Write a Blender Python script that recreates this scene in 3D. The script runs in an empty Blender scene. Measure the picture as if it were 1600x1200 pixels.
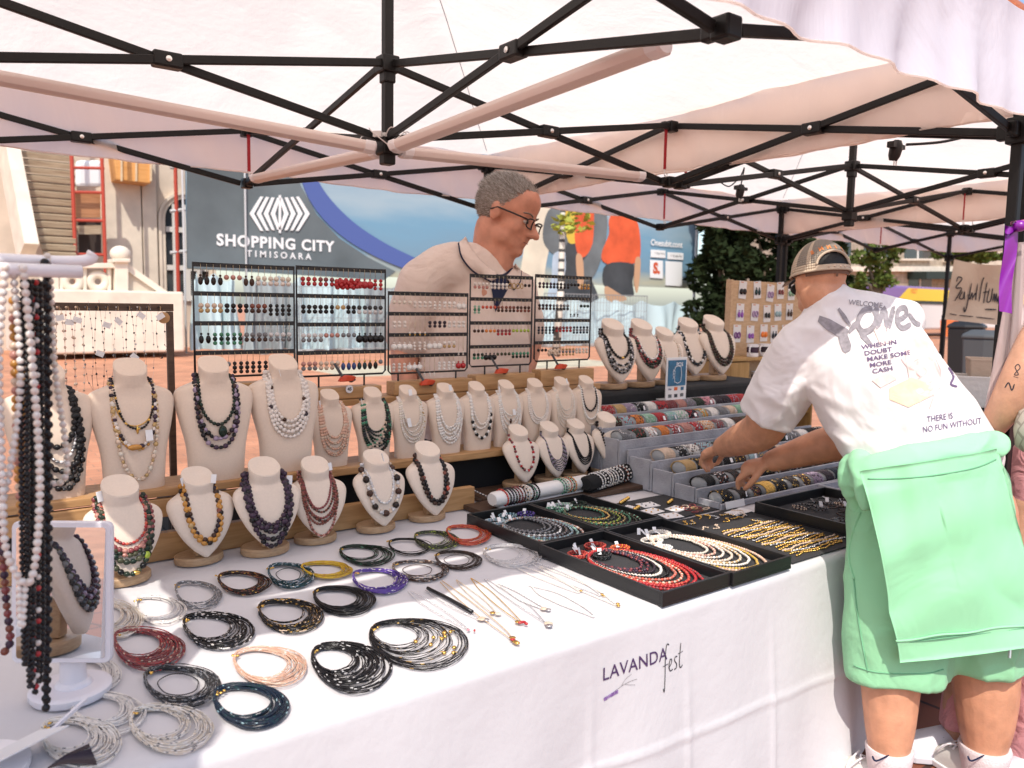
import bpy, math, random
from mathutils import Vector, Matrix
from mathutils.bvhtree import BVHTree
random.seed(7)
SC = bpy.context.scene
COL = SC.collection
PI = math.pi
sin, cos, sqrt = math.sin, math.cos, math.sqrt

# ------------------------------------------------------------------ camera, sky, sun, exposure
F_PX, PITCH, YAW, ROLL, CAM_H = 1243.5, 0.1001, 0.6487, -0.0175, 1.5796
_fw = Vector((sin(YAW), cos(YAW), 0)); _rt = Vector((cos(YAW), -sin(YAW), 0)); _up = Vector((0, 0, 1))
CF = _fw * cos(PITCH) - _up * sin(PITCH)
_U = _up * cos(PITCH) + _fw * sin(PITCH)
CR = _rt * cos(ROLL) - _U * sin(ROLL)
CU = _rt * sin(ROLL) + _U * cos(ROLL)
CAM = Vector((0, 0, CAM_H))
cam_data = bpy.data.cameras.new('camera')
cam = bpy.data.objects.new('camera', cam_data)
COL.objects.link(cam)
cam.matrix_world = Matrix(((CR.x, CU.x, -CF.x, 0), (CR.y, CU.y, -CF.y, 0), (CR.z, CU.z, -CF.z, CAM_H), (0, 0, 0, 1)))
cam_data.sensor_width = 36.0
cam_data.lens = F_PX / 1600 * 36.0
cam_data.clip_start = 0.05
cam_data.clip_end = 600
cam_data.dof.use_dof = True
cam_data.dof.focus_distance = 2.6
cam_data.dof.aperture_fstop = 4.2
SC.camera = cam

SUN_DIR = Vector((0.45, 0.59, -1.0)).normalized()          # the way the light travels
world = bpy.data.worlds.new("World")
SC.world = world
world.use_nodes = True
wn = world.node_tree
bg = wn.nodes['Background']
sky = wn.nodes.new('ShaderNodeTexSky')
sky.sky_type = 'NISHITA'
sky.sun_disc = False
sky.sun_elevation = math.asin(-SUN_DIR.z)
sky.sun_rotation = math.atan2(-SUN_DIR.x, -SUN_DIR.y)
sky.air_density = 1.0
sky.dust_density = 1.5
wn.links.new(sky.outputs[0], bg.inputs[0])
bg.inputs[1].default_value = 0.15
sun_data = bpy.data.lights.new('sun', 'SUN')
sun_data.energy = 2.7
sun_data.angle = math.radians(0.5)
sun_data.color = (1.0, 0.94, 0.84)
sun = bpy.data.objects.new('sun', sun_data)
COL.objects.link(sun)
sun.rotation_euler = SUN_DIR.to_track_quat('-Z', 'Y').to_euler()
sun.location = (-3, -6, 12)
SC.view_settings.view_transform = 'Standard'
SC.view_settings.look = 'None'
SC.view_settings.exposure = 0.64
SC.view_settings.gamma = 1.0
SC.render.engine = 'CYCLES'
SC.cycles.max_bounces = 8
SC.cycles.diffuse_bounces = 4
SC.cycles.transparent_max_bounces = 12
SC.cycles.sample_clamp_indirect = 6.0
SC.cycles.use_denoising = True

# ------------------------------------------------------------------ helpers
def at(px, py, X=None, Y=None, z=None, d=None):
    """The point of the place that the photograph shows at (px, py) of 1600 x 1200, on the plane X, Y or z = const, or at forward depth d."""
    v = CF * F_PX + CR * (px - 800) + CU * (600 - py)
    if z is not None: t = (z - CAM_H) / v.z
    elif Y is not None: t = Y / v.y
    elif X is not None: t = X / v.x
    else: t = d / F_PX
    return CAM + v * t

def V(*a): return Vector(a)
def rz(a): return Matrix.Rotation(a, 3, 'Z')
def lerp(a, b, t): return a + (b - a) * t

class MB:
    def __init__(s): s.v = []; s.f = []; s.m = []
    def add(s, vs, fs, mi=0):
        n = len(s.v)
        s.v.extend([tuple(x) for x in vs])
        for q in fs:
            s.f.append(tuple(i + n for i in q))
        if isinstance(mi, int): s.m.extend([mi] * len(fs))
        else: s.m.extend(mi)
        return s
    def box(s, c, size, R=None, mi=0):
        c = Vector(c); hx, hy, hz = size[0] / 2, size[1] / 2, size[2] / 2
        vs = [Vector((x, y, z)) for x in (-hx, hx) for y in (-hy, hy) for z in (-hz, hz)]
        if R is not None: vs = [R @ v for v in vs]
        return s.add([c + v for v in vs], [(0, 1, 3, 2), (4, 6, 7, 5), (0, 4, 5, 1), (2, 3, 7, 6), (0, 2, 6, 4), (1, 5, 7, 3)], mi)
    def bar(s, a, b, w, h=None, mi=0, up=(0, 0, 1)):
        a = Vector(a); b = Vector(b); h = h or w
        d = (b - a); L = d.length; d.normalize()
        up = Vector(up)
        if abs(d.dot(up)) > .98: up = Vector((1, 0, 0))
        x = d.cross(up).normalized(); y = x.cross(d).normalized()
        R = Matrix((x, d, y)).transposed()
        return s.box((a + b) / 2, (w, L, h), R, mi)
    def tube(s, path, r, n=8, mi=0, closed=False, caps=True, flat=None, up=None):
        """Sweep; r one radius or one per point; mi one slot or one per segment; flat (a, b) scales the section."""
        P = [Vector(p) for p in path]; N = len(P)
        if N < 2: return s
        rr = r if isinstance(r, (list, tuple)) else [r] * N
        vs = []; last = Vector(up) if up else None
        fa, fb = flat or (1, 1)
        for i in range(N):
            if closed: t = P[(i + 1) % N] - P[i - 1]
            else: t = P[min(i + 1, N - 1)] - P[max(i - 1, 0)]
            if t.length < 1e-9: t = Vector((0, 0, 1))
            t.normalize()
            if last is None:
                last = Vector((0, 0, 1)) if abs(t.z) < .9 else Vector((1, 0, 0))
            x = last - t * last.dot(t)
            if x.length < 1e-6: x = t.orthogonal()
            x.normalize(); y = t.cross(x); last = x
            for k in range(n):
                a = 2 * PI * k / n
                vs.append(P[i] + (x * (cos(a) * fa) + y * (sin(a) * fb)) * rr[i])
        fs = []; ms = []
        segs = N if closed else N - 1
        for i in range(segs):
            j = (i + 1) % N
            m_ = mi if isinstance(mi, int) else mi[i % len(mi)]
            for k in range(n):
                k2 = (k + 1) % n
                fs.append((i * n + k, i * n + k2, j * n + k2, j * n + k)); ms.append(m_)
        if caps and not closed:
            fs.append(tuple(range(n - 1, -1, -1))); ms.append(ms[0])
            fs.append(tuple((N - 1) * n + k for k in range(n))); ms.append(ms[-2])
        return s.add(vs, fs, ms)
    def loft(s, rings, mi=0, closed=True, caps=True):
        n = len(rings[0]); vs = [p for r_ in rings for p in r_]; fs = []
        for i in range(len(rings) - 1):
            for k in range(n if closed else n - 1):
                k2 = (k + 1) % n
                fs.append((i * n + k, i * n + k2, (i + 1) * n + k2, (i + 1) * n + k))
        if caps:
            fs.append(tuple(range(n - 1, -1, -1))); fs.append(tuple((len(rings) - 1) * n + k for k in range(n)))
        return s.add(vs, fs, mi)
    def lathe(s, prof, n=20, c=(0, 0, 0), R=None, mi=0, sx=1, sy=1):
        c = Vector(c); rings = []
        for (r, z) in prof:
            ring = [Vector((r * cos(2 * PI * k / n) * sx, r * sin(2 * PI * k / n) * sy, z)) for k in range(n)]
            rings.append([c + (R @ p if R is not None else p) for p in ring])
        return s.loft(rings, mi)
    def ell(s, c, r, nu=12, nv=8, R=None, mi=0):
        if not hasattr(r, '__len__'): r = (r, r, r)
        prof = []
        c = Vector(c); vs = [Vector((0, 0, -r[2]))]
        for j in range(1, nv):
            a = -PI / 2 + PI * j / nv
            for k in range(nu):
                b = 2 * PI * k / nu
                vs.append(Vector((r[0] * cos(a) * cos(b), r[1] * cos(a) * sin(b), r[2] * sin(a))))
        vs.append(Vector((0, 0, r[2])))
        if R is not None: vs = [R @ v for v in vs]
        fs = [(0, 1 + (k + 1) % nu, 1 + k) for k in range(nu)]
        for j in range(nv - 2):
            for k in range(nu):
                a0 = 1 + j * nu; k2 = (k + 1) % nu
                fs.append((a0 + k, a0 + k2, a0 + nu + k2, a0 + nu + k))
        a0 = 1 + (nv - 2) * nu; top = len(vs) - 1
        fs += [(a0 + k, a0 + (k + 1) % nu, top) for k in range(nu)]
        return s.add([c + v for v in vs], fs, mi)
    def plate(s, pts, nrm, th, mi=0):
        """Closed slab: the outline pts (3-D, in one plane) pushed out by th along nrm."""
        nrm = Vector(nrm); n = len(pts); P = [Vector(p) for p in pts]
        vs = P + [p + nrm * th for p in P]
        fs = [tuple(range(n - 1, -1, -1)), tuple(range(n, 2 * n))]
        fs += [(k, (k + 1) % n, n + (k + 1) % n, n + k) for k in range(n)]
        return s.add(vs, fs, mi)
    def grid(s, fn, nu, nv, mi=0):
        vs = [fn(i / nu, j / nv) for j in range(nv + 1) for i in range(nu + 1)]
        fs = [(j * (nu + 1) + i, j * (nu + 1) + i + 1, (j + 1) * (nu + 1) + i + 1, (j + 1) * (nu + 1) + i) for j in range(nv) for i in range(nu)]
        return s.add(vs, fs, mi)
    def mesh(s, name, mats, smooth=False):
        me = bpy.data.meshes.new(name)
        me.from_pydata(s.v, [], s.f)
        for m in (mats if isinstance(mats, (list, tuple)) else [mats]): me.materials.append(m)
        if me.materials and len(me.materials) > 1: me.polygons.foreach_set('material_index', s.m)
        if smooth: me.polygons.foreach_set('use_smooth', [True] * len(me.polygons))
        me.update()
        return me
    def build(s, name, mats, parent=None, smooth=False, bevel=0, segs=2, angle=None):
        o = bpy.data.objects.new(name, s.mesh(name, mats, smooth))
        COL.objects.link(o)
        if parent is not None: o.parent = parent
        if bevel:
            b = o.modifiers.new('edge', 'BEVEL'); b.width = bevel; b.segments = segs; b.limit_method = 'ANGLE'; b.angle_limit = math.radians(40)
        if angle: smooth_angle(o, angle)
        return o

def smooth_angle(o, deg):
    me = o.data
    me.polygons.foreach_set('use_smooth', [True] * len(me.polygons))
    try: me.set_sharp_from_angle(angle=math.radians(deg))
    except Exception: pass

def tag(o, label=None, cat=None, group=None, kind=None):
    if label: o['label'] = label
    if cat: o['category'] = cat
    if group: o['group'] = group
    if kind: o['kind'] = kind
    return o
def thing(name, label, cat, loc=(0, 0, 0), rot=0, group=None):
    o = bpy.data.objects.new(name, None); COL.objects.link(o)
    o.location = loc; o.rotation_euler = (0, 0, rot); o.empty_display_size = .05
    return tag(o, label, cat, group)
def copy_tree(o, label=None, parent=None):
    c = o.copy(); COL.objects.link(c)
    if parent is not None: c.parent = parent
    for ch in list(o.children): copy_tree(ch, None, c)
    if label: c['label'] = label
    return c
def structure(o): o['kind'] = 'structure'; return o

# ------------------------------------------------------------------ materials
MATS = {}
def mat(name, col, rough=.6, metal=0, bump=0, bscale=60, var=0, vscale=4, spec=.4, trans=0, clear=0, stretch=None, sheen=0, alpha=1):
    if name in MATS: return MATS[name]
    m = bpy.data.materials.new(name); m.use_nodes = True
    nt = m.node_tree; b = nt.nodes['Principled BSDF']
    b.inputs['Base Color'].default_value = (*col, 1); b.inputs['Roughness'].default_value = rough
    b.inputs['Metallic'].default_value = metal; b.inputs['Specular IOR Level'].default_value = spec
    if clear: b.inputs['Coat Weight'].default_value = clear
    if trans: b.inputs['Transmission Weight'].default_value = trans
    if sheen: b.inputs['Sheen Weight'].default_value = sheen
    if alpha < 1: b.inputs['Alpha'].default_value = alpha
    co = nt.nodes.new('ShaderNodeTexCoord')
    src = co.outputs['Object']
    if stretch:
        mp = nt.nodes.new('ShaderNodeMapping'); mp.inputs['Scale'].default_value = stretch
        nt.links.new(src, mp.inputs[0]); src = mp.outputs[0]
    if var:
        n = nt.nodes.new('ShaderNodeTexNoise'); n.inputs['Scale'].default_value = vscale; n.inputs['Detail'].default_value = 5
        nt.links.new(src, n.inputs['Vector'])
        r = nt.nodes.new('ShaderNodeMapRange'); r.inputs['From Min'].default_value = .3; r.inputs['From Max'].default_value = .7
        r.inputs['To Min'].default_value = 1 - var; r.inputs['To Max'].default_value = 1 + var
        nt.links.new(n.outputs['Fac'], r.inputs[0])
        x = nt.nodes.new('ShaderNodeMix'); x.data_type = 'RGBA'; x.blend_type = 'MULTIPLY'; x.inputs['Factor'].default_value = 1
        x.inputs['A'].default_value = (*col, 1)
        nt.links.new(r.outputs[0], x.inputs['B']); nt.links.new(x.outputs['Result'], b.inputs['Base Color'])
    if bump:
        n = nt.nodes.new('ShaderNodeTexNoise'); n.inputs['Scale'].default_value = bscale; n.inputs['Detail'].default_value = 4
        nt.links.new(src, n.inputs['Vector'])
        bp = nt.nodes.new('ShaderNodeBump'); bp.inputs['Strength'].default_value = bump; bp.inputs['Distance'].default_value = .01
        nt.links.new(n.outputs['Fac'], bp.inputs['Height']); nt.links.new(bp.outputs[0], b.inputs['Normal'])
    MATS[name] = m
    return m

def cloth_mat(name, col, transl=.3, wr=.35, scale=3.0, stretch=(1, 1, 1), tcol=None, fine=0.0):
    """Fabric that lets some light through, with wrinkles."""
    if name in MATS: return MATS[name]
    m = bpy.data.materials.new(name); m.use_nodes = True
    nt = m.node_tree; nt.nodes.remove(nt.nodes['Principled BSDF'])
    out = nt.nodes['Material Output']
    d = nt.nodes.new('ShaderNodeBsdfDiffuse'); d.inputs['Color'].default_value = (*col, 1)
    t = nt.nodes.new('ShaderNodeBsdfTranslucent'); t.inputs['Color'].default_value = (*(tcol or col), 1)
    mx = nt.nodes.new('ShaderNodeMixShader'); mx.inputs[0].default_value = transl
    nt.links.new(d.outputs[0], mx.inputs[1]); nt.links.new(t.outputs[0], mx.inputs[2]); nt.links.new(mx.outputs[0], out.inputs[0])
    co = nt.nodes.new('ShaderNodeTexCoord'); mp = nt.nodes.new('ShaderNodeMapping'); mp.inputs['Scale'].default_value = stretch
    nt.links.new(co.outputs['Object'], mp.inputs[0])
    n = nt.nodes.new('ShaderNodeTexNoise'); n.inputs['Scale'].default_value = scale; n.inputs['Detail'].default_value = 6; n.inputs['Distortion'].default_value = 1.2
    nt.links.new(mp.outputs[0], n.inputs['Vector'])
    h = n.outputs['Fac']
    if fine:
        n2 = nt.nodes.new('ShaderNodeTexNoise'); n2.inputs['Scale'].default_value = scale * 9; n2.inputs['Detail'].default_value = 3
        nt.links.new(mp.outputs[0], n2.inputs['Vector'])
        ad = nt.nodes.new('ShaderNodeMath'); ad.operation = 'MULTIPLY_ADD'; ad.inputs[1].default_value = fine
        nt.links.new(n2.outputs['Fac'], ad.inputs[0]); nt.links.new(h, ad.inputs[2]); h = ad.outputs[0]
    bp = nt.nodes.new('ShaderNodeBump'); bp.inputs['Strength'].default_value = wr; bp.inputs['Distance'].default_value = .05
    nt.links.new(h, bp.inputs['Height'])
    nt.links.new(bp.outputs[0], d.inputs['Normal']); nt.links.new(bp.outputs[0], t.inputs['Normal'])
    MATS[name] = m
    return m

def wood_mat(name, c1, c2, scale=6, stretch=(1, 12, 12), rough=.55):
    if name in MATS: return MATS[name]
    m = bpy.data.materials.new(name); m.use_nodes = True
    nt = m.node_tree; b = nt.nodes['Principled BSDF']; b.inputs['Roughness'].default_value = rough
    co = nt.nodes.new('ShaderNodeTexCoord'); mp = nt.nodes.new('ShaderNodeMapping'); mp.inputs['Scale'].default_value = stretch
    nt.links.new(co.outputs['Object'], mp.inputs[0])
    n = nt.nodes.new('ShaderNodeTexNoise'); n.inputs['Scale'].default_value = scale; n.inputs['Detail'].default_value = 8; n.inputs['Distortion'].default_value = .6
    nt.links.new(mp.outputs[0], n.inputs['Vector'])
    r = nt.nodes.new('ShaderNodeValToRGB'); r.color_ramp.elements[0].position = .32; r.color_ramp.elements[1].position = .68
    r.color_ramp.elements[0].color = (*c1, 1); r.color_ramp.elements[1].color = (*c2, 1)
    nt.links.new(n.outputs['Fac'], r.inputs[0]); nt.links.new(r.outputs[0], b.inputs['Base Color'])
    bp = nt.nodes.new('ShaderNodeBump'); bp.inputs['Strength'].default_value = .15; bp.inputs['Distance'].default_value = .004
    nt.links.new(n.outputs['Fac'], bp.inputs['Height']); nt.links.new(bp.outputs[0], b.inputs['Normal'])
    MATS[name] = m
    return m

def brick_mat(name, c1, c2, mortar, scale=1.0, bw=.5, rh=.25, ms=.02, rough=.8, rot=0, offset=.5):
    if name in MATS: return MATS[name]
    m = bpy.data.materials.new(name); m.use_nodes = True
    nt = m.node_tree; b = nt.nodes['Principled BSDF']; b.inputs['Roughness'].default_value = rough
    co = nt.nodes.new('ShaderNodeTexCoord'); mp = nt.nodes.new('ShaderNodeMapping'); mp.inputs['Rotation'].default_value = (0, 0, rot) if not hasattr(rot, '__len__') else rot
    nt.links.new(co.outputs['Object'], mp.inputs[0])
    k = nt.nodes.new('ShaderNodeTexBrick'); k.inputs['Scale'].default_value = scale
    k.inputs['Color1'].default_value = (*c1, 1); k.inputs['Color2'].default_value = (*c2, 1); k.inputs['Mortar'].default_value = (*mortar, 1)
    k.inputs['Mortar Size'].default_value = ms; k.inputs['Brick Width'].default_value = bw; k.inputs['Row Height'].default_value = rh; k.offset = offset
    nt.links.new(mp.outputs[0], k.inputs['Vector'])
    n = nt.nodes.new('ShaderNodeTexNoise'); n.inputs['Scale'].default_value = 1.7; n.inputs['Detail'].default_value = 6
    nt.links.new(co.outputs['Object'], n.inputs['Vector'])
    r = nt.nodes.new('ShaderNodeMapRange'); r.inputs['From Min'].default_value = .3; r.inputs['From Max'].default_value = .7; r.inputs['To Min'].default_value = .75; r.inputs['To Max'].default_value = 1.2
    nt.links.new(n.outputs['Fac'], r.inputs[0])
    x = nt.nodes.new('ShaderNodeMix'); x.data_type = 'RGBA'; x.blend_type = 'MULTIPLY'; x.inputs['Factor'].default_value = 1
    nt.links.new(k.outputs['Color'], x.inputs['A']); nt.links.new(r.outputs[0], x.inputs['B']); nt.links.new(x.outputs['Result'], b.inputs['Base Color'])
    MATS[name] = m
    return m

from mathutils import noise as _ns
def wrinkle(me, amp, scale=(6, 6, 6), seed=0.0, ridge=True, rot=None, sharp=2.0):
    """Push a cloth surface in and out along its normals: soft ridged folds."""
    sc = Vector(scale); off = Vector((seed, seed * 1.7, seed * .3)); out = []
    for v in me.vertices:
        q = (rot @ v.co) if rot is not None else v.co
        n = _ns.noise(Vector((q.x * sc.x, q.y * sc.y, q.z * sc.z)) + off)
        n2 = _ns.noise(Vector((q.x * sc.x * 2.3, q.y * sc.y * 2.3, q.z * sc.z * 2.3)) + off * 2)
        h = ((1 - abs(n)) ** sharp * 2 - 1.2 if ridge else n) + .4 * n2
        out.append(v.co + v.normal * (amp * h))
    for v, p in zip(me.vertices, out): v.co = p
    me.update()

def evaluated_mesh(o):
    dg = bpy.context.evaluated_depsgraph_get(); dg.update()
    return bpy.data.meshes.new_from_object(o.evaluated_get(dg))

def text_shapes(body, size=1.0, bold=0.0, shear=0.0, align='CENTER', spacing=1.0, res=3):
    """(verts 2-D, faces) of a line of writing, flat."""
    cu = bpy.data.curves.new('writing', 'FONT'); cu.body = body; cu.size = size; cu.offset = bold; cu.shear = shear
    cu.align_x = align; cu.align_y = 'CENTER'; cu.space_character = spacing; cu.resolution_u = res
    cu.fill_mode = 'BOTH'
    o = bpy.data.objects.new('writing', cu); COL.objects.link(o)
    me = evaluated_mesh(o)
    vs = [(v.co.x, v.co.y) for v in me.vertices]; fs = [tuple(p.vertices) for p in me.polygons]
    bpy.data.objects.remove(o); bpy.data.curves.remove(cu); bpy.data.meshes.remove(me)
    return vs, fs

def stroke_shapes(lines, w=.01):
    """Hand-drawn strokes: polylines of 2-D points turned into ribbons of width w (or per-line (pts, w))."""
    vs, fs = [], []
    for L in lines:
        ww = w
        if isinstance(L[1], (int, float)):
            L, ww = L
        n0 = len(vs); n = len(L)
        for i, p in enumerate(L):
            a = L[max(i - 1, 0)]; b = L[min(i + 1, n - 1)]
            dx, dy = b[0] - a[0], b[1] - a[1]; l = math.hypot(dx, dy) or 1
            taper = .55 if i in (0, n - 1) else 1
            nx, ny = -dy / l * ww / 2 * taper, dx / l * ww / 2 * taper
            vs.append((p[0] + nx, p[1] + ny)); vs.append((p[0] - nx, p[1] - ny))
        for i in range(n - 1):
            k = n0 + 2 * i
            fs.append((k, k + 1, k + 3, k + 2))
    return vs, fs

def smooth_line(pts, n=6, closed=False):
    """Catmull-Rom through pts (tuples of any length)."""
    out = []; N = len(pts)
    rng = range(N) if closed else range(N - 1)
    for i in rng:
        p0 = pts[(i - 1) % N] if closed else pts[max(i - 1, 0)]
        p1 = pts[i]; p2 = pts[(i + 1) % N]
        p3 = pts[(i + 2) % N] if closed else pts[min(i + 2, N - 1)]
        for k in range(n):
            t = k / n
            out.append(tuple(.5 * ((2 * b) + (-a + c) * t + (2 * a - 5 * b + 4 * c - d) * t * t + (-a + 3 * b - 3 * c + d) * t ** 3) for a, b, c, d in zip(p0, p1, p2, p3)))
    if not closed: out.append(tuple(pts[-1]))
    return out
# ------------------------------------------------------------------ the setting: ground
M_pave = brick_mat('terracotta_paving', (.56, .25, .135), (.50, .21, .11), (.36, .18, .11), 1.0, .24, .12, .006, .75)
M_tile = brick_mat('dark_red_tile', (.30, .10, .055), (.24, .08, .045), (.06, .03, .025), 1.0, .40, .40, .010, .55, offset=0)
M_pale = brick_mat('pale_stone_paving', (.54, .47, .33), (.48, .42, .30), (.36, .31, .24), 1.0, .6, .3, .01, .8)
g = MB().box((30, 40, -.25), (400, 400, .5)).build('ground', M_pave); structure(g)
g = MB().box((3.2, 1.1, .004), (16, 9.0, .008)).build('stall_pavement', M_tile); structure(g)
a, b = at(452, 572, z=0), at(1020, 572, z=0)
g = MB().box(((a.x + b.x) / 2, 16.4, .002), (b.x - a.x, 2.4, .012)).build('pale_pavement', M_pale); structure(g)

# ------------------------------------------------------------------ tents
M_black = mat('black_powder_coated_steel', (.007, .0062, .006), .5, 0, .06, 300, spec=.28)
M_joint = mat('black_plastic_joint', (.006, .0055, .0055), .45, spec=.3)
M_bolt = mat('zinc_bolt', (.7, .68, .66), .3, 1)
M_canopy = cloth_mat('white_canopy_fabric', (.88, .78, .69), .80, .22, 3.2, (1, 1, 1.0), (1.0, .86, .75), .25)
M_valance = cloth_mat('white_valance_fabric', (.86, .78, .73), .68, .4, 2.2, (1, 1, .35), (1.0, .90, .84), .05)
M_flap = cloth_mat('sun_toned_valance', (.60, .57, .63), .12, .9, 1.6, (1, 1, .5), (.8, .76, .78), .05)  # valance cloth again, sunlit white and lavender fold shade put into its colour
M_red = mat('red_webbing', (.33, .012, .02), .7)
M_seam = mat('grey_seam_thread', (.42, .40, .40), .8)
HX, HY, ZT, ZB, HS, DT = 1.411, 2.632, 2.424, 2.168, 1.5, 3.078
ZE, ZV, ZP = 2.50, 2.222, 3.22

def canopy_point(u, v):
    """Pyramid roof over the square (-1..1)^2 with a slack sag between the ribs."""
    r = max(abs(u), abs(v))
    along = min(abs(u), abs(v)) / r if r > 1e-6 else 0
    z = ZP + (ZE - ZP) * r
    z -= .075 * sin(PI * r) * (1 - along) ** 1.0 * .9
    z -= .02 * (1 - abs(along)) * r ** 4
    return Vector((u * (HS + .02), v * (HS + .02), z))

def make_tent(label, front='plain'):
    t = thing('pop_up_tent', label, 'tent', (0, 0, 0), 0, 'white pop-up tents in a row')
    c4 = [(-1, -1), (1, -1), (1, 1), (-1, 1)]
    for cx, cy in c4:
        m = MB(); x, y = cx * HS, cy * HS
        m.box((x, y, .78), (.042, .042, 1.52)); m.box((x, y, 1.98), (.034, .034, .96))
        l = m.build('leg', M_black, t, bevel=.004)
        MB().box((x, y, .012), (.12, .12, .016)).box((x, y, .04), (.06, .06, .04)).build('foot_plate', M_joint, l)
        MB().box((x, y, ZB), (.062, .062, .085)).box((x - cx * .04, y, ZB), (.05, .03, .05)).box((x, y - cy * .04, ZB), (.03, .05, .05)).build('slider', M_joint, t, bevel=.005)
        MB().box((x, y, ZT + .01), (.062, .062, .09)).box((x - cx * .04, y, ZT), (.05, .03, .05)).box((x, y - cy * .04, ZT), (.03, .05, .05)).build('corner_bracket', M_joint, t, bevel=.005)
    def cross(p0, p1, off):
        """One scissor pair between two uprights: a bar each way, a joint block where they meet."""
        p0, p1 = Vector(p0), Vector(p1)
        d = (p1 - p0).normalized(); s = Vector((-d.y, d.x, 0)) * .011
        for (za, zb, sg) in ((ZT, ZB, 1), (ZB, ZT, -1)):
            a = Vector((p0.x, p0.y, za)) + s * sg + d * .03; b = Vector((p1.x, p1.y, zb)) + s * sg - d * .03
            MB().bar(a, b, .016, .027).build('truss_bar', M_black, t, bevel=.003)
        c = (p0 + p1) / 2; c.z = (ZT + ZB) / 2
        R = Matrix((d, Vector((-d.y, d.x, 0)), Vector((0, 0, 1)))).transposed()
        k = MB().box(c, (.085, .047, .046), R).build('pivot', M_joint, t, bevel=.006)
        for sg in (-1, 1):
            MB().lathe([(.0001, 0), (.009, 0), (.009, .004), (.0001, .006)], 10, c + s.normalized() * .0235 * sg, Matrix.Rotation(-PI / 2 * sg, 3, d)).build('bolt', M_bolt, k)
    mids = [(0, -1), (1, 0), (0, 1), (-1, 0)]
    for i in range(4):
        a, b = c4[i], c4[(i + 1) % 4]; mx, my = mids[i]
        cross((a[0] * HS, a[1] * HS, 0), (mx * HS, my * HS, 0), 0)
        cross((mx * HS, my * HS, 0), (b[0] * HS, b[1] * HS, 0), 0)
        cross((mx * HS, my * HS, 0), (0, 0, 0), 0)
        for z in (ZT, ZB):
            x, y = mx * HS, my * HS
            MB().box((x, y, z), (.05, .05, .05)).box((x * .98, y * .98, z), (.03 + .03 * abs(mx), .03 + .03 * abs(my), .035)).build('mid_joint', M_joint, t, bevel=.006)
    MB().box((0, 0, 2.60), (.034, .034, 1.02)).box((0, 0, 3.14), (.06, .06, .06)).build('centre_pole', M_black, t, bevel=.004)
    for z in (ZT, ZB - .03):
        MB().box((0, 0, z), (.066, .066, .06)).box((0, 0, z - .04), (.046, .046, .05)).build('hub', M_joint, t, bevel=.006)
    # roof cloth and its skirt
    rnd = random.Random(5)
    def roof(u, v):
        a, b = u * 2 - 1, v * 2 - 1
        p = canopy_point(a, b)
        r = max(abs(a), abs(b))
        p.z += .006 * sin(9 * a + 5 * b) * (1 - r) + .004 * sin(23 * a - 17 * b + 2 * sin(7 * b))
        return p
    MB().grid(roof, 56, 56).build('canopy', M_canopy, t, smooth=True)
    for cx, cy in c4:
        path = []
        for k in range(30):
            w = .03 + .94 * k / 29
            q = roof((cx * w + 1) / 2, (cy * w + 1) / 2); q.z -= .006 + .003 * sin(k * .9); path.append(q)
        MB().tube(path, .0022, 5).build('seam', M_seam, t)
    def skirt(sd):
        def fn(u, v):
            s_ = (u * 2 - 1)
            zb = ZV + .0
            bow = 0
            if front == 'raised' and sd == 0: zb = 2.172 + .006 * (1 - s_ * s_) ; bow = .022
            z = ZE + (zb - ZE) * v
            ripple = (.011 * sin(s_ * 21 + v * 2) + .008 * sin(s_ * 47 + 1.3 + 3 * v)) * (.25 + v)
            o = HS + .022 + ripple + bow * v + .012 * sin(s_ * 5 + v * 4)
            z += .001 * sin(s_ * 33) * v + .005 * sin(s_ * 6.2 + sd) * v
            if front == 'raised' and sd == 0: o += .034
            x, y = [(s_ * (HS + .02), -o), (o, s_ * (HS + .02)), (-s_ * (HS + .02), o), (-o, -s_ * (HS + .02))][sd]
            return Vector((x, y, z))
        return fn
    for sd in range(4):
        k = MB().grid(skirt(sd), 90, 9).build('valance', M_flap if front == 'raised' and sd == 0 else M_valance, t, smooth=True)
        fn = skirt(sd)
        MB().tube([fn(i / 90, 1.0) for i in range(91)], .0035, 5).build('hem', M_valance, k)
    # red hold-back straps with hooks at the mid joints
    for mx, my in mids[1:]:
        x, y = mx * (HS - .035), my * (HS - .035)
        k = MB().box((x, y, ZT - .105), (.016, .004, .19)).build('strap', M_red, t)
        MB().tube([(x, y, ZT - .20), (x, y, ZT - .225), (x + .012, y, ZT - .238), (x + .018, y, ZT - .225), (x + .016, y, ZT - .215)], .003, 6).build('hook', M_bolt, k)
    return t

tent = make_tent('white pop-up tent on black trusses standing over the necklace table', 'raised')
tent.location = (HX, HY, 0)
t2 = make_tent('white pop-up tent behind the stooping shopper, over the earring card board')
t2.location = (HX + DT, HY, 0)
t3 = copy_tree(t2, 'farthest white pop-up tent, its back post beside the beige calligraphy banner')
t3.location = (HX + 2 * DT, HY, 0)
t0 = copy_tree(t2, 'unseen white tent added to shade the mirror end of the table')
t0.location = (HX - DT - .19, HY - .62, 0)  # added tent, out of view, set forward so its edge shades the table

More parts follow.
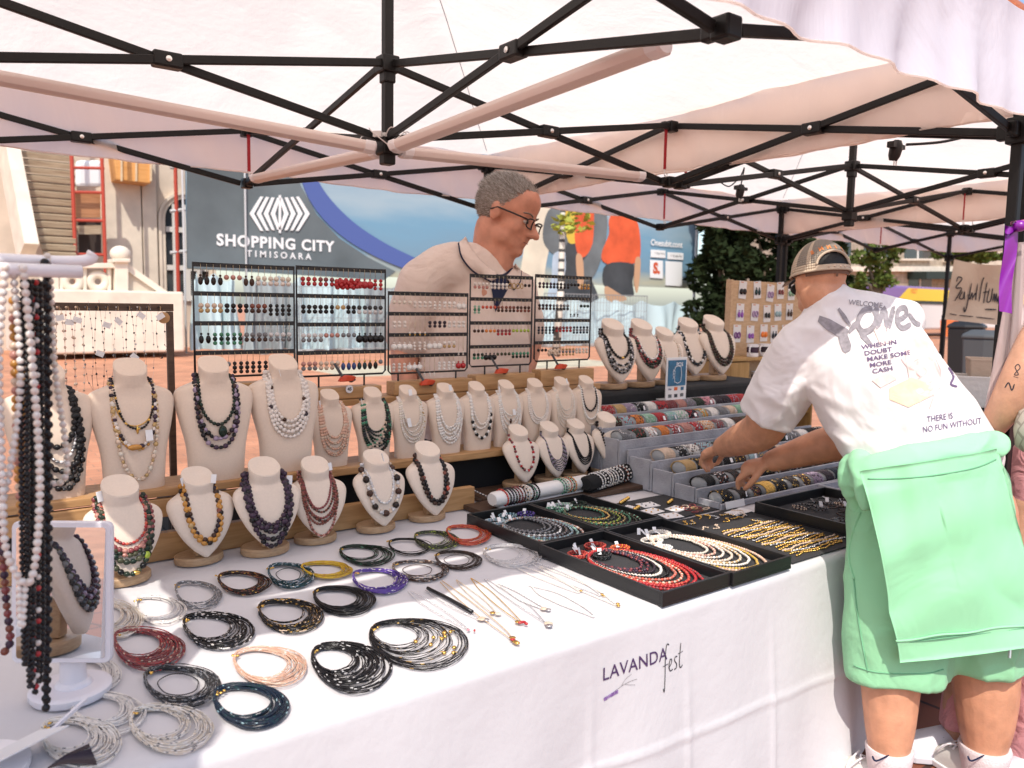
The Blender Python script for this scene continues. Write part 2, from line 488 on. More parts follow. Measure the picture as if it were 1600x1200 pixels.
# ------------------------------------------------------------------ four LED battens hung under the hub, plus loose plugs
M_batten = mat('translucent_white_tube', (.70, .60, .56), .35, spec=.5)
M_cap = mat('white_plastic', (.78, .75, .76), .4)
M_wire = mat('white_wire', (.62, .58, .56), .5)
M_rubber = mat('black_rubber', (.012, .011, .012), .5)
def batten(a, b, label):
    t = thing('light_batten', label, 'lamp', Vector(a), 0, 'tube lights under the hub')
    a, b = Vector(a), Vector(b); d = (b - a); L = d.length; d.normalize()
    side = Vector((-d.y, d.x, 0)).normalized(); upv = side.cross(d) * -1
    if upv.z < 0: upv = -upv
    prof = [(-.034, .010), (-.030, .018), (.030, .018), (.034, .010), (.034, .002), (.026, -.012), (.010, -.019), (-.010, -.019), (-.026, -.012), (-.034, .002)]
    ring = lambda s_, k=1.0: [d * s_ + side * (x * k) + upv * (y * k) for x, y in prof]
    MB().loft([ring(.03), ring(L - .03)]).build('tube_body', M_batten, t, angle=35)
    for s0, s1 in ((0, .05), (L - .05, L)):
        MB().loft([ring(s0, .8), ring(s0 + .008, 1.08), ring(s1 - .008, 1.08), ring(s1, .8)]).build('end_cap', M_cap, t, angle=35)
    return t
hub = Vector((HX, HY, ZB - .045))
ends = [(at(1040, 72, Y=HY - 1.24), 'tube light slanting up towards the front eave'),
        (at(1003, 277, X=HX + 1.28), 'short looking tube light running to the far right joint'),
        (at(400, 280, Y=HY + 1.38), 'peach tinted tube light running to the back joint with the red strap'),
        (at(-60, 112, X=HX - 1.26), 'long tube light running over the hanging pearl strands')]
for e, lb in ends:
    d = (e - hub).normalized()
    batten(hub + d * .05, e, lb)
w = MB()
for k in range(5):
    a = k * 1.3; p = hub + Vector((0, 0, .035))
    w.tube(smooth_line([(p.x + .03 * cos(a), p.y + .03 * sin(a), p.z), (p.x + .07 * cos(a + .5), p.y + .07 * sin(a + .5), p.z + .035), (p.x + .10 * cos(a + 1.1), p.y + .1 * sin(a + 1.1), p.z + .01), (p.x + .06 * cos(a + 1.8), p.y + .06 * sin(a + 1.8), p.z - .03)], 5), .0022, 5)
for k in range(2):
    q = hub + Vector((-.05 + .04 * k, -.02 + .01 * k, .05))
    w.box(q, (.014, .03, .02), rz(.7 + k))
tag(w.build('cable_tie_bundle', M_wire), 'tangle of white wires tied round the tent hub', 'wires')
def cable(name, pts, label, plug_at, rad=.006):
    t = thing(name, label, 'cable', pts[0])
    o = Vector(pts[0]); P = [tuple(Vector(q) - o) for q in pts]
    MB().tube(smooth_line(P, 8), rad, 7).build('cord', M_rubber, t, smooth=True)
    p = Vector(plug_at) - o
    m = MB(); m.lathe([(.0001, -.05), (.016, -.05), (.024, -.03), (.026, 0), (.022, .02), (.014, .034), (.0001, .036)], 12, p, Matrix.Rotation(.2, 3, 'X'))
    m.box(p + Vector((-.02, 0, .012)), (.055, .03, .024)); m.box(p + Vector((.035, 0, .01)), (.05, .018, .018))
    m.build('plug_head', M_rubber, t, angle=40)
    b = MB()
    for s in (-.009, .009): b.tube([p + Vector((s, 0, -.05)), p + Vector((s, 0, -.07))], .0028, 6)
    b.build('pin', M_bolt, t)
    return t
dd = 3.35
cable('power_cable', [at(1566, 200, d=dd), at(1520, 211, d=dd), at(1470, 222, d=dd), at(1416, 226, d=dd)], 'black extension lead strung from the tent post with a socket end', at(1400, 232, d=dd))
dd = 4.9
cable('power_cable', [at(1126, 285, d=dd), at(1140, 291, d=dd), at(1157, 275, d=dd), at(1163, 262, d=dd), at(1158, 288, d=dd)], 'small black plug dangling on a short loop of cable', at(1157, 297, d=dd), .004)

# ------------------------------------------------------------------ the table and its cloth
TY0, TY1, TX0, TX1, TZ = 1.43, 2.86, -.75, 5.2, .75
M_cloth = cloth_mat('white_tablecloth', (.63, .615, .635), .10, .10, 3.0, (1, 1, 1), (.8, .78, .8), .35)
M_steel = mat('grey_steel_tube', (.30, .30, .31), .4, .8)
M_ttop = mat('grey_table_top', (.35, .34, .33), .6)
tb = thing('trestle_table', 'long trestle table hidden under the white cloth', 'table', (0, 0, 0))
MB().box(((TX0 + TX1) / 2, (TY0 + TY1) / 2, TZ - .03), (TX1 - TX0 - .06, TY1 - TY0 - .06, .03)).build('table_top', M_ttop, tb, bevel=.005)
for x in (-.5, 1.6, 3.4, 4.9):
    for y in (1.75, 2.7):
        MB().tube([(x, y, .012), (x, y, TZ - .046)], .014, 8).build('leg', M_steel, tb)
tc = thing('tablecloth', 'white cloth with printed lavender festival logo draped to the ground', 'tablecloth', (0, 0, 0))
def fold_y(x, s):
    """How far the hanging front stands out at height fraction s (0 top .. 1 hem)."""
    f = .022 * sin(x * 3.1 + .6) + .014 * sin(x * 7.3 + 2) + .008 * sin(x * 17 + s * 2)
    f += .030 * math.exp(-((x - 2.45 - .10 * (1 - s)) / .055) ** 2) * s - .025 * math.exp(-((x - 2.30) / .09) ** 2) * s
    for xc in (-.1, .62, 1.36, 1.72, 2.12): f += .009 * math.exp(-((x - xc) / .009) ** 2) * min(1, 3 * s)
    f += .012 * sin(x * 12 + 4 * s + .8 * sin(x * 3)) * s
    return f * (s ** .8)
NXC = 560
def cloth_profile(x):
    pts = []
    for i in range(15): 
        y = TY1 + (TY0 + .030 - TY1) * (i / 14)
        sag = -.0016 * (1 + sin(x * 9 + y * 6)) + .0006 * sin(x * 23 + y * 31)
        pts.append(Vector((x, y, TZ - .001 + sag)))
    for k in range(1, 7):
        a = PI / 2 * k / 6
        pts.append(Vector((x, TY0 + .030 - .030 * sin(a), TZ - .030 + .030 * cos(a) - .0018)))
    hem = .02 + .03 * (.5 + .5 * sin(x * 2.3)) + (.10 if x > 2.6 else 0) * min(1, (x - 2.6) / .8 if x > 2.6 else 0)
    for k in range(1, 61):
        s = k / 60; z = (TZ - .032) + (hem - TZ + .032) * s
        out = fold_y(x, s) + .05 * s
        # the line pressed into the cloth when it lay folded
        out += .006 * math.exp(-((z - .37 - .02 * sin(x * 2)) / .008) ** 2)
        pts.append(Vector((x, TY0 - out, z)))
    return pts
m = MB(); cols = [cloth_profile(TX0 + (TX1 - TX0) * i / NXC) for i in range(NXC + 1)]; n = len(cols[0])
m.add([p for c in cols for p in c], [(i * n + k, i * n + k + 1, (i + 1) * n + k + 1, (i + 1) * n + k) for i in range(NXC) for k in range(n - 1)])
cloth_o = m.build('fabric', M_cloth, tc, smooth=True)
CL_BVH = BVHTree.FromPolygons(m.v, m.f)
def cloth_front(x, z, off=.0022):
    hit = CL_BVH.ray_cast(Vector((x, TY0 - 1, z)), Vector((0, 1, 0)))
    y = hit[0].y if hit[0] is not None else TY0 - .03
    return Vector((x, y - off, z))
M_ink = mat('dark_violet_ink', (.065, .03, .10), .8)
M_ink2 = mat('black_ink', (.03, .03, .04), .8)
M_lav = mat('lavender_ink', (.28, .16, .42), .8)
def on_cloth(shape, px, py, k, M, name, rise=0, off=.0022):
    """Print flat writing on the hanging front: origin at the point seen at px, py; k metres per unit."""
    o = at(px, py, Y=TY0 - .03); vs, fs = shape
    mm = MB().add([cloth_front(o.x + x * k, o.z + y * k + rise * x * k, off) for x, y in vs], fs)
    return mm.build(name, M, tc)
on_cloth(text_shapes('LAVANDA', 1, .004, 0, 'LEFT', 1.05), 953, 1062, .0500, M_ink, 'printed_word', .0)
fest = [smooth_line([(.30, 1.15), (.16, 1.18), (.06, .75), (.0, -.2), (-.06, -.75), (-.12, -.6)], 6), [(-.12, .32), (.22, .36)],
        smooth_line([(.22, .16), (.40, .32), (.44, .48), (.34, .5), (.27, .25), (.33, .03), (.50, .06)], 6),
        smooth_line([(.80, .52), (.68, .54), (.62, .40), (.74, .22), (.72, .06), (.58, .02)], 6),
        smooth_line([(1.04, 1.05), (.94, .4), (.93, .08), (1.02, .0), (1.12, .08)], 6), [(.84, .62), (1.16, .66)]]
on_cloth(stroke_shapes([([q for q in L], .045) for L in fest]), 1046, 1056, .066, M_ink2, 'printed_script')
rnd = random.Random(3); spr = []; stem = [(0, 0), (.25, .10), (.55, .19), (.9, .25), (1.25, .28), (1.5, .26)]
for k in range(26):
    t = rnd.random() * .62; x0 = t * 1.1; y0 = .02 + .36 * x0 * .8 - .1 * x0 * x0
    for j in range(4):
        a = j * PI / 2 + rnd.random()
        spr.append(smooth_line([(x0, y0), (x0 + .07 * cos(a), y0 + .07 * sin(a)), (x0 + .08 * cos(a + .6), y0 + .08 * sin(a + .6)), (x0, y0)], 3))
on_cloth(stroke_shapes([(L, .012) for L in spr]), 956, 1100, .062, M_lav, 'printed_lavender_sprig')
on_cloth(stroke_shapes([(smooth_line([(.5, .22), (.9, .36), (1.3, .44), (1.8, .46)], 6), .014), (smooth_line([(.9, .36), (1.15, .62), (1.5, .75)], 6), .012), (smooth_line([(1.1, .41), (1.4, .3), (1.7, .22)], 6), .012)]), 956, 1100, .062, M_ink2, 'printed_stem', 0, .0028)
# ------------------------------------------------------------------ far side of the square
def slab(m, pts, Y, th=.06, mi=0):
    """Slab with the outline seen at pts, its face on the plane Y, th deep."""
    return m.plate([at(x, y, Y=Y) for x, y in pts], (0, 1, 0), th, mi)
def px_box(m, x0, y0, x1, y1, Y, th, mi=0):
    return slab(m, [(x0, y0), (x1, y0 + (x1 - x0) * .0), (x1, y1), (x0, y1)], Y, th, mi)
def px_shape(shape, px, py, k, Y, sl=0.0):
    """Flat writing (2-D metres*k) on the plane Y with its origin at px, py."""
    o = at(px, py, Y=Y); vs, fs = shape
    return MB().add([Vector((o.x + x * k, Y, o.z + y * k)) for x, y in vs], fs)

# the big printed hoarding
YB = 24.0
m_ = bpy.data.materials.new('printed_sky_mesh'); m_.use_nodes = True
nt = m_.node_tree; b_ = nt.nodes['Principled BSDF']; b_.inputs['Roughness'].default_value = .8
co = nt.nodes.new('ShaderNodeTexCoord'); sp = nt.nodes.new('ShaderNodeSeparateXYZ'); nt.links.new(co.outputs['Object'], sp.inputs[0])
mr = nt.nodes.new('ShaderNodeMapRange'); mr.inputs['From Min'].default_value = 1.2; mr.inputs['From Max'].default_value = 8.6; nt.links.new(sp.outputs['Z'], mr.inputs[0])
nz = nt.nodes.new('ShaderNodeTexNoise'); nz.inputs['Scale'].default_value = .55; nz.inputs['Detail'].default_value = 6
mp = nt.nodes.new('ShaderNodeMapping'); mp.inputs['Scale'].default_value = (.35, 1, 1.6); nt.links.new(co.outputs['Object'], mp.inputs[0]); nt.links.new(mp.outputs[0], nz.inputs[0])
ad = nt.nodes.new('ShaderNodeMath'); ad.operation = 'MULTIPLY_ADD'; ad.inputs[1].default_value = .42; nt.links.new(nz.outputs['Fac'], ad.inputs[0]); nt.links.new(mr.outputs[0], ad.inputs[2])
rp = nt.nodes.new('ShaderNodeValToRGB'); e = rp.color_ramp.elements
e[0].position = .16; e[0].color = (.20, .24, .18, 1); e[1].position = .98; e[1].color = (.10, .22, .36, 1)
for p_, c_ in ((.26, (.42, .36, .14)), (.36, (.40, .40, .30)), (.47, (.16, .27, .36)), (.62, (.15, .30, .42)), (.76, (.30, .40, .46))):
    q = rp.color_ramp.elements.new(p_); q.color = (*c_, 1)
nt.links.new(ad.outputs[0], rp.inputs[0]); nt.links.new(rp.outputs[0], b_.inputs['Base Color'])
M_bgrey = mat('printed_slate_grey', (.115, .14, .15), .8, var=.25, vscale=.5)
M_bblue = mat('printed_royal_blue', (.075, .115, .32), .85)
M_bwhite = mat('printed_white', (.75, .76, .76), .8)
M_orange = mat('printed_orange_red', (.62, .10, .035), .8, var=.2, vscale=1.5)
M_bdark = mat('printed_charcoal', (.05, .055, .06), .8, var=.3, vscale=1)
M_bskin = mat('printed_skin', (.50, .30, .18), .8)
M_bcream = mat('printed_cream', (.62, .56, .44), .8, var=.15, vscale=1)
M_byel = mat('printed_yellow', (.60, .42, .06), .8)
M_bjean = mat('printed_pale_denim', (.42, .50, .58), .8, var=.2, vscale=1)
M_bdgrey = mat('printed_grey_coat', (.13, .145, .15), .8, var=.3, vscale=1)
ban = thing('advertising_banner', 'huge printed shopping advert stretched across the far hoarding', 'banner', (0, 0, 0))
zb0 = at(440, 426, Y=YB).z; xl, xr = at(291, 300, Y=YB).x, at(1090, 400, Y=YB).x
MB().box(((xl + xr) / 2, YB + .05, (zb0 + 9.0) / 2), (xr - xl, .10, 9.0 - zb0)).build('printed_sky_panel', m_, ban)
gp = [(292, 150), (450, 150), (458, 240), (470, 290), (495, 335), (530, 372), (575, 402), (618, 424), (600, 438), (292, 424)]
slab(MB(), [(x, y) for x, y in gp[:-1]] + [(292, 419)], YB - .02, .019).build('printed_grey_panel', M_bgrey, ban)
sw = smooth_line([(452, 180), (466, 262), (487, 318), (528, 364), (585, 400), (652, 428)], 6)
sw2 = smooth_line([(660, 408), (602, 380), (550, 345), (508, 300), (490, 258), (482, 180)], 6)
slab(MB(), sw + sw2, YB - .04, .019).build('printed_blue_arc', M_bblue, ban)
# logo: eleven chevron bars
lg = MB()
for k in range(4):
    x0 = 392 + k * 11; x1 = 482 - k * 11
    hh = 27 - k * .6; wv = 4.6
    dpt = 15 - 2.2 * k
    for xx, sg in ((x0, 1), (x1, -1)):
        slab(lg, [(xx + sg * dpt, 334 - hh), (xx + sg * (dpt + wv), 334 - hh + .6), (xx + sg * wv * 1.1, 334), (xx + sg * (dpt + wv), 334 + hh), (xx + sg * dpt, 334 + hh - .6), (xx - sg * 2, 334)], YB - .06, .019)
slab(lg, [(435.6, 305), (439.2, 305), (439.2, 364), (435.6, 364)], YB - .06, .019)
lg.build('printed_emblem', M_bwhite, ban)
px_shape(text_shapes('SHOPPING CITY', 1, .035, 0, 'CENTER', 1.12), 434, 381, .46, YB - .045).build('printed_name', M_bwhite, ban)
px_shape(text_shapes('TIMISOARA', 1, .02, 0, 'CENTER', 1.6), 437, 399, .27, YB - .045).build('printed_city', M_bwhite, ban)
def figure(parts):
    for nm, M, pts in parts:
        figure.k += 1
        slab(MB(), smooth_line(pts, 4, True), YB - .02 - .0015 * figure.k, .019).build(nm, M, ban)
figure.k = 1
figure([('printed_beige_coat', M_bcream, [(830, 300), (858, 300), (862, 360), (852, 420), (846, 468), (812, 466), (820, 380)]),
        ('printed_grey_jacket', M_bdgrey, [(856, 330), (880, 322), (902, 335), (905, 375), (888, 402), (862, 395), (848, 372)]),
        ('printed_denim_leg', M_bjean, [(866, 396), (886, 398), (880, 440), (872, 470), (856, 470), (862, 430)]),
        ('printed_black_trousers', M_bdark, [(886, 380), (916, 382), (922, 430), (934, 472), (880, 472), (884, 420)]),
        ('printed_yellow_scarf', M_byel, [(884, 330), (912, 330), (908, 372), (888, 378)]),
        ('printed_red_jacket', M_orange, [(902, 325), (930, 325), (936, 360), (922, 392), (906, 402), (898, 372)]),
        ('printed_grey_coat', M_bdgrey, [(930, 322), (948, 335), (946, 380), (930, 428), (912, 440), (908, 416), (926, 380)]),
        ('printed_bare_arm', M_bskin, [(900, 400), (910, 402), (912, 440), (904, 450)]),
        ('printed_orange_sweater', M_orange, [(962, 328), (982, 330), (997, 350), (1001, 390), (994, 410), (960, 414), (942, 408), (941, 392), (952, 366), (952, 344)]),
        ('printed_black_skirt', M_bdark, [(948, 413), (990, 413), (988, 440), (990, 462), (970, 460), (944, 446)]),
        ('printed_bare_leg', M_bskin, [(946, 447), (968, 459), (978, 464), (976, 470), (950, 470)]),
        ('printed_bare_hand', M_bskin, [(993, 405), (1001, 405), (999, 440), (995, 458), (991, 440)])])
px_shape(text_shapes('Onesubit.cont', 1, .02, 0, 'CENTER', .95), 1042, 381, .37, YB - .05).build('printed_web_line', M_bwhite, ban)
for x0, x1, y0, y1, nm in ((1017, 1040, 390, 402, 'printed_store_badge'), (1043, 1068, 394, 405, 'printed_store_badge'), (1016, 1036, 406, 434, 'printed_app_tile'), (1040, 1066, 408, 446, 'printed_white_square')):
    slab(MB(), [(x0, y0), (x1, y0 + 1.5), (x1, y1 + 1.5), (x0, y1)], YB - .05, .019).build(nm, M_bwhite, ban, bevel=.05)
px_shape(text_shapes('S.', 1, .06), 1026, 420, .62, YB - .056).build('printed_initial', M_orange, ban)
for x, y, tx in ((1031, 396, '> App Store'), (1057, 400, '> Google Play')):
    px_shape(text_shapes(tx, 1, .0), x, y, .13, YB - .056).build('printed_small_type', M_bdark, ban)
M_pole = mat('galvanised_pole', (.55, .55, .55), .5, .3)
pl = MB(); 
for px in (291, 388, 1091):
    q = at(px, 420, Y=YB - .3); pl = MB(); pl.tube([(q.x, YB - .12, 0), (q.x, YB - .12, 9.1)], .06 if px > 1000 else .03, 8); pl.build('support_post', M_pole, ban)

# tarpaulins and mesh fence panels below the banner
M_tarp = cloth_mat('pale_blue_tarpaulin', (.50, .62, .64), .15, .6, .9, (1, 1, .4))
M_tarp2 = cloth_mat('grey_tarpaulin', (.30, .34, .35), .1, .6, .9, (1, 1, .4))
def tarp(px0, px1, top, bot, M, label, seed):
    r = random.Random(seed); a, b = at(px0, top, Y=YB - .5), at(px1, top, Y=YB - .5)
    zt_, zb_ = max(a.z, .8), max(.02, at((px0 + px1) / 2, bot, Y=YB - .5).z)
    ph = [r.random() * 6 for _ in range(4)]
    def fn(u, v):
        x = lerp(a.x, b.x, u)
        o = (.18 * sin(u * 17 + ph[0]) + .1 * sin(u * 41 + ph[1] + v * 2)) * (.3 + v) + .25 * v
        sagz = -.22 * abs(sin(u * PI * 3 + ph[2])) * (1 - v)
        return Vector((x + .12 * sin(v * 3 + u * 9 + ph[3]), YB - .35 - .2 - o, lerp(zt_ + sagz, zb_, v)))
    o = MB().grid(fn, 60, 8).build('tarpaulin', M, None, smooth=True)
    tag(o, label, 'tarpaulin', 'tarpaulins hung under the banner')
tarp(292, 372, 425, 545, M_tarp, 'pale tarpaulin under the slate grey corner of the banner', 1)
tarp(374, 470, 428, 545, M_tarp2, 'grey tarpaulin under the shopping emblem', 2)
tarp(460, 570, 432, 545, M_tarp, 'pale blue tarpaulin under the foot of the blue arc', 3)
tarp(560, 720, 440, 548, M_tarp2, 'grey blue tarpaulin just behind the seller', 4)
tarp(830, 960, 462, 560, M_tarp, 'pale blue tarpaulin below the printed people', 5)
tarp(955, 1088, 468, 566, M_tarp, 'bright creased tarpaulin below the store badges', 6)
M_wirem = mat('fence_wire', (.33, .34, .34), .5, .5)
def mesh_panel(px0, px1, label):
    a, b = at(px0, 500, Y=YB - 1.1), at(px1, 500, Y=YB - 1.1)
    t = thing('mesh_fence', label, 'fence', (0, 0, 0), 0, 'site fence panels under the banner')
    Y = YB - 1.1; m = MB()
    m.tube([(a.x, Y, .1), (a.x, Y, 2.0), (b.x, Y, 2.0), (b.x, Y, .1)], .022, 6, closed=True); m.build('frame', M_wirem, t)
    m = MB(); n = int((b.x - a.x) / .16)
    for k in range(1, n): m.bar((lerp(a.x, b.x, k / n), Y, .1), (lerp(a.x, b.x, k / n), Y, 2.0), .012)
    for k in range(1, 6): m.bar((a.x, Y + .01, .1 + k * .32), (b.x, Y + .01, .1 + k * .32), .012)
    m.build('wire_mesh', M_wirem, t)
    for x in (a.x + .15, b.x - .15): MB().box((x, Y, .06), (.25, .6, .12)).build('concrete_foot', mat('grey_concrete', (.32, .31, .3), .9, var=.2), t, bevel=.02)
for i, (x0, x1, lb) in enumerate(((400, 468, 'wire fence panel below the city name'), (471, 545, 'wire fence panel below the foot of the blue arc'), (548, 640, 'wire fence panel beside the seller'), (850, 925, 'wire fence panel below the grey coated figure'), (928, 1010, 'wire fence panel below the orange sweater'))):
    mesh_panel(x0, x1, lb)
M_crate = wood_mat('old_crate_wood', (.38, .20, .09), (.52, .30, .15), 3, (1, 1, 8))
for px, py, lb in ((500, 541, 'small wooden crate by the site fence, nearer the stone house'), (545, 544, 'small wooden crate by the site fence, nearer the seller')):
    q = at(px, py, z=0); t = MB()
    for k in range(4): t.box((q.x, q.y, .12 + k * .2), (1.0, .5, .16))
    for sx in (-.46, .46): t.box((q.x + sx, q.y - .26, .42), (.08, .02, .82))
    tag(t.build('wooden_crate', M_crate), lb, 'crate', 'crates by the site fence')

# young birch in front of the banner
M_birch = brick_mat('birch_bark', (.70, .66, .58), (.62, .58, .5), (.06, .055, .05), 1.0, .9, .30, .05, .8, (PI / 2, 0, 0))
M_bleaf = mat('yellow_green_leaf', (.30, .32, .04), .6, var=.4, vscale=3)
def leaf_cloud(m, blobs, n, size, rnd, mi=0):
    for _ in range(n):
        c, r = rnd.choice(blobs)
        while True:
            d = Vector((rnd.uniform(-1, 1), rnd.uniform(-1, 1), rnd.uniform(-1, 1)))
            if .25 < d.length < 1: break
        d = d.normalized() * d.length ** .45
        p = c + Vector((d.x * r[0], d.y * r[1], d.z * r[2]))
        u = Vector((rnd.gauss(0, 1), rnd.gauss(0, 1), rnd.gauss(0, .6))).normalized(); w = u.cross(Vector((rnd.gauss(0, 1), rnd.gauss(0, 1), rnd.gauss(0, 1)))).normalized()
        s = size * rnd.uniform(.6, 1.4)
        m.add([p - u * s, p + w * s * .5, p + u * s, p - w * s * .5], [(0, 1, 2, 3)], mi)
rnd = random.Random(11)
tb_ = thing('birch_tree', 'slender young birch with yellow leaves before the printed people', 'tree', at(868, 560, d=24.5))
b0 = tb_.location.copy(); top = at(884, 325, d=24.5) - b0; top.z += 1.5
MB().tube([(0, 0, -.1), top * .35 + V(.05, 0, 0), top * .7 - V(.04, 0, 0), top], [.14, .11, .08, .04], 9).build('trunk', M_birch, tb_, smooth=True)
bl = [(at(880, 352, d=24.3) - b0, (.3, .4, .28)), (at(905, 345, d=24.4) - b0, (.42, .5, .36)), (at(900, 318, d=24.6) - b0, (.5, .5, .4))]
m = MB(); leaf_cloud(m, bl, 150, .13, rnd); m.build('crown', M_bleaf, tb_)

# ------------------------------------------------------------------ pale stone house under repair
YH = 27.0
M_stone = mat('pale_limestone', (.62, .52, .42), .85, bump=.3, bscale=8, var=.16, vscale=1.2)
M_stone2 = mat('cream_limestone', (.70, .61, .50), .85, bump=.3, bscale=8, var=.12, vscale=2)
M_glass = mat('dark_window_glass', (.03, .035, .04), .12, spec=.6)
M_wframe = mat('white_window_frame', (.66, .64, .6), .6)
M_redp = mat('red_scaffold_paint', (.42, .055, .03), .5)
M_ply = wood_mat('orange_plywood', (.60, .27, .07), (.70, .36, .12), 2, (1, 1, 6))
M_plank = wood_mat('weathered_plank', (.28, .20, .13), (.48, .38, .26), 2.5, (.6, 3, 10))
M_dark = mat('painted_interior_shade', (.05, .035, .03), .9)
hs = thing('stone_house', 'pale stone villa under repair beyond the square', 'building', (0, 0, 0))
a, b = at(-120, 300, Y=YH), at(330, 300, Y=YH)
MB().box(((a.x + b.x) / 2, YH + 1.0, 5), (b.x - a.x, 2.0, 10)).build('wall', M_stone, hs)
for x0, x1 in ((166, 222), (224, 246)):
    p0, p1 = at(x0, 400, Y=YH - .12), at(x1, 400, Y=YH - .12)
    MB().box(((p0.x + p1.x) / 2, YH - .10, 4.6), (p1.x - p0.x, .2, 9.2)).build('pilaster', M_stone2, hs, bevel=.02)
ca = at(292, 345, Y=YH - .1)
r0 = ca.x - at(247, 345, Y=YH - .1).x; zbot = at(262, 470, Y=YH - .1).z
arch = lambda r: [(ca.x + r * cos(a_), ca.z + r * 1.05 * sin(a_)) for a_ in [PI * k / 16 for k in range(17)]]
ring_ = MB()
for rr, rr2, yy in ((r0, r0 * .90, -.16), (r0 * .885, r0 * .76, -.10)):
    o_, i_ = arch(rr), arch(rr2)
    o_ = [(ca.x + rr, zbot)] + o_ + [(ca.x - rr, zbot)]; i_ = [(ca.x + rr2, zbot)] + i_ + [(ca.x - rr2, zbot)]
    for k in range(len(o_) - 1):
        ring_.plate([(o_[k][0], YH + yy, o_[k][1]), (o_[k + 1][0], YH + yy, o_[k + 1][1]), (i_[k + 1][0], YH + yy, i_[k + 1][1]), (i_[k][0], YH + yy, i_[k][1])], (0, 1, 0), .2)
ring_.build('arch_moulding', M_stone2, hs)
wi = MB().plate([(x, YH - .02, z) for x, z in [(ca.x + r0 * .75, zbot)] + arch(r0 * .75) + [(ca.x - r0 * .75, zbot)]], (0, 1, 0), .015).build('window', M_glass, hs)
fr = MB()
for dx in (-.55, 0, .55): fr.box((ca.x + dx * r0 * .75, YH - .06, (zbot + ca.z + .5) / 2), (.16, .06, ca.z + .5 - zbot))
for z in (ca.z - .3, zbot + .1, ca.z - 1.5): fr.box((ca.x, YH - .062, z), (r0 * 1.45, .055, .16))
fr.build('frame', M_wframe, wi)
# stair of planks going up beside the wall
st = thing('plank_stair', 'steep stair boarded with weathered planks against the stone villa', 'stairs', (0, 0, 0))
N = 17
for k in range(N):
    t = k / (N - 1); y_ = lerp(408, 215, t); xa = lerp(70, 18, t); xb = lerp(118, 112, t)
    p, q = at(xa, y_, Y=YH - 2.4 + t * 1.6), at(xb, y_ + 1, Y=YH - 2.4 + t * 1.6)
    MB().box(((p.x + q.x) / 2, p.y, p.z), (q.x - p.x, .34, .13), Matrix.Rotation(.25, 3, 'X')).build('tread', M_plank, st)
p, q = at(44, 395, Y=YH - 2.7), at(8, 205, Y=YH - .9)
MB().bar(p, q, .34, .9).build('stringer', M_stone2, st)
p, q = at(120, 400, Y=YH - 2.0), at(114, 205, Y=YH - .6)
MB().bar(p, q, .10, .3).build('stringer', M_plank, st)
# red scaffold
sc = thing('scaffold_tower', 'red scaffold tower with plywood panels in front of the villa', 'scaffold', (0, 0, 0))
for px in (114, 161):
    for dy in (2.2, .9):
        p = at(px, 300, Y=YH - dy); MB().tube([(p.x, p.y, 0), (p.x, p.y, 8.5)], .05, 8).build('upright', M_redp, sc)
for py in (262, 300, 344, 397):
    p, q = at(112, py, Y=YH - 2.2), at(163, py + 1, Y=YH - 2.2)
    MB().tube([p, q], .04, 8).build('ledger', M_redp, sc)
px_box(MB(), 118, 301, 157, 340, YH - 2.0, .05).build('plywood_panel', wood_mat('brown_ply', (.30, .13, .05), (.42, .2, .09), 2), sc)
px_box(MB(), 118, 346, 158, 396, YH - 1.2, .05).build('opening_shade_sheet', M_dark, sc)  # dark sheet stands in for the shade inside the opening
px_box(MB(), 117, 352, 158, 366, YH - 1.9, .05).build('plank', M_plank, sc)
px_box(MB(), 119, 250, 160, 292, YH - 1.6, .25).build('sack_pile', M_bwhite, sc, bevel=.1)
s2 = thing('scaffold_pole', 'lone red scaffold pole with cross tubes beside the arched window', 'scaffold', (0, 0, 0))
p = at(275, 300, Y=YH - 1.6); MB().tube([(p.x, p.y, 0), (p.x, p.y, 9)], .055, 8).build('upright', M_redp, s2)
for py in (262, 330, 395):
    p, q = at(266, py, Y=YH - 1.6), at(300, py - 4, Y=YH - 1.6); MB().tube([p, q], .05, 8).build('cross_tube', M_pole, s2)
# orange plywood box hung on the wall
bx = thing('plywood_box', 'orange plywood box fixed high on the villa wall', 'box', (0, 0, 0))
slab(MB(), [(176, 236), (240, 240), (236, 287), (182, 281)], YH - .95, .75).build('box_body', M_ply, bx, bevel=.03)
for x in (190, 213, 236): px_box(MB(), x - 1.5, 238, x + 1.5, 283, YH - 1.0, .05).build('batten', wood_mat('pale_batten', (.62, .45, .28), (.7, .55, .35), 2), bx)
# balustrade with rings
bl_ = thing('stone_balustrade', 'stone balustrade with pierced rings and a ball topped pier', 'balustrade', (0, 0, 0))
YR = YH - 4
px_box(MB(), 62, 411, 182, 419, YR - .1, .5).build('rail', M_stone2, bl_, bevel=.02)
px_box(MB(), 62, 462, 182, 474, YR - .1, .5).build('plinth', M_stone2, bl_, bevel=.02)
px_box(MB(), 62, 418, 92, 464, YR, .3).build('pier', M_stone, bl_)
px_box(MB(), 180, 408, 201, 474, YR - .15, .6).build('pier', M_stone2, bl_, bevel=.02)
px_box(MB(), 177, 404, 204, 410, YR - .25, .8).build('pier_cap', M_stone2, bl_, bevel=.02)
q = at(188, 397, Y=YR + .15); MB().ell(q, (.26, .26, .22), 14, 8).box((q.x, q.y, q.z - .24), (.3, .3, .12)).build('ball_finial', M_stone2, bl_, angle=40)
for cx in (113, 153):
    c = at(cx, 440, Y=YR + .1); rr = at(cx + 12, 440, Y=YR + .1).x - c.x
    MB().tube([c + V(rr * cos(a_), 0, rr * 1.05 * sin(a_)) for a_ in [2 * PI * k / 24 for k in range(24)]], .11, 8, closed=True).build('pierced_ring', M_stone2, bl_, smooth=True)
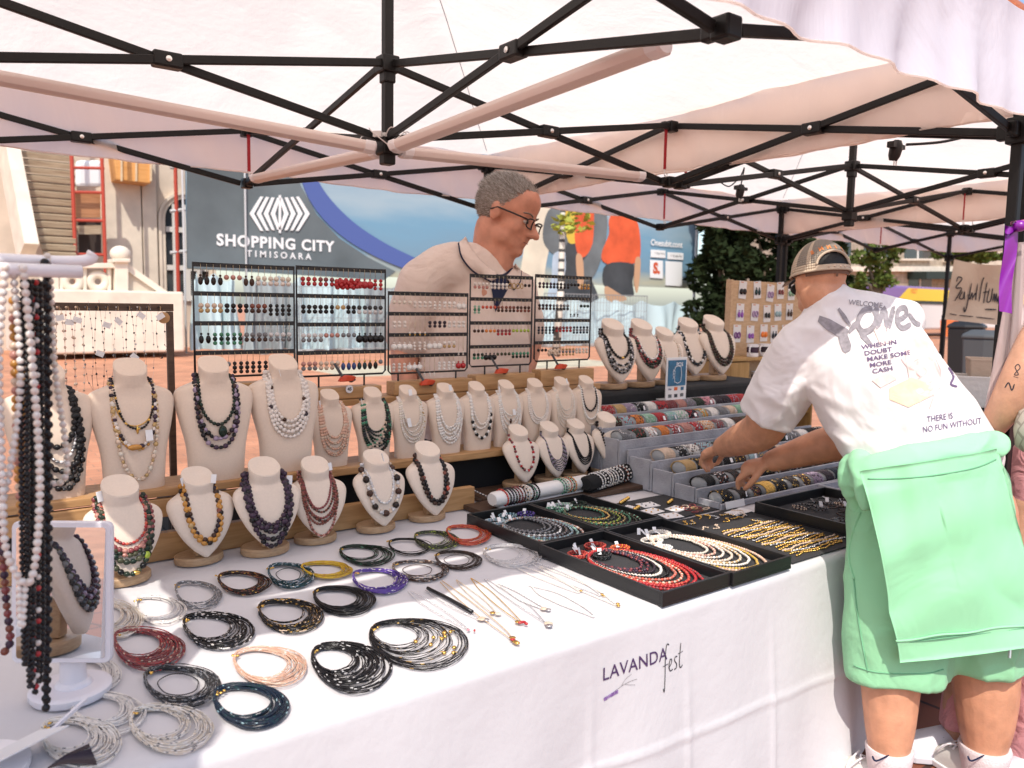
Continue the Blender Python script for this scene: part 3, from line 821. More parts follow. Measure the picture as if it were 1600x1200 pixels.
for cx in (96, 133, 171):
    px_box(MB(), cx - 3, 418, cx + 3, 464, YR + .02, .22).build('upright', M_stone2, bl_, bevel=.02)
slab(MB(), [(200, 412), (276, 466), (276, 476), (200, 424)], YR - .05, .4).build('sloping_rail', M_stone2, bl_)
slab(MB(), [(200, 424), (274, 477), (200, 477)], YR + .05, .2).build('sloping_panel', M_stone, bl_)
p, q = at(20, 474, Y=YR - .4), at(284, 474, Y=YR - .4)
w = MB().box(((p.x + q.x) / 2, YR + .6, .95), (q.x - p.x, 2.4, 1.6)).build('terrace_wall', M_stone2, None, bevel=.05)
tag(w, 'bright cream terrace wall carrying the stone balustrade', 'wall')

# ------------------------------------------------------------------ trees and street on the far right
M_bark = mat('brown_bark', (.10, .075, .05), .9, bump=.6, bscale=12)
M_leafd = mat('shade_toned_leaf', (.016, .024, .009), .9, spec=.08, var=.5, vscale=1.2)  # green darkened to carry the shade these trees stand in
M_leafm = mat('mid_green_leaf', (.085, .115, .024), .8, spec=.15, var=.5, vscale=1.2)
def tree(px, d, base_py, blobs, n, size, M, label, seed):
    r = random.Random(seed)
    g0 = at(px, base_py, d=d); g0.z = 0
    t = thing('leafy_tree', label, 'tree', g0, 0, 'trees across the street')
    B = [(at(x, y, d=d + dz) - g0, (rx * d / F_PX, rx * d / F_PX, ry * d / F_PX)) for x, y, rx, ry, dz in blobs]
    c = sum((q for q, _ in B), Vector()) / len(B)
    k = MB().tube([(0, 0, -.2), c * .3 + V(.1, 0, 0), c * .62, c], [.26, .2, .16, .08], 8)
    for q, _ in B: k.tube([c * .55, (c * .55 + q) / 2 + V(0, 0, .3), q], [.1, .06, .02], 6)
    k.build('trunk', M_bark, t, smooth=True)
    m = MB()
    lob = []
    for q, rr in B:
        for _ in range(9):
            dv = Vector((r.gauss(0, .5), r.gauss(0, .5), r.gauss(0, .5)))
            lob.append((q + Vector((dv.x * rr[0], dv.y * rr[1], dv.z * rr[2])), tuple(x * r.uniform(.22, .5) for x in rr)))
    leaf_cloud(m, lob, n, size, r); m.build('crown', M, t)
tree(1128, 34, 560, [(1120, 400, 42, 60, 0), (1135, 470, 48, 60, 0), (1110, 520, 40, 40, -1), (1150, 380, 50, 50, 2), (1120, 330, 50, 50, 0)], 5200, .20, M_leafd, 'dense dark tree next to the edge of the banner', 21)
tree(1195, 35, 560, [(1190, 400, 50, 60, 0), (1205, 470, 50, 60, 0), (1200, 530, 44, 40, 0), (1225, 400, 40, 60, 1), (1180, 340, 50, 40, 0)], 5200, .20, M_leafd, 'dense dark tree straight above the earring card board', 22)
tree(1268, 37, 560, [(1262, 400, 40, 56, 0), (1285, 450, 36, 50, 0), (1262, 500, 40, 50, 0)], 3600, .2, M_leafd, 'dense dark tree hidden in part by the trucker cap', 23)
tree(1370, 30, 548, [(1352, 405, 18, 20, 0), (1378, 420, 24, 24, 0), (1398, 400, 14, 14, 1), (1366, 440, 20, 12, 0), (1345, 440, 14, 16, 0), (1385, 385, 18, 14, 0)], 1500, .13, M_leafm, 'sunlit street tree with gaps beside the tan office block', 24)
tree(1500, 44, 540, [(1510, 392, 40, 16, 0), (1545, 398, 30, 14, 0), (1480, 395, 24, 12, 0)], 1400, .22, M_leafm, 'green treetop just over the beige calligraphy banner', 25)

ob = thing('office_block', 'tan stone office block with wide windows across the street', 'building', (0, 0, 0))
YO = 46.0
M_tan = brick_mat('tan_stone_cladding', (.40, .33, .25), (.36, .29, .22), (.25, .2, .16), 1, 1.2, .6, .02, .85, (PI / 2, 0, 0))
a, b = at(1230, 400, Y=YO), at(1660, 400, Y=YO)
MB().box(((a.x + b.x) / 2, YO + 4, 8), (b.x - a.x, 8, 16)).build('wall', M_tan, ob)
for x0, y0, x1, y1 in ((1288, 372, 1330, 402), (1350, 372, 1392, 402), (1413, 374, 1456, 404), (1482, 376, 1524, 406), (1552, 378, 1594, 408), (1288, 430, 1330, 456), (1350, 431, 1392, 457), (1420, 433, 1456, 460)):
    w = px_box(MB(), x0, y0, x1, y1, YO - .03, .02).build('window', M_glass, ob)
    px_box(MB(), x0 - 3, y1, x1 + 3, y1 + 3, YO - .5, .5).build('sill', M_stone2, w)
    px_box(MB(), (x0 + x1) / 2 - 1, y0, (x0 + x1) / 2 + 1, y1, YO - .09, .06).build('mullion', M_wframe, w)
px_box(MB(), 1230, 416, 1700, 424, YO - .8, .8).build('ledge', M_stone2, ob)
px_box(MB(), 1448, 424, 1600, 436, YO - 2.2, 2.2).build('awning', mat('dark_green_awning', (.02, .035, .03), .7), ob)

# bus across the square
M_by = mat('bus_yellow_paint', (.72, .50, .03), .35, clear=.3)
M_bp = mat('bus_purple_paint', (.20, .11, .33), .35, clear=.3)
M_bw = mat('bus_white_panel', (.66, .62, .60), .4)
M_bo = mat('bus_orange_print', (.70, .17, .04), .5)
M_tyre = mat('rubber_tyre', (.02, .02, .02), .8)
bus = thing('city_bus', 'yellow and purple city bus with white advert side parked across the square', 'bus', (0, 0, 0))
YU = 24.0
p, q = at(1318, 500, Y=YU), at(1640, 500, Y=YU)
zt_ = at(1400, 446, Y=YU).z; zl = at(1400, 470, Y=YU).z
x0, x1 = p.x, q.x
MB().box(((x0 + x1) / 2, YU + 1.3, (zl + .45) / 2), (x1 - x0, 2.5, zl - .45)).build('body', M_bw, bus, bevel=.12)
MB().box(((x0 + x1) / 2, YU + 1.3, (zt_ + zl) / 2 + .02), (x1 - x0 - .1, 2.4, zt_ - zl)).build('roof_fairing', M_bp, bus, bevel=.15)
ya, yb = at(1405, 460, Y=YU).x, at(1500, 460, Y=YU).x
MB().plate([(ya, YU + .06, zl + .05), (ya + 1.2, YU + .06, zt_ - .1), (x1 - .2, YU + .06, zt_ - .1), (x1 - .2, YU + .06, zl + .05)], (0, 1, 0), .03).build('yellow_fairing', M_by, bus)
px_shape(text_shapes('1027', 1, .02), 1428, 455, .42, YU + .055).build('fleet_number', M_bo, bus)
MB().box(((x0 + x1) / 2, YU + .03, zl - .08), (x1 - x0 - .2, .05, .12)).build('window_band', M_glass, bus)
px_box(MB(), 1345, 483, 1352, 520, YU + .02, .03).build('window', M_glass, bus)
slab(MB(), smooth_line([(1405, 480), (1425, 470), (1440, 478), (1436, 497), (1412, 502), (1398, 492)], 4, True), YU + .02, .03).build('printed_house', mat('printed_tan', (.42, .27, .17), .7), bus)
slab(MB(), [(1470, 500), (1500, 498), (1494, 522), (1470, 533)], YU + .02, .03).build('orange_flash', M_bo, bus)
slab(MB(), [(1500, 498), (1512, 498), (1512, 534), (1480, 534), (1494, 524)], YU + .015, .03).build('purple_flash', M_bp, bus)
px_box(MB(), 1513, 520, 1600, 534, YU + .02, .03).build('yellow_skirt', M_by, bus)
for px in (1362, 1500, 1600):
    c = at(px, 530, Y=YU); 
    w = MB().lathe([(.0001, -.12), (.34, -.12), (.42, -.06), (.42, .06), (.34, .12), (.0001, .12)], 20, (c.x, YU + .08, .42), Matrix.Rotation(PI / 2, 3, 'X')).build('wheel', M_tyre, bus, angle=40)
    MB().lathe([(.0001, .121), (.2, .121), (.2, .14), (.0001, .15)], 14, (c.x, YU + .08, .42), Matrix.Rotation(PI / 2, 3, 'X')).build('rim', M_pole, w)
# red roofed house glimpsed above the tent eave
rh = thing('roofed_house', 'house with orange tiled roof glimpsed above the front eave', 'building', (0, 0, 0))
p = at(1600, 30, d=95)
MB().box((p.x + 6, p.y + 6, (p.z - 2) / 2), (16, 16, p.z - 2)).build('wall', M_stone2, rh)
mm = MB(); z0 = p.z - 1.9; cx, cy = p.x + 6, p.y + 6
mm.add([(cx - 9, cy - 9, z0), (cx + 9, cy - 9, z0), (cx + 9, cy + 9, z0), (cx - 9, cy + 9, z0), (cx - 1, cy, z0 + 9), (cx + 3, cy, z0 + 9)], [(0, 1, 5, 4), (1, 2, 5), (2, 3, 4, 5), (3, 0, 4), (3, 2, 1, 0)])
mm.build('roof', brick_mat('orange_roof_tile', (.50, .14, .05), (.42, .11, .04), (.2, .06, .03), 1, .3, .25, .02, .8), rh)
# ------------------------------------------------------------------ wooden tier stand behind the table
M_wood = wood_mat('honey_pine', (.36, .19, .075), (.50, .29, .13), 5, (1.2, 14, 14))
M_woodl = wood_mat('pale_beech', (.46, .30, .17), (.58, .40, .25), 6, (3, 14, 14))
M_woodd = wood_mat('dark_stained_wood', (.05, .025, .014), (.09, .05, .03), 5, (1.2, 14, 14))
stand = thing('tier_stand', 'honey pine tier stand carrying the linen necklace busts', 'display stand', (0, 0, 0))
BX0, BX1 = -.55, 1.13
zA = at(345, 752, Y=2.62).z
zS = at(825, 697, Y=2.76).z
MB().box(((.05 + 1.78) / 2, 2.635, .795), (1.78, .035, .088)).build('front_rail', M_wood, stand, bevel=.004)
MB().box(((BX0 + BX1) / 2, 2.70, zA - .013), (BX1 - BX0, .18, .026)).build('shelf_board', M_wood, stand, bevel=.004)
MB().box(((BX0 + BX1) / 2, 2.622, zA - .062), (BX1 - BX0, .024, .060)).build('shelf_rail', M_wood, stand, bevel=.004)
MB().box(((1.14 + 2.66) / 2, 2.86, zS - .015), (1.52, .20, .030)).build('shelf_board', M_wood, stand, bevel=.004)
zT = 1.185
MB().box(((1.12 + 2.80) / 2, 3.02, zT - .015), (1.70, .13, .028)).build('top_board', M_wood, stand, bevel=.004)
for x, y, z1 in ((.02, 2.70, zA - .028), (1.10, 2.70, zA - .028), (1.16, 2.93, zS - .032), (2.63, 2.93, zS - .032), (1.15, 3.02, zT - .03), (2.77, 3.02, zT - .03), (1.95, 3.02, zT - .03)):
    MB().box((x, y, (z1 + .003) / 2 + (.75 if y < 2.86 else 0) / 2), (.045, .05, z1 - (.75 if y < 2.86 else .006))).build('upright', M_wood, stand, bevel=.004)
MB().box((1.9, 2.845, .83), (1.52, .012, .16)).build('black_back_panel', mat('black_velvet', (.008, .008, .009), .95), stand)

# ------------------------------------------------------------------ linen busts
M_linen = mat('beige_linen', (.67, .54, .44), .92, bump=.12, bscale=500, var=.03, vscale=160, sheen=.15)
M_linen2 = mat('pale_linen', (.69, .58, .49), .92, bump=.12, bscale=500, var=.03, vscale=160, sheen=.15)
M_beech = wood_mat('bust_beech_wood', (.36, .22, .12), (.47, .31, .18), 5, (6, 16, 30))
TALL = [(0, .083, -.045, .035), (.005, .087, -.049, .038), (.12, .094, -.052, .034), (.21, .112, -.050, .048), (.275, .124, -.040, .060), (.305, .124, -.030, .064),
        (.325, .112, -.026, .064), (.340, .082, -.026, .062), (.350, .060, -.028, .058), (.362, .049, -.030, .056), (.385, .046, -.032, .056), (.412, .047, -.035, .055), (.416, .044, -.032, .052)]
HEART = [(.030, .006, -.070, -.050), (.036, .012, -.075, -.046), (.060, .034, -.078, -.042), (.10, .060, -.076, -.034), (.15, .082, -.068, -.022), (.190, .093, -.056, -.006), (.215, .095, -.047, .008),
         (.235, .085, -.040, .022), (.247, .066, -.036, .032), (.256, .051, -.034, .040), (.270, .044, -.034, .046), (.315, .044, -.040, .044), (.319, .041, -.037, .041)]
TALL = [(z * .93, *q) for z, *q in TALL]
HEART = [(.03 + (z - .03) * .86, w * 1.08, *q) for z, w, *q in HEART]
class Form:
    def __init__(s, prof, e): s.p = prof; s.e = e
    def sect(s, z):
        p = s.p
        z = min(max(z, p[0][0]), p[-1][0])
        for a, b in zip(p, p[1:]):
            if z <= b[0]:
                t = (z - a[0]) / (b[0] - a[0]); return [lerp(a[i], b[i], t) for i in (1, 2, 3)]
        return p[-1][1:]
    def tilt(s, z, dy):
        """The neck disc slopes down towards the front."""
        z1 = s.p[-1][0]; k = min(1, max(0, (z - (z1 - .075)) / .07)); return z + .55 * k * k * (3 - 2 * k) * dy - .004 * k
    def front(s, x, z):
        w, yf, yb = s.sect(z); ym, d = (yf + yb) / 2, (yb - yf) / 2
        k = min(abs(x) / w, 1.0)
        return ym - d * (1 - k ** (2 / s.e)) ** (s.e / 2)
    def mesh(s, n=32):
        pr = smooth_line(s.p, 3); rings = []
        sg = lambda v: math.copysign(abs(v) ** s.e, v)
        for z, w, yf, yb in pr:
            ym, d = (yf + yb) / 2, (yb - yf) / 2
            rings.append([Vector((w * sg(cos(2 * PI * k / n)), ym + d * sg(sin(2 * PI * k / n)), s.tilt(z, d * sg(sin(2 * PI * k / n))))) for k in range(n)])
        return MB().loft(rings)
FT, FH = Form(TALL, .72), Form(HEART, .85)
ztop = {'tall': .3, 'heart': .21}
def bust_proto(kind, name, label, M):
    t = thing(name, label, 'bust')
    F = FT if kind == 'tall' else FH
    b = F.mesh().build('linen_body', M, t, angle=50)
    # piping round the neck disc
    z, w, yf, yb = F.p[-2]
    MB().tube([(w * 1.005 * cos(a), (yf + yb) / 2 + (yb - yf) / 2 * 1.005 * sin(a), F.tilt(z, (yb - yf) / 2 * sin(a))) for a in [2 * PI * k / 32 for k in range(32)]], .0016, 5, closed=True).build('neck_seam', M, b, smooth=True)
    if kind == 'heart':
        m = MB(); m.lathe([(.0001, 0), (.072, 0), (.075, .004), (.075, .020), (.071, .024), (.0001, .024)], 36, (0, .004, 0), None, 0, 1, .82)
        m.build('wooden_base', M_beech, t, angle=40)
        MB().box((0, -.012, .065), (.036, .034, .08)).build('post', M_beech, t, bevel=.003)
    return t
PT = bust_proto('tall', 'necklace_bust', '', M_linen)
PH = bust_proto('heart', 'necklace_bust', '', M_linen2)
used_proto = set()
def bust(kind, x, y, z, sc, rot, label, group):
    P = PT if kind == 'tall' else PH
    rot += random.Random(label).uniform(-.07, .07)
    if kind not in used_proto: used_proto.add(kind); o = P
    else: o = copy_tree(P)
    o.location = (x, y, z); o.scale = (sc,) * 3; o.rotation_euler = (0, 0, rot)
    tag(o, label, 'bust', group)
    return Matrix.Translation((x, y, z)) @ Matrix.Rotation(rot, 4, 'Z') @ Matrix.Scale(sc, 4), (FT if kind == 'tall' else FH)

# ------------------------------------------------------------------ beads
BEADC = {'black': (.012, .011, .013), 'jet': (.02, .018, .022), 'white': (.78, .74, .70), 'pearl': (.74, .66, .60), 'ivory': (.70, .62, .52), 'peach': (.66, .40, .29), 'rose': (.48, .22, .18),
         'purple': (.085, .045, .085), 'plum': (.05, .03, .045), 'lilac': (.32, .24, .33), 'green': (.035, .055, .035), 'olive': (.10, .105, .06), 'dgreen': (.012, .035, .022), 'teal': (.02, .07, .08),
         'burgundy': (.22, .045, .05), 'red': (.42, .02, .025), 'coral': (.55, .09, .05), 'brown': (.10, .045, .03), 'dbrown': (.035, .02, .016), 'rust': (.20, .055, .035), 'amber': (.52, .24, .045),
         'honey': (.50, .33, .14), 'gold': (.70, .44, .12), 'silver': (.62, .61, .62), 'grey': (.18, .18, .19), 'dgrey': (.06, .06, .065), 'clear': (.62, .60, .60), 'lime': (.35, .45, .05),
         'blue': (.03, .06, .20), 'navy': (.015, .03, .06), 'sky': (.30, .45, .50), 'orange': (.65, .20, .03), 'yellow': (.62, .40, .03), 'violet': (.10, .05, .30), 'pink': (.60, .25, .30), 'mint': (.25, .45, .32), 'jade': (.05, .22, .12), 'champ': (.66, .50, .38), 'denim': (.10, .18, .24)}
def bm(c):
    if c in ('gold',): return mat('bead_gold', BEADC[c], .25, 1)
    if c in ('silver',): return mat('bead_silver', BEADC[c], .25, 1)
    return mat('bead_' + c, tuple(q * (.55 if max(BEADC[c]) < .13 else .9) for q in BEADC[c]), .25 if c not in ('pearl', 'white', 'ivory') else .28, spec=.32 if max(BEADC[c]) < .13 else .5, var=.12, vscale=60)
def resample(P, step_fn):
    """Centres and tangents walking along P; step_fn(i) gives the distance to the next bead."""
    L = [0]
    for a, b in zip(P, P[1:]): L.append(L[-1] + (b - a).length)
    out = []; s = 0; i = 0; k = 0
    while s <= L[-1] + 1e-9:
        while k < len(L) - 2 and L[k + 1] < s: k += 1
        seg = L[k + 1] - L[k] or 1e-9; t = (s - L[k]) / seg
        out.append((P[k].lerp(P[k + 1], t), (P[k + 1] - P[k]).normalized())); s += step_fn(i); i += 1
        if i > 4000: break
    return out
OFF = (-.90, -.5, .12, .62, .93)
def bead_tube(m, path, r, cols, seq, gap=0.0, n=7, jit=.0, rnd=random, thread=None):
    """A string of beads as one swept surface. r: radius or list cycled; seq: colour names cycled or callable; cols: the ordered slot list (extended here)."""
    P = [Vector(p) for p in path]
    rs = r if isinstance(r, (list, tuple)) else [r]
    pts, rad, mi = [], [], []
    C = resample(P, lambda i: rs[i % len(rs)] + rs[(i + 1) % len(rs)] + gap)
    for i, (c, t) in enumerate(C):
        ri = rs[i % len(rs)] * (1 + (rnd.uniform(-jit, jit) if jit else 0)); name = seq(i, len(C)) if callable(seq) else seq[i % len(seq)]
        if name not in cols: cols.append(name)
        s = cols.index(name)
        for o in OFF:
            pts.append(c + t * (ri * o)); rad.append(ri * sqrt(max(.03, 1 - o * o)))
            mi.append(s)
        if gap > rs[0]:
            pts.append(c + t * (ri * 1.02)); rad.append(ri * .14); mi.append(s)
            pts.append(c + t * (ri + gap * .9)); rad.append(ri * .14); mi.append(s)
    if len(pts) > 2: m.tube(pts, rad, n, mi)
def drape(F, a0, a, top, low, x0=0, skew=0, lift=.004, n=44, pw=.85, rnd=None, wob=0):
    """A loop lying on the front of a bust form: from the sides of the neck at height top down to low."""
    out = []
    ph = rnd.random() * 6 if rnd else 0
    for k in range(n + 1):
        t = PI * k / n
        x = -cos(t) * (a0 + (a - a0) * sin(t) ** .8) + x0 * sin(t) + skew * sin(2 * t) * .5
        if wob: x += wob * sin(t * 5 + ph)
        z = top - (top - low) * sin(t) ** pw
        w, yf, yb = F.sect(z)
        xc = max(-w * .999, min(w * .999, x))
        y = F.front(xc, z) - lift
        if abs(x) > w: y = (yf + yb) / 2 - lift - .25 * (abs(x) - w) * 0
        y += (1 - sin(t)) ** 3 * .01
        out.append(Vector((x, y, z)))
    return out
M_tag = mat('white_paper_tag', (.72, .71, .72), .7)
M_thread = mat('black_cord', (.015, .014, .016), .6)
def tag_plate(m, p, s=.016, rot=0.0, tilt=.3, mi=0):
    R = Matrix.Rotation(rot, 3, 'Z') @ Matrix.Rotation(tilt, 3, 'X')
    m.box(p, (s * .62, s * .06, s), R, mi)
def necklace(Mx, F, label, strands, seed, group=None, tags=(), extras=(), name='bead_necklace'):
    """strands: dicts for drape + bead settings. One part per strand."""
    rnd = random.Random(seed); kz = .93 if F is FT else .88; kr = 1.32
    t = thing(name, label, 'necklace', Mx.translation, 0, group)
    T = Matrix.Translation(-Mx.translation) @ Mx; sc = Mx.to_scale().x
    for st in strands:
        r = st['r']; r = [q * kr for q in r] if isinstance(r, (list, tuple)) else r * kr; rmax = max(r) if isinstance(r, (list, tuple)) else r
        path = [T @ p for p in drape(F, st['a0'], st['a'], st['top'] * kz, st['low'] * kz + .002, st.get('x0', 0), st.get('skew', 0), rmax / sc * .75 + st.get('lift', 0), 48, st.get('pw', .85), rnd, st.get('wob', .0012))]
        m = MB(); cols = []
        bead_tube(m, path, r, cols, st['seq'], st.get('gap', 0), st.get('n', 7), st.get('jit', .06), rnd)
        m.build('bead_strand', [bm(c) for c in cols], t, smooth=True)
    for (x, z, s, ro) in tags:
        z *= kz
        m = MB(); y = F.front(x, z)
        tag_plate(m, T @ Vector((x, y - .014 / sc, z)), s, ro, -.25); m.build('price_tag', M_tag, t)
    for (x, z, r, c) in extras:
        z *= kz
        y = F.front(x, z); m = MB(); m.ell(T @ Vector((x, y - r[1] / sc, z)), r, 12, 8); m.build('pendant', bm(c), t, smooth=True)
    return t
def mixseq(weights, seed):
    names = list(weights); rr = random.Random(seed)
    pool = rr.choices(names, [weights[k] for k in names], k=400)
    return pool

# row of large tall busts on the left
G2, G1, G3, G4, G5 = 'tall linen busts on the pine shelf', 'heart shaped busts on the white cloth', 'small linen busts on the pine shelf', 'busts on the black table', 'small busts behind the bracelet rolls'
GN = 'necklaces shown on busts'
def place(px, py, Y=None, z=None):
    p = at(px, py, Y=Y, z=z); return p.x, p.y
ln = lambda **k: dict(**k)
# -- black multi strand, behind the pearls
x, y = place(82, 775, Y=2.68)
M_, F_ = bust('tall', x, y, zA, .98, .10, 'tall linen bust under black strands behind the hanging pearls', G2)
necklace(M_, F_, 'long black and silver strands on the bust behind the hanging pearls', [
    ln(a0=.055, a=.072, top=.36, low=.05, r=[.0062, .0035, .008], seq=['black', 'jet', 'black'], x0=.02), ln(a0=.058, a=.080, top=.36, low=.09, r=.007, seq=['jet', 'black'], x0=.022),
    ln(a0=.052, a=.062, top=.36, low=.12, r=.0042, seq=['clear', 'silver', 'grey'], x0=.018), ln(a0=.060, a=.088, top=.36, low=.03, r=[.0075, .004], seq=['black', 'dgrey'], x0=.025), ln(a0=.054, a=.066, top=.355, low=.17, r=.007, seq=['black'], x0=.01)], 1, GN)
# -- citrine
x, y = place(210, 764, Y=2.68)
M_, F_ = bust('tall', x, y, zA, 1.0, .05, 'tall linen bust wearing the citrine and black chokers', G2)
necklace(M_, F_, 'black choker with amber and citrine strands on a tall bust', [
    ln(a0=.052, a=.062, top=.37, low=.205, r=.0032, seq=['black', 'black', 'dbrown', 'black', 'gold'], x0=.006, n=6), ln(a0=.056, a=.076, top=.37, low=.145, r=[.0042, .0055], seq=mixseq({'purple': 3, 'pearl': 3, 'honey': 2, 'plum': 3}, 2)),
    ln(a0=.058, a=.082, top=.37, low=.135, r=.0038, seq=mixseq({'honey': 5, 'amber': 2, 'champ': 2}, 3), x0=.003), ln(a0=.060, a=.070, top=.365, low=.035, r=[.004, .006, .0045], seq=['champ', 'honey', 'champ', 'ivory'], x0=.006),
    ln(a0=.054, a=.070, top=.372, low=.215, r=.0018, seq=['gold'], n=5)], 2, GN, tags=((.035, .185, .034, .1),), extras=((-.006, .148, (.022, .009, .009), 'amber'), (.004, .205, (.004, .004, .014), 'gold')))
# -- peacock and lilac
x, y = place(338, 749, Y=2.68)
M_, F_ = bust('tall', x, y, zA, 1.0, 0, 'tall linen bust wearing the dark green and lilac beads', G2)
necklace(M_, F_, 'dark green and lilac pearl strands with a carved pendant', [
    ln(a0=.052, a=.066, top=.372, low=.20, r=.0048, seq=['dgreen', 'black', 'green']), ln(a0=.056, a=.078, top=.372, low=.150, r=[.0066, .0048], seq=mixseq({'lilac': 3, 'black': 3, 'plum': 2, 'brown': 1}, 5)),
    ln(a0=.060, a=.084, top=.372, low=.118, r=[.0064, .005], seq=mixseq({'lilac': 2, 'jet': 4, 'purple': 2}, 6)), ], 3, GN, extras=((.010, .178, (.014, .010, .019), 'dgreen'),))
# -- white pearls
x, y = place(446, 733, Y=2.69)
M_, F_ = bust('tall', x, y, zA, 1.0, -.05, 'tall linen bust wearing four rows of big white pearls', G2)
necklace(M_, F_, 'four rows of big white pearls with a few dark ones', [
    ln(a0=.052, a=.068, top=.372, low=.19, r=.0052, seq=lambda i, n: 'brown' if i % 9 == 5 else 'pearl'), ln(a0=.056, a=.076, top=.372, low=.172, r=.0056, seq=['pearl']),
    ln(a0=.060, a=.084, top=.372, low=.152, r=.0060, seq=lambda i, n: 'plum' if i % 13 == 9 else 'pearl'), ln(a0=.064, a=.092, top=.372, low=.132, r=.0056, seq=['pearl'])], 4, GN, tags=((-.03, .372, .024, 1.2),))

# row of heart busts standing on the cloth
def hb(px, py, sc, label, nlabel, strands, seed, **k):
    x, y = place(px, py, z=.752); y += .03
    M_, F_ = bust('heart', x, y, TZ + .0015, sc, k.pop('rot', 0), label, G1)
    return necklace(M_, F_, nlabel, strands, seed, GN, **k)
hb(196, 912, 1.04, 'heart shaped bust beside the mirror, in green and burgundy beads', 'green, burgundy and red bead strands with gold bead, beside the mirror', [
    ln(a0=.050, a=.066, top=.275, low=.14, r=.0036, seq=['red', 'coral', 'burgundy']), ln(a0=.054, a=.070, top=.275, low=.105, r=.0055, seq=['olive', 'green', 'rose', 'olive']), ln(a0=.056, a=.076, top=.275, low=.085, r=.0066, seq=['olive', 'green', 'dgreen']),
    ln(a0=.060, a=.074, top=.278, low=.045, r=.0066, seq=['dgreen', 'olive', 'black', 'green']), ln(a0=.066, a=.082, top=.275, low=.12, r=.0058, seq=['burgundy', 'rose', 'burgundy']), ln(a0=.055, a=.072, top=.275, low=.118, r=.0045, seq=['rose'])], 11,
   extras=((.012, .05, (.012, .008, .007), 'gold'), (.042, .10, (.009, .009, .011), 'lime')), tags=((-.055, .287, .03, .6),), rot=.06)
hb(316, 880, 1.0, 'heart shaped bust wearing amber beads, second from the mirror', 'honey amber and dark plum double bead loop', [
    ln(a0=.050, a=.060, top=.28, low=.085, r=.0066, seq=mixseq({'amber': 7, 'honey': 2, 'dbrown': 2}, 8)), ln(a0=.045, a=.052, top=.285, low=.098, r=.0060, seq=mixseq({'plum': 3, 'amber': 3, 'brown': 3, 'rust': 1}, 9), pw=.8)], 12, tags=((-.05, .30, .025, .9), (.035, .305, .028, -.8)), rot=.02)
hb(420, 866, 1.05, 'heart shaped bust under a thick mass of dark purple beads', 'thick rope of dark amethyst beads in four rows', [
    ln(a0=.052, a=.064, top=.288, low=.12, r=[.006, .005], seq=['purple', 'plum']), ln(a0=.056, a=.072, top=.29, low=.095, r=[.0052, .007, .0055], seq=['plum', 'purple', 'jet']), ln(a0=.060, a=.080, top=.288, low=.070, r=[.007, .0055], seq=['purple', 'black', 'plum']),
    ln(a0=.058, a=.068, top=.29, low=.045, r=[.0066, .005], seq=['plum', 'jet', 'purple']), ln(a0=.064, a=.084, top=.285, low=.11, r=[.0075, .004], seq=['purple', 'dgrey'])], 13, tags=((.075, .255, .03, -.6),))
hb(499, 848, .98, 'heart shaped bust wearing thin rust brown strands', 'bunch of thin rust brown bead strands on a heart bust', [
    ln(a0=.050, a=.056, top=.285, low=.135, r=.0034, seq=['rust', 'brown']), ln(a0=.052, a=.066, top=.285, low=.112, r=.0036, seq=['rust', 'burgundy']), ln(a0=.056, a=.072, top=.285, low=.10, r=.0038, seq=['brown', 'rust'], x0=.006), ln(a0=.054, a=.070, top=.285, low=.090, r=.0036, seq=['rust'], x0=-.006),
    ln(a0=.050, a=.048, top=.285, low=.15, r=.0032, seq=['burgundy'], x0=-.008), ln(a0=.058, a=.066, top=.285, low=.042, r=.0036, seq=['rose', 'rust'])], 14, tags=((.05, .30, .026, .4),), rot=-.03)
hb(594, 830, .98, 'heart shaped bust wearing smoky discs and clear beads', 'smoky brown disc strand over a clear crystal strand', [
    ln(a0=.048, a=.050, top=.285, low=.13, r=.0042, seq=['clear', 'white', 'clear']), ln(a0=.058, a=.074, top=.285, low=.090, r=[.0052, .0095, .0045], seq=['clear', 'brown', 'champ', 'clear', 'dbrown', 'ivory']), ln(a0=.056, a=.070, top=.285, low=.095, r=.0036, seq=['clear', 'champ'])], 15, tags=((.0, .32, .03, 1.3),), rot=-.04)
hb(674, 813, 1.0, 'heart shaped bust wearing dark lava beads, nearest the black trays', 'dark lava bead loop flecked with coral star beads', [
    ln(a0=.052, a=.064, top=.285, low=.085, r=.0068, seq=lambda i, n: 'coral' if (i % 7 == 3 and i > n * .5) else ('dbrown' if i % 3 else 'brown')), ln(a0=.047, a=.054, top=.288, low=.098, r=.0058, seq=lambda i, n: 'rust' if i % 5 == 2 else 'jet')], 16, rot=-.06)

# row of small busts on the pine shelf
def sb(px, py, label, nlabel, strands, seed, **k):
    p = at(px, py, Y=2.80); sc = k.pop('sc', .72)
    M_, F_ = bust('tall', p.x, p.y + .03, zS + .0015, sc, k.pop('rot', -.05), label, G3)
    return necklace(M_, F_, nlabel, strands, seed, GN, **k)
def rows(n, r, seq, a0=.054, a=.074, da=.007, low=.19, dl=.022, top=.365, jit=0, gap=0, seed=0):
    rr = random.Random(seed); out = []
    for i in range(n):
        out.append(ln(a0=a0 + .003 * i, a=a + da * i + rr.uniform(-.004, .004), top=top, low=low - dl * i + rr.uniform(-.008, .008), r=r, seq=seq, gap=gap, x0=rr.uniform(-.007, .007), skew=rr.uniform(-.008, .008)))
    return out
sb(522, 716, 'small bust in peach pearls at the end beside the large busts', 'five rows of peach pink pearls', rows(5, .0042, ['peach', 'champ', 'peach', 'peach'], low=.16, dl=.026, seed=1), 31, tags=((-.06, .36, .025, .8),))
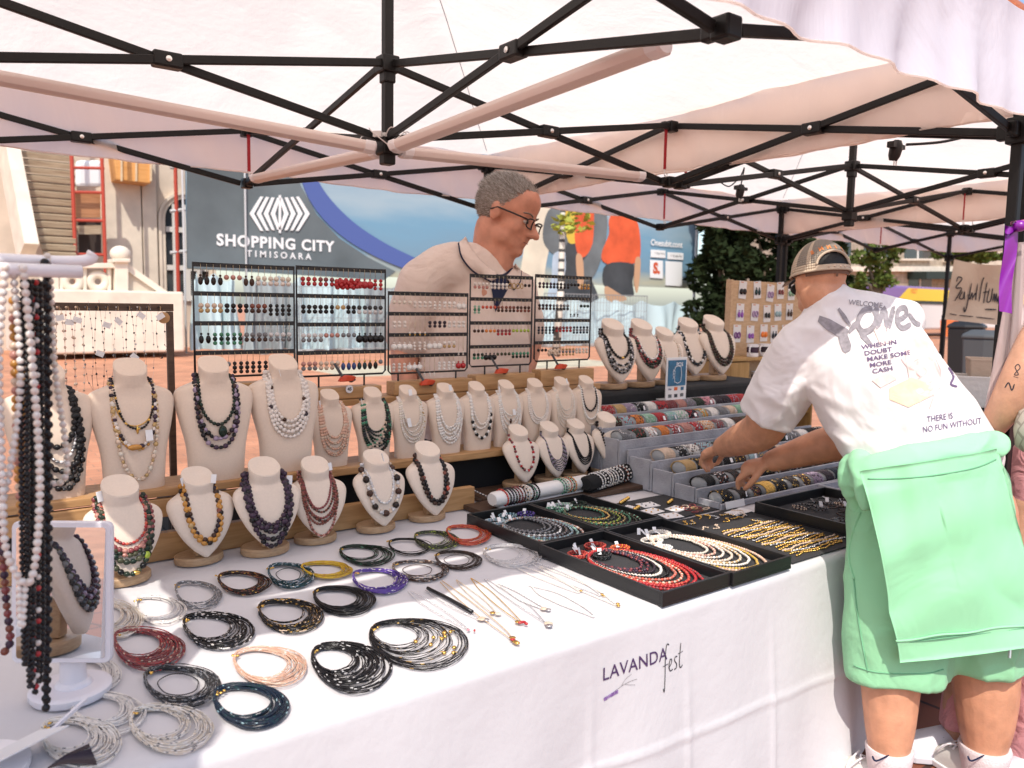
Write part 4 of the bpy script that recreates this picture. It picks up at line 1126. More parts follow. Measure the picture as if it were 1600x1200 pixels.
sb(589, 708, 'small bust in peacock beads between peach and white pearls', 'twisted peacock green and bronze strands', rows(7, .0038, mixseq({'dgreen': 4, 'dgrey': 3, 'champ': 1, 'brown': 1, 'jade': 1}, 5), low=.17, dl=.020, seed=2), 32, tags=((-.07, .35, .03, 1.1),))
sb(644, 702, 'small bust in cream pearls flecked with gold', 'cream pearl rows flecked with gold and green', rows(5, .0036, mixseq({'ivory': 6, 'pearl': 5, 'honey': 1, 'mint': .4}, 6), low=.19, dl=.026, seed=3), 33, tags=((-.035, .22, .036, .4), (-.02, .40, .025, 0)))
sb(702, 697, 'small bust in thick ropes of white pearls', 'thick ropes of bright white pearls', rows(6, .0044, ['pearl', 'white'], low=.17, dl=.022, seed=4), 34, tags=((.0, .415, .025, .2),))
sb(751, 691, 'small bust in pearls edged with black beads', 'white pearl rows with black beads along the lowest', rows(2, .0046, ['pearl'], low=.16, dl=.03, seed=5) + [ln(a0=.060, a=.086, top=.365, low=.075, r=[.0052, .0062], seq=lambda i, n: ('black' if i % 2 and .25 < i / n < .75 else 'white'))], 35)
sb(797, 684, 'small bust in fine white pearls with a tag at its middle', 'fine white pearl strands with a tag at the middle', rows(5, .0034, ['white', 'pearl'], low=.20, dl=.032, seed=6), 36, tags=((.012, .23, .026, .1), (-.06, .38, .024, .5)), extras=((-.005, .17, (.006, .004, .012), 'brown'),))
sb(842, 677, 'small bust in four even white pearl rows', 'four even rows of small white pearls', rows(4, .0036, ['pearl'], low=.175, dl=.016, seed=7), 37, extras=((.004, .105, (.003, .003, .012), 'silver'),))
sb(884, 671, 'small bust in very fine cream strands', 'very fine cream strands hanging loosely', rows(6, .0024, ['ivory', 'pearl'], low=.20, dl=.022, seed=8), 38, tags=((-.01, .415, .025, .5),))
sb(922, 665, 'small bust in grey and white pearls at the shelf end', 'grey and white pearl rows at the shelf end', rows(1, .0042, ['dgrey', 'jet'], low=.19, seed=9) + rows(1, .0046, ['white'], low=.13, a=.08, seed=10) + rows(1, .0030, ['ivory'], low=.09, a=.088, seed=11), 39)

# busts on the black table behind
M_bcloth = mat('black_table_cover', (.010, .010, .011), .75, bump=.2, bscale=30)
zB = 1.13
bt = MB().box((3.55, 3.22, zB / 2 + .004), (1.62, .44, zB - .012)).build('black_counter', M_bcloth, None, bevel=.02)
tag(bt, 'black covered counter behind the grey bracelet steps', 'counter')
def rb(px, py, Y, sc, label, nlabel, strands, seed, rot=0):
    p = at(px, py, Y=Y)
    M_, F_ = bust('heart', p.x, p.y, zB + .0015, sc, rot, label, G4)
    return necklace(M_, F_, nlabel, strands, seed, GN)
rb(955, 606, 3.12, 1.28, 'bust in black and crystal beads beside the earring panels', 'black bead loop with gold bead over smoky crystal rows', [ln(a0=.05, a=.060, top=.285, low=.15, r=.0062, seq=lambda i, n: 'gold' if abs(i - n // 2) < 1 else 'black'), ln(a0=.056, a=.074, top=.285, low=.115, r=.0055, seq=['dgrey', 'clear', 'black']), ln(a0=.058, a=.080, top=.285, low=.095, r=.0052, seq=['grey', 'dgrey', 'silver']), ln(a0=.062, a=.084, top=.285, low=.08, r=.005, seq=['black', 'grey'])], 41, -.1)
rb(1000, 601, 3.12, 1.28, 'bust in burgundy and silver beads, second on the black counter', 'mixed burgundy, black and silver strands', [ln(a0=.05, a=.062, top=.285, low=.14, r=.005, seq=['white', 'silver', 'pearl']), ln(a0=.056, a=.074, top=.285, low=.115, r=.006, seq=mixseq({'burgundy': 4, 'black': 3, 'olive': 2, 'white': 1}, 3)), ln(a0=.060, a=.082, top=.285, low=.10, r=.006, seq=mixseq({'burgundy': 4, 'black': 3, 'green': 2}, 4)), ln(a0=.052, a=.070, top=.285, low=.125, r=.0055, seq=['dbrown', 'red'])], 42, -.1)
rb(1036, 598, 3.16, 1.12, 'lower bust in champagne pearls on the black counter', 'three rows of champagne pearls', [ln(a0=.05, a=.066, top=.285, low=.12, r=.0045, seq=['champ', 'ivory']), ln(a0=.054, a=.074, top=.285, low=.10, r=.0045, seq=['pearl']), ln(a0=.058, a=.080, top=.285, low=.08, r=.0045, seq=['champ'])], 43, -.1)
rb(1072, 596, 3.26, 1.30, 'bust in black and white beads, half behind the payment sign', 'single twisted black and white rope', [ln(a0=.05, a=.062, top=.285, low=.09, r=.0075, seq=['black', 'dgrey', 'white', 'black', 'navy']), ln(a0=.054, a=.068, top=.285, low=.085, r=.0060, seq=['silver', 'black'])], 44, -.25)
rb(1112, 593, 3.20, 1.36, 'bust in bronze beads at the end of the black counter', 'triple bronze bead rope at the end of the counter', [ln(a0=.05, a=.062, top=.285, low=.11, r=.0065, seq=['dbrown', 'brown', 'olive']), ln(a0=.055, a=.070, top=.285, low=.095, r=.0065, seq=['brown', 'dbrown']), ln(a0=.060, a=.078, top=.285, low=.08, r=.0065, seq=['dbrown', 'olive', 'brown'])], 45, -.2)

# small busts behind the bracelet rolls
M_lplank = MB().box((2.32, 2.735, .765), (.90, .16, .022)).build('low_plank', M_woodd, None, bevel=.004)
tag(M_lplank, 'low dark plank under the four small busts behind the trays', 'plank')
def mb_(px, py, Y, sc, label, nlabel, strands, seed, rot=0):
    p = at(px, py, Y=Y)
    M_, F_ = bust('heart', p.x, p.y, .7775, sc, rot, label, G5)
    return necklace(M_, F_, nlabel, strands, seed, GN)
mb_(808, 790, 2.74, .92, 'small heart bust in red and white beads behind the white bracelet roll', 'short red and white bead rope', [ln(a0=.05, a=.058, top=.285, low=.10, r=[.005, .0036], seq=['burgundy', 'white', 'red', 'dbrown'])], 51)
mb_(856, 778, 2.75, .92, 'small heart bust in thin violet cords behind the bracelet rolls', 'bundle of thin violet and grey cords', [ln(a0=.048, a=.060 + .004 * i, top=.285, low=.13 - .012 * i, r=.0024, seq=['plum', 'grey', 'lilac'], n=5, x0=-.004 + .003 * i) for i in range(6)], 52)
mb_(897, 768, 2.76, .92, 'small heart bust in black cords behind the bracelet rolls', 'black cords on the third small bust', [ln(a0=.048, a=.054 + .006 * i, top=.285, low=.12 - .012 * i, r=.003, seq=['black', 'jet'], n=5) for i in range(4)], 53)
mb_(945, 758, 2.75, .98, 'small heart bust in mottled brown beads beside the grey steps', 'mottled brown and black bead rope beside the grey steps', [ln(a0=.05, a=.062, top=.285, low=.09, r=.0055, seq=['dbrown', 'black', 'champ', 'olive']), ln(a0=.055, a=.07, top=.285, low=.08, r=.005, seq=['black', 'dbrown'])], 54, -.1)
# ------------------------------------------------------------------ wire earring panels on blocks
M_rackm = mat('black_wire', (.012, .011, .012), .4, 0, spec=.5)
YK = 2.99
def xz(px, py, Y=YK):
    p = at(px, py, Y=Y); return p.x, p.z
HOOKM = mat('hook_metal', (.55, .45, .30), .3, 1)
EAR = {}
def earring_mesh(kind, c1, c2, s):
    s *= 1.65; key = (kind, c1, c2, round(s, 3))
    if key in EAR: return EAR[key]
    m = MB(); r = .0052 * s
    L = .016 * s
    m.tube([(0, .001, .002), (0, -.004, .006), (0, -.005, 0), (0, -.002, -L)], .0008, 4, 0)
    z = -L
    def bead(rr, mi, fz=1.0):
        nonlocal z
        z -= rr * fz; m.ell((0, -.002, z), (rr, rr, rr * fz), 8, 6, None, mi); z -= rr * fz * .92
    if kind == 'drop1': bead(r, 1)
    elif kind == 'drop2': bead(r, 1); bead(r * .95, 2)
    elif kind == 'drop3': bead(r * .8, 1); bead(r * .9, 2); bead(r * .8, 1)
    elif kind == 'tear': bead(r * .5, 2); bead(r * .95, 1, 1.7)
    elif kind == 'big': bead(r * .5, 2); bead(r * 1.7, 1)
    elif kind == 'cluster':
        for k in range(7): m.ell((r * 1.3 * cos(k * 2.4), -.004 - .002 * (k % 3), z - r * (1 + k * .5)), r, 8, 6, None, 1)
    elif kind == 'long': m.tube([(0, -.002, z), (0, -.002, z - .03 * s)], .0011, 4, 0); z -= .03 * s; bead(r * .6, 1); bead(r * .5, 2)
    elif kind == 'hoop':
        m.tube([(r * 1.3 * cos(a), -.002, z - r * 1.5 + r * 1.5 * sin(a)) for a in [2 * PI * k / 12 for k in range(12)]], r * .3, 5, 1, closed=True)
    me = m.mesh('earring', [HOOKM, bm(c1), bm(c2)], True)
    EAR[key] = me
    return me
WORD = {'drop1': 'single bead', 'drop2': 'double bead', 'drop3': 'triple bead', 'tear': 'teardrop', 'big': 'large round', 'cluster': 'bead cluster', 'long': 'long chain', 'hoop': 'hoop'}
CW = {'dbrown': 'dark brown', 'ivory': 'ivory', 'champ': 'champagne', 'dgreen': 'dark green', 'dgrey': 'dark grey', 'jade': 'jade green', 'clear': 'clear', 'honey': 'honey yellow', 'lime': 'lime green', 'sky': 'pale blue', 'rose': 'dusky rose', 'plum': 'plum', 'burgundy': 'burgundy'}
BARW = ['top bar', 'second bar', 'third bar', 'lowest bar']
rnd = random.Random(77)
def panel(tl, tr, bl, br, stems, block, label, word, rows, sc=1.0):
    x0, z1 = xz(*tl); x1, _ = xz(*tr); _, z0 = xz(*bl)
    z1 = (z1 + xz(*tr)[1]) / 2; z0 = (z0 + xz(*br)[1]) / 2
    t = thing('earring_rack', label, 'earring rack', (x0, YK, z0), 0, 'wire earring panels')
    w, h = x1 - x0, z1 - z0
    MB().tube([(0, 0, .012), (0, 0, h), (w, 0, h), (w, 0, .012), (w - .012, 0, 0), (.012, 0, 0)], .0042, 7, closed=True).build('wire_frame', M_rackm, t, smooth=True)
    zb = [h - .006, h * .735, h * .475, h * .215]
    for z in zb:
        MB().box((w / 2, 0, z), (w, .004, .016)).build('hook_bar', M_rackm, t)
    bx0, bz1 = xz(*block[:2]); bx1, bz0 = xz(*block[2:])
    for sx in stems:
        X, _ = xz(sx, 600); MB().tube([(X - x0, 0, 0), (X - x0, 0, bz1 - z0 - .004)], .004, 7).build('stem', M_rackm, t)
    MB().box(((bx0 + bx1) / 2 - x0, 0, (zT + .001 + bz1) / 2 - z0), (bx1 - bx0, .075, bz1 - zT - .001)).build('wood_block', M_wood, t, bevel=.003)
    for i, row in enumerate(rows):
        n = sum(q[0] for q in row); k = 0
        for cnt, kind, c1, c2 in row:
            for _ in range(cnt):
                o = bpy.data.objects.new('earring', earring_mesh(kind, c1, c2, sc)); COL.objects.link(o)
                o.location = (x0 + .012 + (w - .024) * (k + .5) / n, YK - .003, z0 + zb[i] - .004); o.rotation_euler = (0, 0, rnd.uniform(-.5, .5))
                tag(o, f"{CW.get(c1, c1)} {WORD[kind]} earring, {BARW[i]} of {word}", 'earring', f'earrings on {word}'); k += 1
R1 = [[(4, 'tear', 'dbrown', 'brown'), (3, 'drop1', 'rose', 'rose'), (2, 'tear', 'brown', 'brown'), (6, 'drop2', 'ivory', 'pearl')], [(4, 'drop2', 'champ', 'honey'), (4, 'drop2', 'black', 'jet'), (3, 'drop2', 'rust', 'brown'), (4, 'drop3', 'black', 'black')],
      [(2, 'tear', 'black', 'jet'), (5, 'drop3', 'jade', 'dgreen'), (4, 'drop2', 'grey', 'brown'), (4, 'drop2', 'clear', 'grey')], [(5, 'drop1', 'grey', 'grey'), (6, 'drop3', 'dbrown', 'black'), (4, 'drop2', 'brown', 'rust')]]
R2 = [[(3, 'drop2', 'red', 'red'), (3, 'drop2', 'burgundy', 'red'), (4, 'cluster', 'red', 'red'), (3, 'big', 'red', 'red'), (2, 'drop3', 'red', 'red')], [(6, 'drop2', 'black', 'black'), (2, 'drop1', 'honey', 'gold'), (2, 'drop2', 'black', 'black'), (5, 'drop2', 'dgrey', 'clear')],
      [(4, 'drop2', 'clear', 'grey'), (3, 'drop1', 'rose', 'rose'), (3, 'drop1', 'grey', 'grey'), (5, 'big', 'black', 'jet')], [(3, 'drop2', 'rose', 'grey'), (4, 'drop2', 'champ', 'champ'), (3, 'tear', 'blue', 'gold'), (2, 'tear', 'teal', 'gold'), (2, 'tear', 'black', 'gold'), (1, 'drop1', 'grey', 'grey')]]
R3 = [[(4, 'drop1', 'ivory', 'pearl'), (4, 'drop2', 'pearl', 'pearl'), (2, 'drop3', 'pearl', 'white'), (3, 'drop2', 'white', 'pearl'), (2, 'big', 'white', 'pearl')], [(3, 'drop2', 'pearl', 'pearl'), (4, 'long', 'pearl', 'gold'), (4, 'drop2', 'plum', 'plum'), (4, 'drop2', 'pearl', 'white')],
      [(4, 'big', 'white', 'pearl'), (3, 'drop3', 'pearl', 'pearl'), (3, 'big', 'white', 'pearl'), (3, 'drop2', 'pearl', 'honey'), (2, 'long', 'pearl', 'pearl')], [(3, 'drop3', 'pearl', 'pearl'), (3, 'big', 'white', 'pearl'), (3, 'long', 'white', 'pearl'), (4, 'drop3', 'white', 'white'), (2, 'big', 'red', 'red')]]
R4 = [[(4, 'drop2', 'pearl', 'rose'), (5, 'drop2', 'white', 'pearl'), (4, 'hoop', 'honey', 'gold'), (2, 'drop1', 'dbrown', 'brown')], [(2, 'drop3', 'mint', 'jade'), (4, 'drop1', 'coral', 'red'), (5, 'drop2', 'rust', 'brown'), (4, 'drop2', 'brown', 'rust')],
      [(3, 'drop1', 'brown', 'dbrown'), (3, 'drop1', 'orange', 'orange'), (4, 'drop2', 'burgundy', 'red'), (5, 'drop1', 'lime', 'lime')], [(3, 'drop2', 'green', 'jade'), (3, 'big', 'black', 'jet'), (4, 'drop1', 'olive', 'dgreen'), (5, 'drop2', 'jade', 'dgreen')]]
R5 = [[(4, 'drop2', 'purple', 'plum'), (5, 'drop2', 'dgrey', 'black'), (3, 'drop1', 'black', 'jet'), (3, 'drop2', 'honey', 'amber')], [(4, 'drop2', 'plum', 'brown'), (5, 'drop2', 'grey', 'dgrey'), (3, 'long', 'dgrey', 'grey'), (3, 'drop1', 'dgreen', 'jade')],
      [(5, 'drop3', 'dgrey', 'navy'), (5, 'drop2', 'burgundy', 'red'), (5, 'drop3', 'navy', 'grey')], [(3, 'drop1', 'dbrown', 'black'), (3, 'cluster', 'champ', 'champ'), (5, 'drop3', 'honey', 'grey'), (4, 'drop2', 'pearl', 'ivory')]]
panel((301, 411), (459, 416), (305, 590), (460, 584), (330, 430), (312, 600, 452, 622), 'wire earring panel nearest the stone house, red free with dark drops', 'the panel nearest the chain rack', R1, 1.12)
panel((463, 414), (602, 423), (466, 590), (600, 582), (498, 569), (487, 606, 590, 626), 'wire earring panel with a bunch of red earrings on top', 'the panel with the red bunch', R2, 1.12)
panel((607, 456), (731, 459), (606, 586), (730, 577), (622, 712), (610, 596, 731, 614), 'low wire earring panel full of white pearls before the seller', 'the white pearl panel', R3, .95)
panel((735, 429), (832, 432), (734, 574), (832, 568), (757, 812), (737, 586, 828, 604), 'wire earring panel in front of the collar of the seller', 'the panel under the seller chin', R4, .92)
panel((837, 431), (924, 431), (838, 567), (921, 559), (854, 904), (838, 578, 920, 594), 'wire earring panel beside the black counter', 'the panel beside the black counter', R5, .92)
# orange tipped spring clamps on the blocks
M_clo = mat('orange_rubber', (.55, .06, .02), .5); M_clg = mat('dark_grey_plastic', (.06, .06, .065), .45)
for px, py, lb in ((541, 592, 'orange clamp under the panel with the red bunch'), (667, 598, 'orange clamp under the white pearl panel'), (783, 580, 'orange clamp under the panel before the collar'), (876, 573, 'orange clamp beside the black counter end panel')):
    p = at(px, py, Y=2.94); t = thing('spring_clamp', lb, 'clamp', p, 0, 'spring clamps on the pine blocks')
    MB().loft([[V(x, y * 1.0, z + .002) for x, y, z in ((-.035 + d, -.014 * k, -.012), (-.035 + d, .014 * k, -.012), (-.02 + d, .014 * k, .012 * k), (-.02 + d, -.014 * k, .012 * k))] for d, k in ((0, .8), (.022, 1.1), (.05, .8), (.064, .4))]).build('jaw', M_clo, t, bevel=.004)
    MB().bar((-.01, 0, 0), (-.042, .02, .062), .018, .010).build('handle', M_clg, t, bevel=.003)
    MB().bar((.02, .004, -.012), (.045, .02, -.004), .016, .010).build('handle', M_clg, t, bevel=.003)
q = at(546, 608, Y=2.945); m = MB().lathe([(.0001, 0), (.016, 0), (.016, .001), (.0001, .0012)], 20, (q.x, q.y, q.z), Matrix.Rotation(PI / 2, 3, 'X'))
pt = thing('price_sticker', 'round white price sticker on the pine block', 'sticker', (0, 0, 0)); m.build('disc', M_tag, pt)
vs, fs = text_shapes('45', .018, .0006); MB().add([(q.x + x, q.y - .0022, q.z + y) for x, y in vs], fs).build('written_price', M_ink2, pt)

# ------------------------------------------------------------------ rack of hanging chains at the left
YC = 2.95
(xa, za), (xb, zb_), (_, zc) = xz(20, 478, YC), xz(270, 477, YC), xz(266, 640, YC)
t = thing('chain_rack', 'dark wooden rack hung with fine chains before the terrace wall', 'display stand', (0, 0, 0))
MB().box(((xa + xb) / 2, YC, za), (xb - xa, .022, .026)).build('cross_bar', M_woodd, t, bevel=.002)
for x in (xa + .012, xb - .012): MB().box((x, YC, (za - .014 + .006) / 2), (.022, .02, za - .02)).build('side_post', M_woodd, t, bevel=.002)
MB().lathe([(.0001, 0), (.02, 0), (.02, .004), (.0001, .005)], 18, (xb - .035, YC - .014, za - .035), Matrix.Rotation(PI / 2, 3, 'X')).build('wooden_disc', M_wood, t, angle=40)
rnd = random.Random(15)
CH = [(78, 'gold', 'honey', .0034, 12, 590, 'gold bead'), (92, 'champ', 'pearl', .0045, 16, 640, 'pink pearl'), (106, 'champ', 'rose', .0045, 15, 650, 'pink pearl'), (121, 'champ', 'pearl', .0042, 15, 640, 'pink pearl'), (136, 'grey', 'dgrey', .0030, 22, 600, 'smoky bead'),
      (153, 'dgrey', 'black', .0034, 26, 620, 'black bead'), (168, 'grey', 'champ', .0026, 26, 600, 'grey bead'), (184, 'clear', 'grey', .0026, 26, 610, 'clear bead'), (202, 'dgrey', 'grey', .0034, 18, 600, 'smoky bead'), (217, 'clear', 'champ', .003, 22, 600, 'pale bead'), (232, 'grey', 'clear', .0026, 30, 600, 'thin silver'), (250, 'dgrey', 'dbrown', .0030, 34, 560, 'dark bead')]
for i, (px, c1, c2, r, gp, yb_, w) in enumerate(CH):
    x, z0 = xz(px, 480, YC - .015); _, z1 = xz(px, yb_, YC - .015)
    t = thing('bead_chain', f'{w} chain hanging from the dark rack' + (', strand %s from the terrace wall end' % ['first', 'second', 'third', 'fourth', 'fifth', 'sixth', 'seventh', 'eighth', 'ninth', 'tenth', 'eleventh', 'twelfth'][i]), 'necklace', (x, YC - .016, z0), 0, 'chains on the dark rack')
    g = gp * .001 * 1.2; ww = .013
    path = smooth_line([(-ww * .4, 0, 0), (-ww, 0, (z1 - z0) * .4), (-ww * .8, 0, (z1 - z0) * .8), (0, 0, z1 - z0), (ww * .8, 0, (z1 - z0) * .8), (ww, 0, (z1 - z0) * .4), (ww * .4, 0, 0)], 14)
    m = MB(); cols = []; bead_tube(m, path, [r, r * .7], cols, [c1, c2], g, 6, .1, rnd); m.build('beaded_loop', [bm(c) for c in cols], t, smooth=True)
    m = MB(); m.tube([(0, .004, .004), (0, -.006, .002), (0, -.004, -.010)], .0012, 5); m.build('hook', HOOKM, t)
    if i not in (4, 10):
        m = MB(); m.box((rnd.uniform(-.01, .01), -.012, -.025 - rnd.random() * (.05 if i < 9 else .01) - (.12 if i in (5, 8) else 0)), (.026, .0012, .018), rz(rnd.uniform(-.4, .4)) @ Matrix.Rotation(rnd.uniform(-.8, .8), 3, 'Y')); m.build('price_tag', M_tag, t)

# ------------------------------------------------------------------ coiled bead bundles on the cloth
def coil(px, py, w, h, cols, turns, r, label, seed, spread=.35, gold=0, inner=False, ang=0, cat='necklace', z=TZ + .002):
    rnd = random.Random(seed); turns = int(turns * 2.4); spread = min(.6, spread * 1.15); r *= .62
    c = at(px, py, z=z); ax = (at(px + w, py, z=z) - at(px - w, py, z=z)) / 2; ay = (at(px, py - h, z=z) - at(px, py + h, z=z)) / 2
    # the clasps lie together at the upper left, the loops fan out to the other side
    a0 = math.radians(155 + ang); clasp = ax * cos(a0) * .96 + ay * sin(a0) * .96
    t = thing('coiled_necklace', label, cat, c, 0, 'coiled bead bundles on the cloth')
    path = []; N = 44
    for k in range(turns):
        s = 1 - spread * rnd.random() ** 1.2 * .9; e = 1 + rnd.uniform(-.09, .09)
        for i in range(N):
            th = 2 * PI * i / N + a0
            p = (ax * cos(th) + ay * sin(th) * e)
            q = (p - clasp) * s; al = (ax * cos(a0) + ay * sin(a0)); ll = al.length; al = al / ll; tt = max(0, min(1, -q.dot(al) / (2 * ll * s))); pp = q + al * (-q.dot(al)); q = clasp + q - pp * (.30 * (1 - tt))
            q = q + ax * rnd.uniform(-.006, .006) + ay * rnd.uniform(-.008, .008)
            q += (ax * sin(3 * th + k) + ay * cos(2 * th + 1.7 * k)) * .022; f = min(1, 5 * abs(math.sin((th - a0) / 2)))
            q.z = r * (1.2 + 1.0 * (k % 6) + rnd.random() * .5) + (1 - f) * r * 2.2
            path.append(q)
    names = list(cols); cum = [cols[c_] for c_ in names]
    seq = []
    while len(seq) < len(path) * 2:
        n_ = rnd.choices(names, cum)[0]; seq += [names.index(n_)] * (rnd.randint(1, 3) if n_ == names[0] else 1)
    P2 = []
    for a, b in zip(path, path[1:]): P2 += [a, a.lerp(b, .5)]
    rad = [r * rnd.uniform(.8, 1.15) for _ in P2]
    MB().tube(P2, rad, 5, seq[:len(P2)]).build('bead_loop', [bm(c_) for c_ in names], t, smooth=True)
    m = MB()
    for _ in range(5): m.ell(clasp + Vector((rnd.gauss(0, .006), rnd.gauss(0, .006), r * 4 + .002)), (.004, .003, .0025), 7, 5)
    m.build('clasp', bm('gold'), t, smooth=True)
    if inner:
        m = MB(); m.tube([clasp * .1 + ax * .5 * cos(2 * PI * i / 30) * (1 + .04 * sin(i)) + ay * .5 * sin(2 * PI * i / 30) + V(0, 0, r) for i in range(30)], r, 5, closed=True); m.build('inner_loop', bm(names[0]), t, smooth=True)
    if gold:
        for _ in range(gold):
            m = MB(); u, v_ = rnd.uniform(-.1, .75), rnd.uniform(-.5, .3); p = ax * u + ay * v_; p.z = r * 5
            m.ell(p, (.006, .0055, .004), 8, 6, rz(rnd.random() * 3))
            m.tube([p + V(0, 0, .003), p + V(rnd.uniform(-.01, .01), rnd.uniform(-.01, .01), .003)], .001, 4)
            m.build('gold_charm', bm('gold'), t, smooth=True)
    return t
coil(310, 929, 39, 23, {'grey': 5, 'silver': 4, 'clear': 2}, 6, .0020, 'small coil of grey and silver beads by the mirror', 1, .2)
coil(381, 911, 43, 19, {'dbrown': 6, 'rust': 3, 'gold': 1}, 10, .0021, 'dark rust brown coil close to the busts', 2, .25)
coil(454, 899, 38, 20, {'teal': 5, 'denim': 3, 'clear': 1}, 9, .0021, 'teal coil with a single inner loop', 3, .22, inner=True)
coil(510, 892, 41, 14, {'yellow': 6, 'amber': 2}, 9, .0021, 'yellow bead coil touching the teal one', 4, .2)
coil(573, 868, 45, 18, {'dgreen': 8, 'black': 2, 'jade': 1}, 9, .0021, 'dark green coil lying before the smoky disc bust', 5, .4)
coil(641, 855, 36, 15, {'black': 7, 'dgrey': 2}, 4, .0020, 'thin black coil between the green and the olive ones', 6, .12)
coil(682, 845, 37, 16, {'olive': 5, 'lime': 1, 'green': 2}, 9, .0021, 'olive green bead coil', 7, .35)
coil(731, 836, 36, 16, {'coral': 6, 'orange': 2, 'red': 2}, 9, .0022, 'orange red coil touching the black tray', 8, .25)
coil(593, 908, 45, 20, {'violet': 6, 'white': 1.4}, 11, .0022, 'violet coil flecked with white', 9, .25)
coil(656, 892, 45, 17, {'brown': 3, 'grey': 4, 'champ': 1}, 7, .0021, 'grey brown mottled coil', 10, .15, inner=True)
coil(717, 876, 39, 16, {'dbrown': 6, 'brown': 2}, 7, .0017, 'thin dark brown cords coiled loosely', 12, .25, inner=True)
coil(537, 938, 50, 24, {'black': 9, 'jet': 1}, 14, .0022, 'solid black coil beside the violet one', 13, .3)
coil(454, 962, 54, 28, {'black': 5, 'gold': 1.4, 'champ': .6}, 13, .0022, 'black coil speckled all over with gold', 14, .32)
coil(340, 985, 58, 31, {'black': 5, 'silver': 1.2, 'white': .5}, 13, .0022, 'black coil speckled with silver', 15, .35)
coil(232, 1012, 59, 34, {'burgundy': 6, 'red': 2, 'champ': .9}, 14, .0023, 'deep red coil with pale flecks', 16, .35)
coil(421, 1041, 60, 33, {'peach': 5, 'champ': 3, 'white': 1}, 9, .0019, 'pale peach coil lying in the sun', 17, .28)
coil(284, 1071, 63, 34, {'dgrey': 5, 'grey': 3, 'silver': .6}, 11, .0021, 'charcoal grey coil with an inner ring', 18, .22, inner=True)
coil(391, 1102, 61, 36, {'navy': 6, 'teal': 2, 'sky': .5}, 13, .0024, 'glittering navy blue coil nearest the table edge', 19, .25)
coil(548, 1040, 66, 41, {'black': 8, 'clear': .8}, 18, .0021, 'big loose tangle of black loops near the table edge', 20, .5)
coil(652, 1002, 80, 43, {'black': 8, 'jet': 1, 'gold': .4}, 13, .0015, 'wide black loops with gold charms', 21, .62, gold=11)
coil(183, 966, 42, 32, {'ivory': 4, 'white': 4, 'champ': 1}, 12, .0021, 'cream white coil right beside the mirror frame', 22, .45)
coil(250, 952, 42, 23, {'white': 6, 'silver': 1}, 6, .0020, 'thin white coil between cream and grey coils', 23, .3)
coil(150, 1052, 42, 30, {'white': 5, 'silver': 1}, 9, .0019, 'white coil behind the mirror foot', 24, .4)
coil(266, 1137, 68, 40, {'ivory': 3, 'white': 5, 'grey': 1}, 11, .0019, 'large white coil at the shaded table corner', 25, .4)
coil(168, 1112, 62, 36, {'white': 5, 'clear': 2}, 9, .0019, 'white loops overlapping the mirror foot', 26, .35)
coil(125, 1158, 66, 42, {'white': 5, 'ivory': 2, 'grey': .7}, 12, .0020, 'white coil under the white card', 27, .4)
coil(800, 868, 48, 20, {'clear': 4, 'silver': 2, 'white': 2}, 7, .0015, 'clear crystal coil against the black tray', 28, .4)

# fine chains with pendants laid out in the sun
def lay_chain(a, b, wpx, c1, r, pend, label, seed, extra=None):
    rnd = random.Random(seed); z = TZ + .003
    A, B = at(*a, z=z), at(*b, z=z); d = B - A; n_ = Vector((-d.y, d.x, 0)).normalized(); w = wpx
    L = [A + n_ * .003, A + d * .3 + n_ * w, A + d * .65 + n_ * w * 1.1, A + d * .92 + n_ * w * .4, B, A + d * .92 - n_ * w * .4, A + d * .6 - n_ * w, A + d * .25 - n_ * w * .8, A - n_ * .003]
    L = smooth_line([tuple(p + Vector((rnd.gauss(0, .003), rnd.gauss(0, .003), 0)) - A) for p in L], 10)
    t = thing('pendant_necklace', label, 'necklace', A, 0, 'pendant chains laid on the cloth')
    m = MB(); cols = []; bead_tube(m, L, r * 1.35, cols, c1 if isinstance(c1, list) else [c1], r * .3, 5, .15, rnd); m.build('chain', [bm(c) for c in cols], t, smooth=True)
    for k, (c, rr) in enumerate(pend):
        p = d + n_ * rnd.uniform(-.008, .008) + d.normalized() * (.012 * k); p.z = rr[2]
        MB().ell(p, rr, 10, 7, rz(rnd.random() * 3)).build('pendant', bm(c), t, smooth=True)
    if extra:
        m = MB(); a_, b_ = extra[0], extra[1]
        m.tube([d * a_ + n_ * w * .9 + V(0, 0, .004), d * ((a_ + b_) / 2) + n_ * w + V(0, 0, .004), d * b_ + n_ * w * .6 + V(0, 0, .004)], .0055, 7); m.build('velvet_band', bm(extra[2]), t, smooth=True)
disc = lambda s: (s, s, .0022)
lay_chain((640, 925), (735, 985), .012, 'silver', .0010, [('pink', (.004, .004, .003)), ('red', (.003, .005, .003))], 'silver chain with a tiny red drop', 1)
lay_chain((664, 922), (752, 968), .010, 'silver', .0010, [('champ', disc(.013)), ('silver', disc(.008))], 'black velvet choker with a ring and shell disc', 2, (.0, .82, 'black'))
lay_chain((690, 908), (798, 998), .014, ['champ', 'gold'], .0012, [('gold', disc(.009)), ('red', (.005, .007, .003)), ('gold', disc(.008)), ('gold', (.008, .006, .004))], 'gold chain ending in a cluster of gold charms', 3)
lay_chain((712, 906), (772, 958), .010, ['white', 'gold'], .0012, [('gold', disc(.008)), ('ivory', disc(.009))], 'short chain with flower and shell charms', 4)
lay_chain((736, 903), (812, 972), .010, 'gold', .0011, [('gold', disc(.008)), ('red', (.012, .004, .004)), ('red', (.006, .004, .004))], 'chain with a red striped bar pendant', 5)
lay_chain((758, 905), (858, 975), .011, 'silver', .0011, [('champ', disc(.012)), ('silver', disc(.010))], 'silver chain with a shell and a spiral ring', 6)
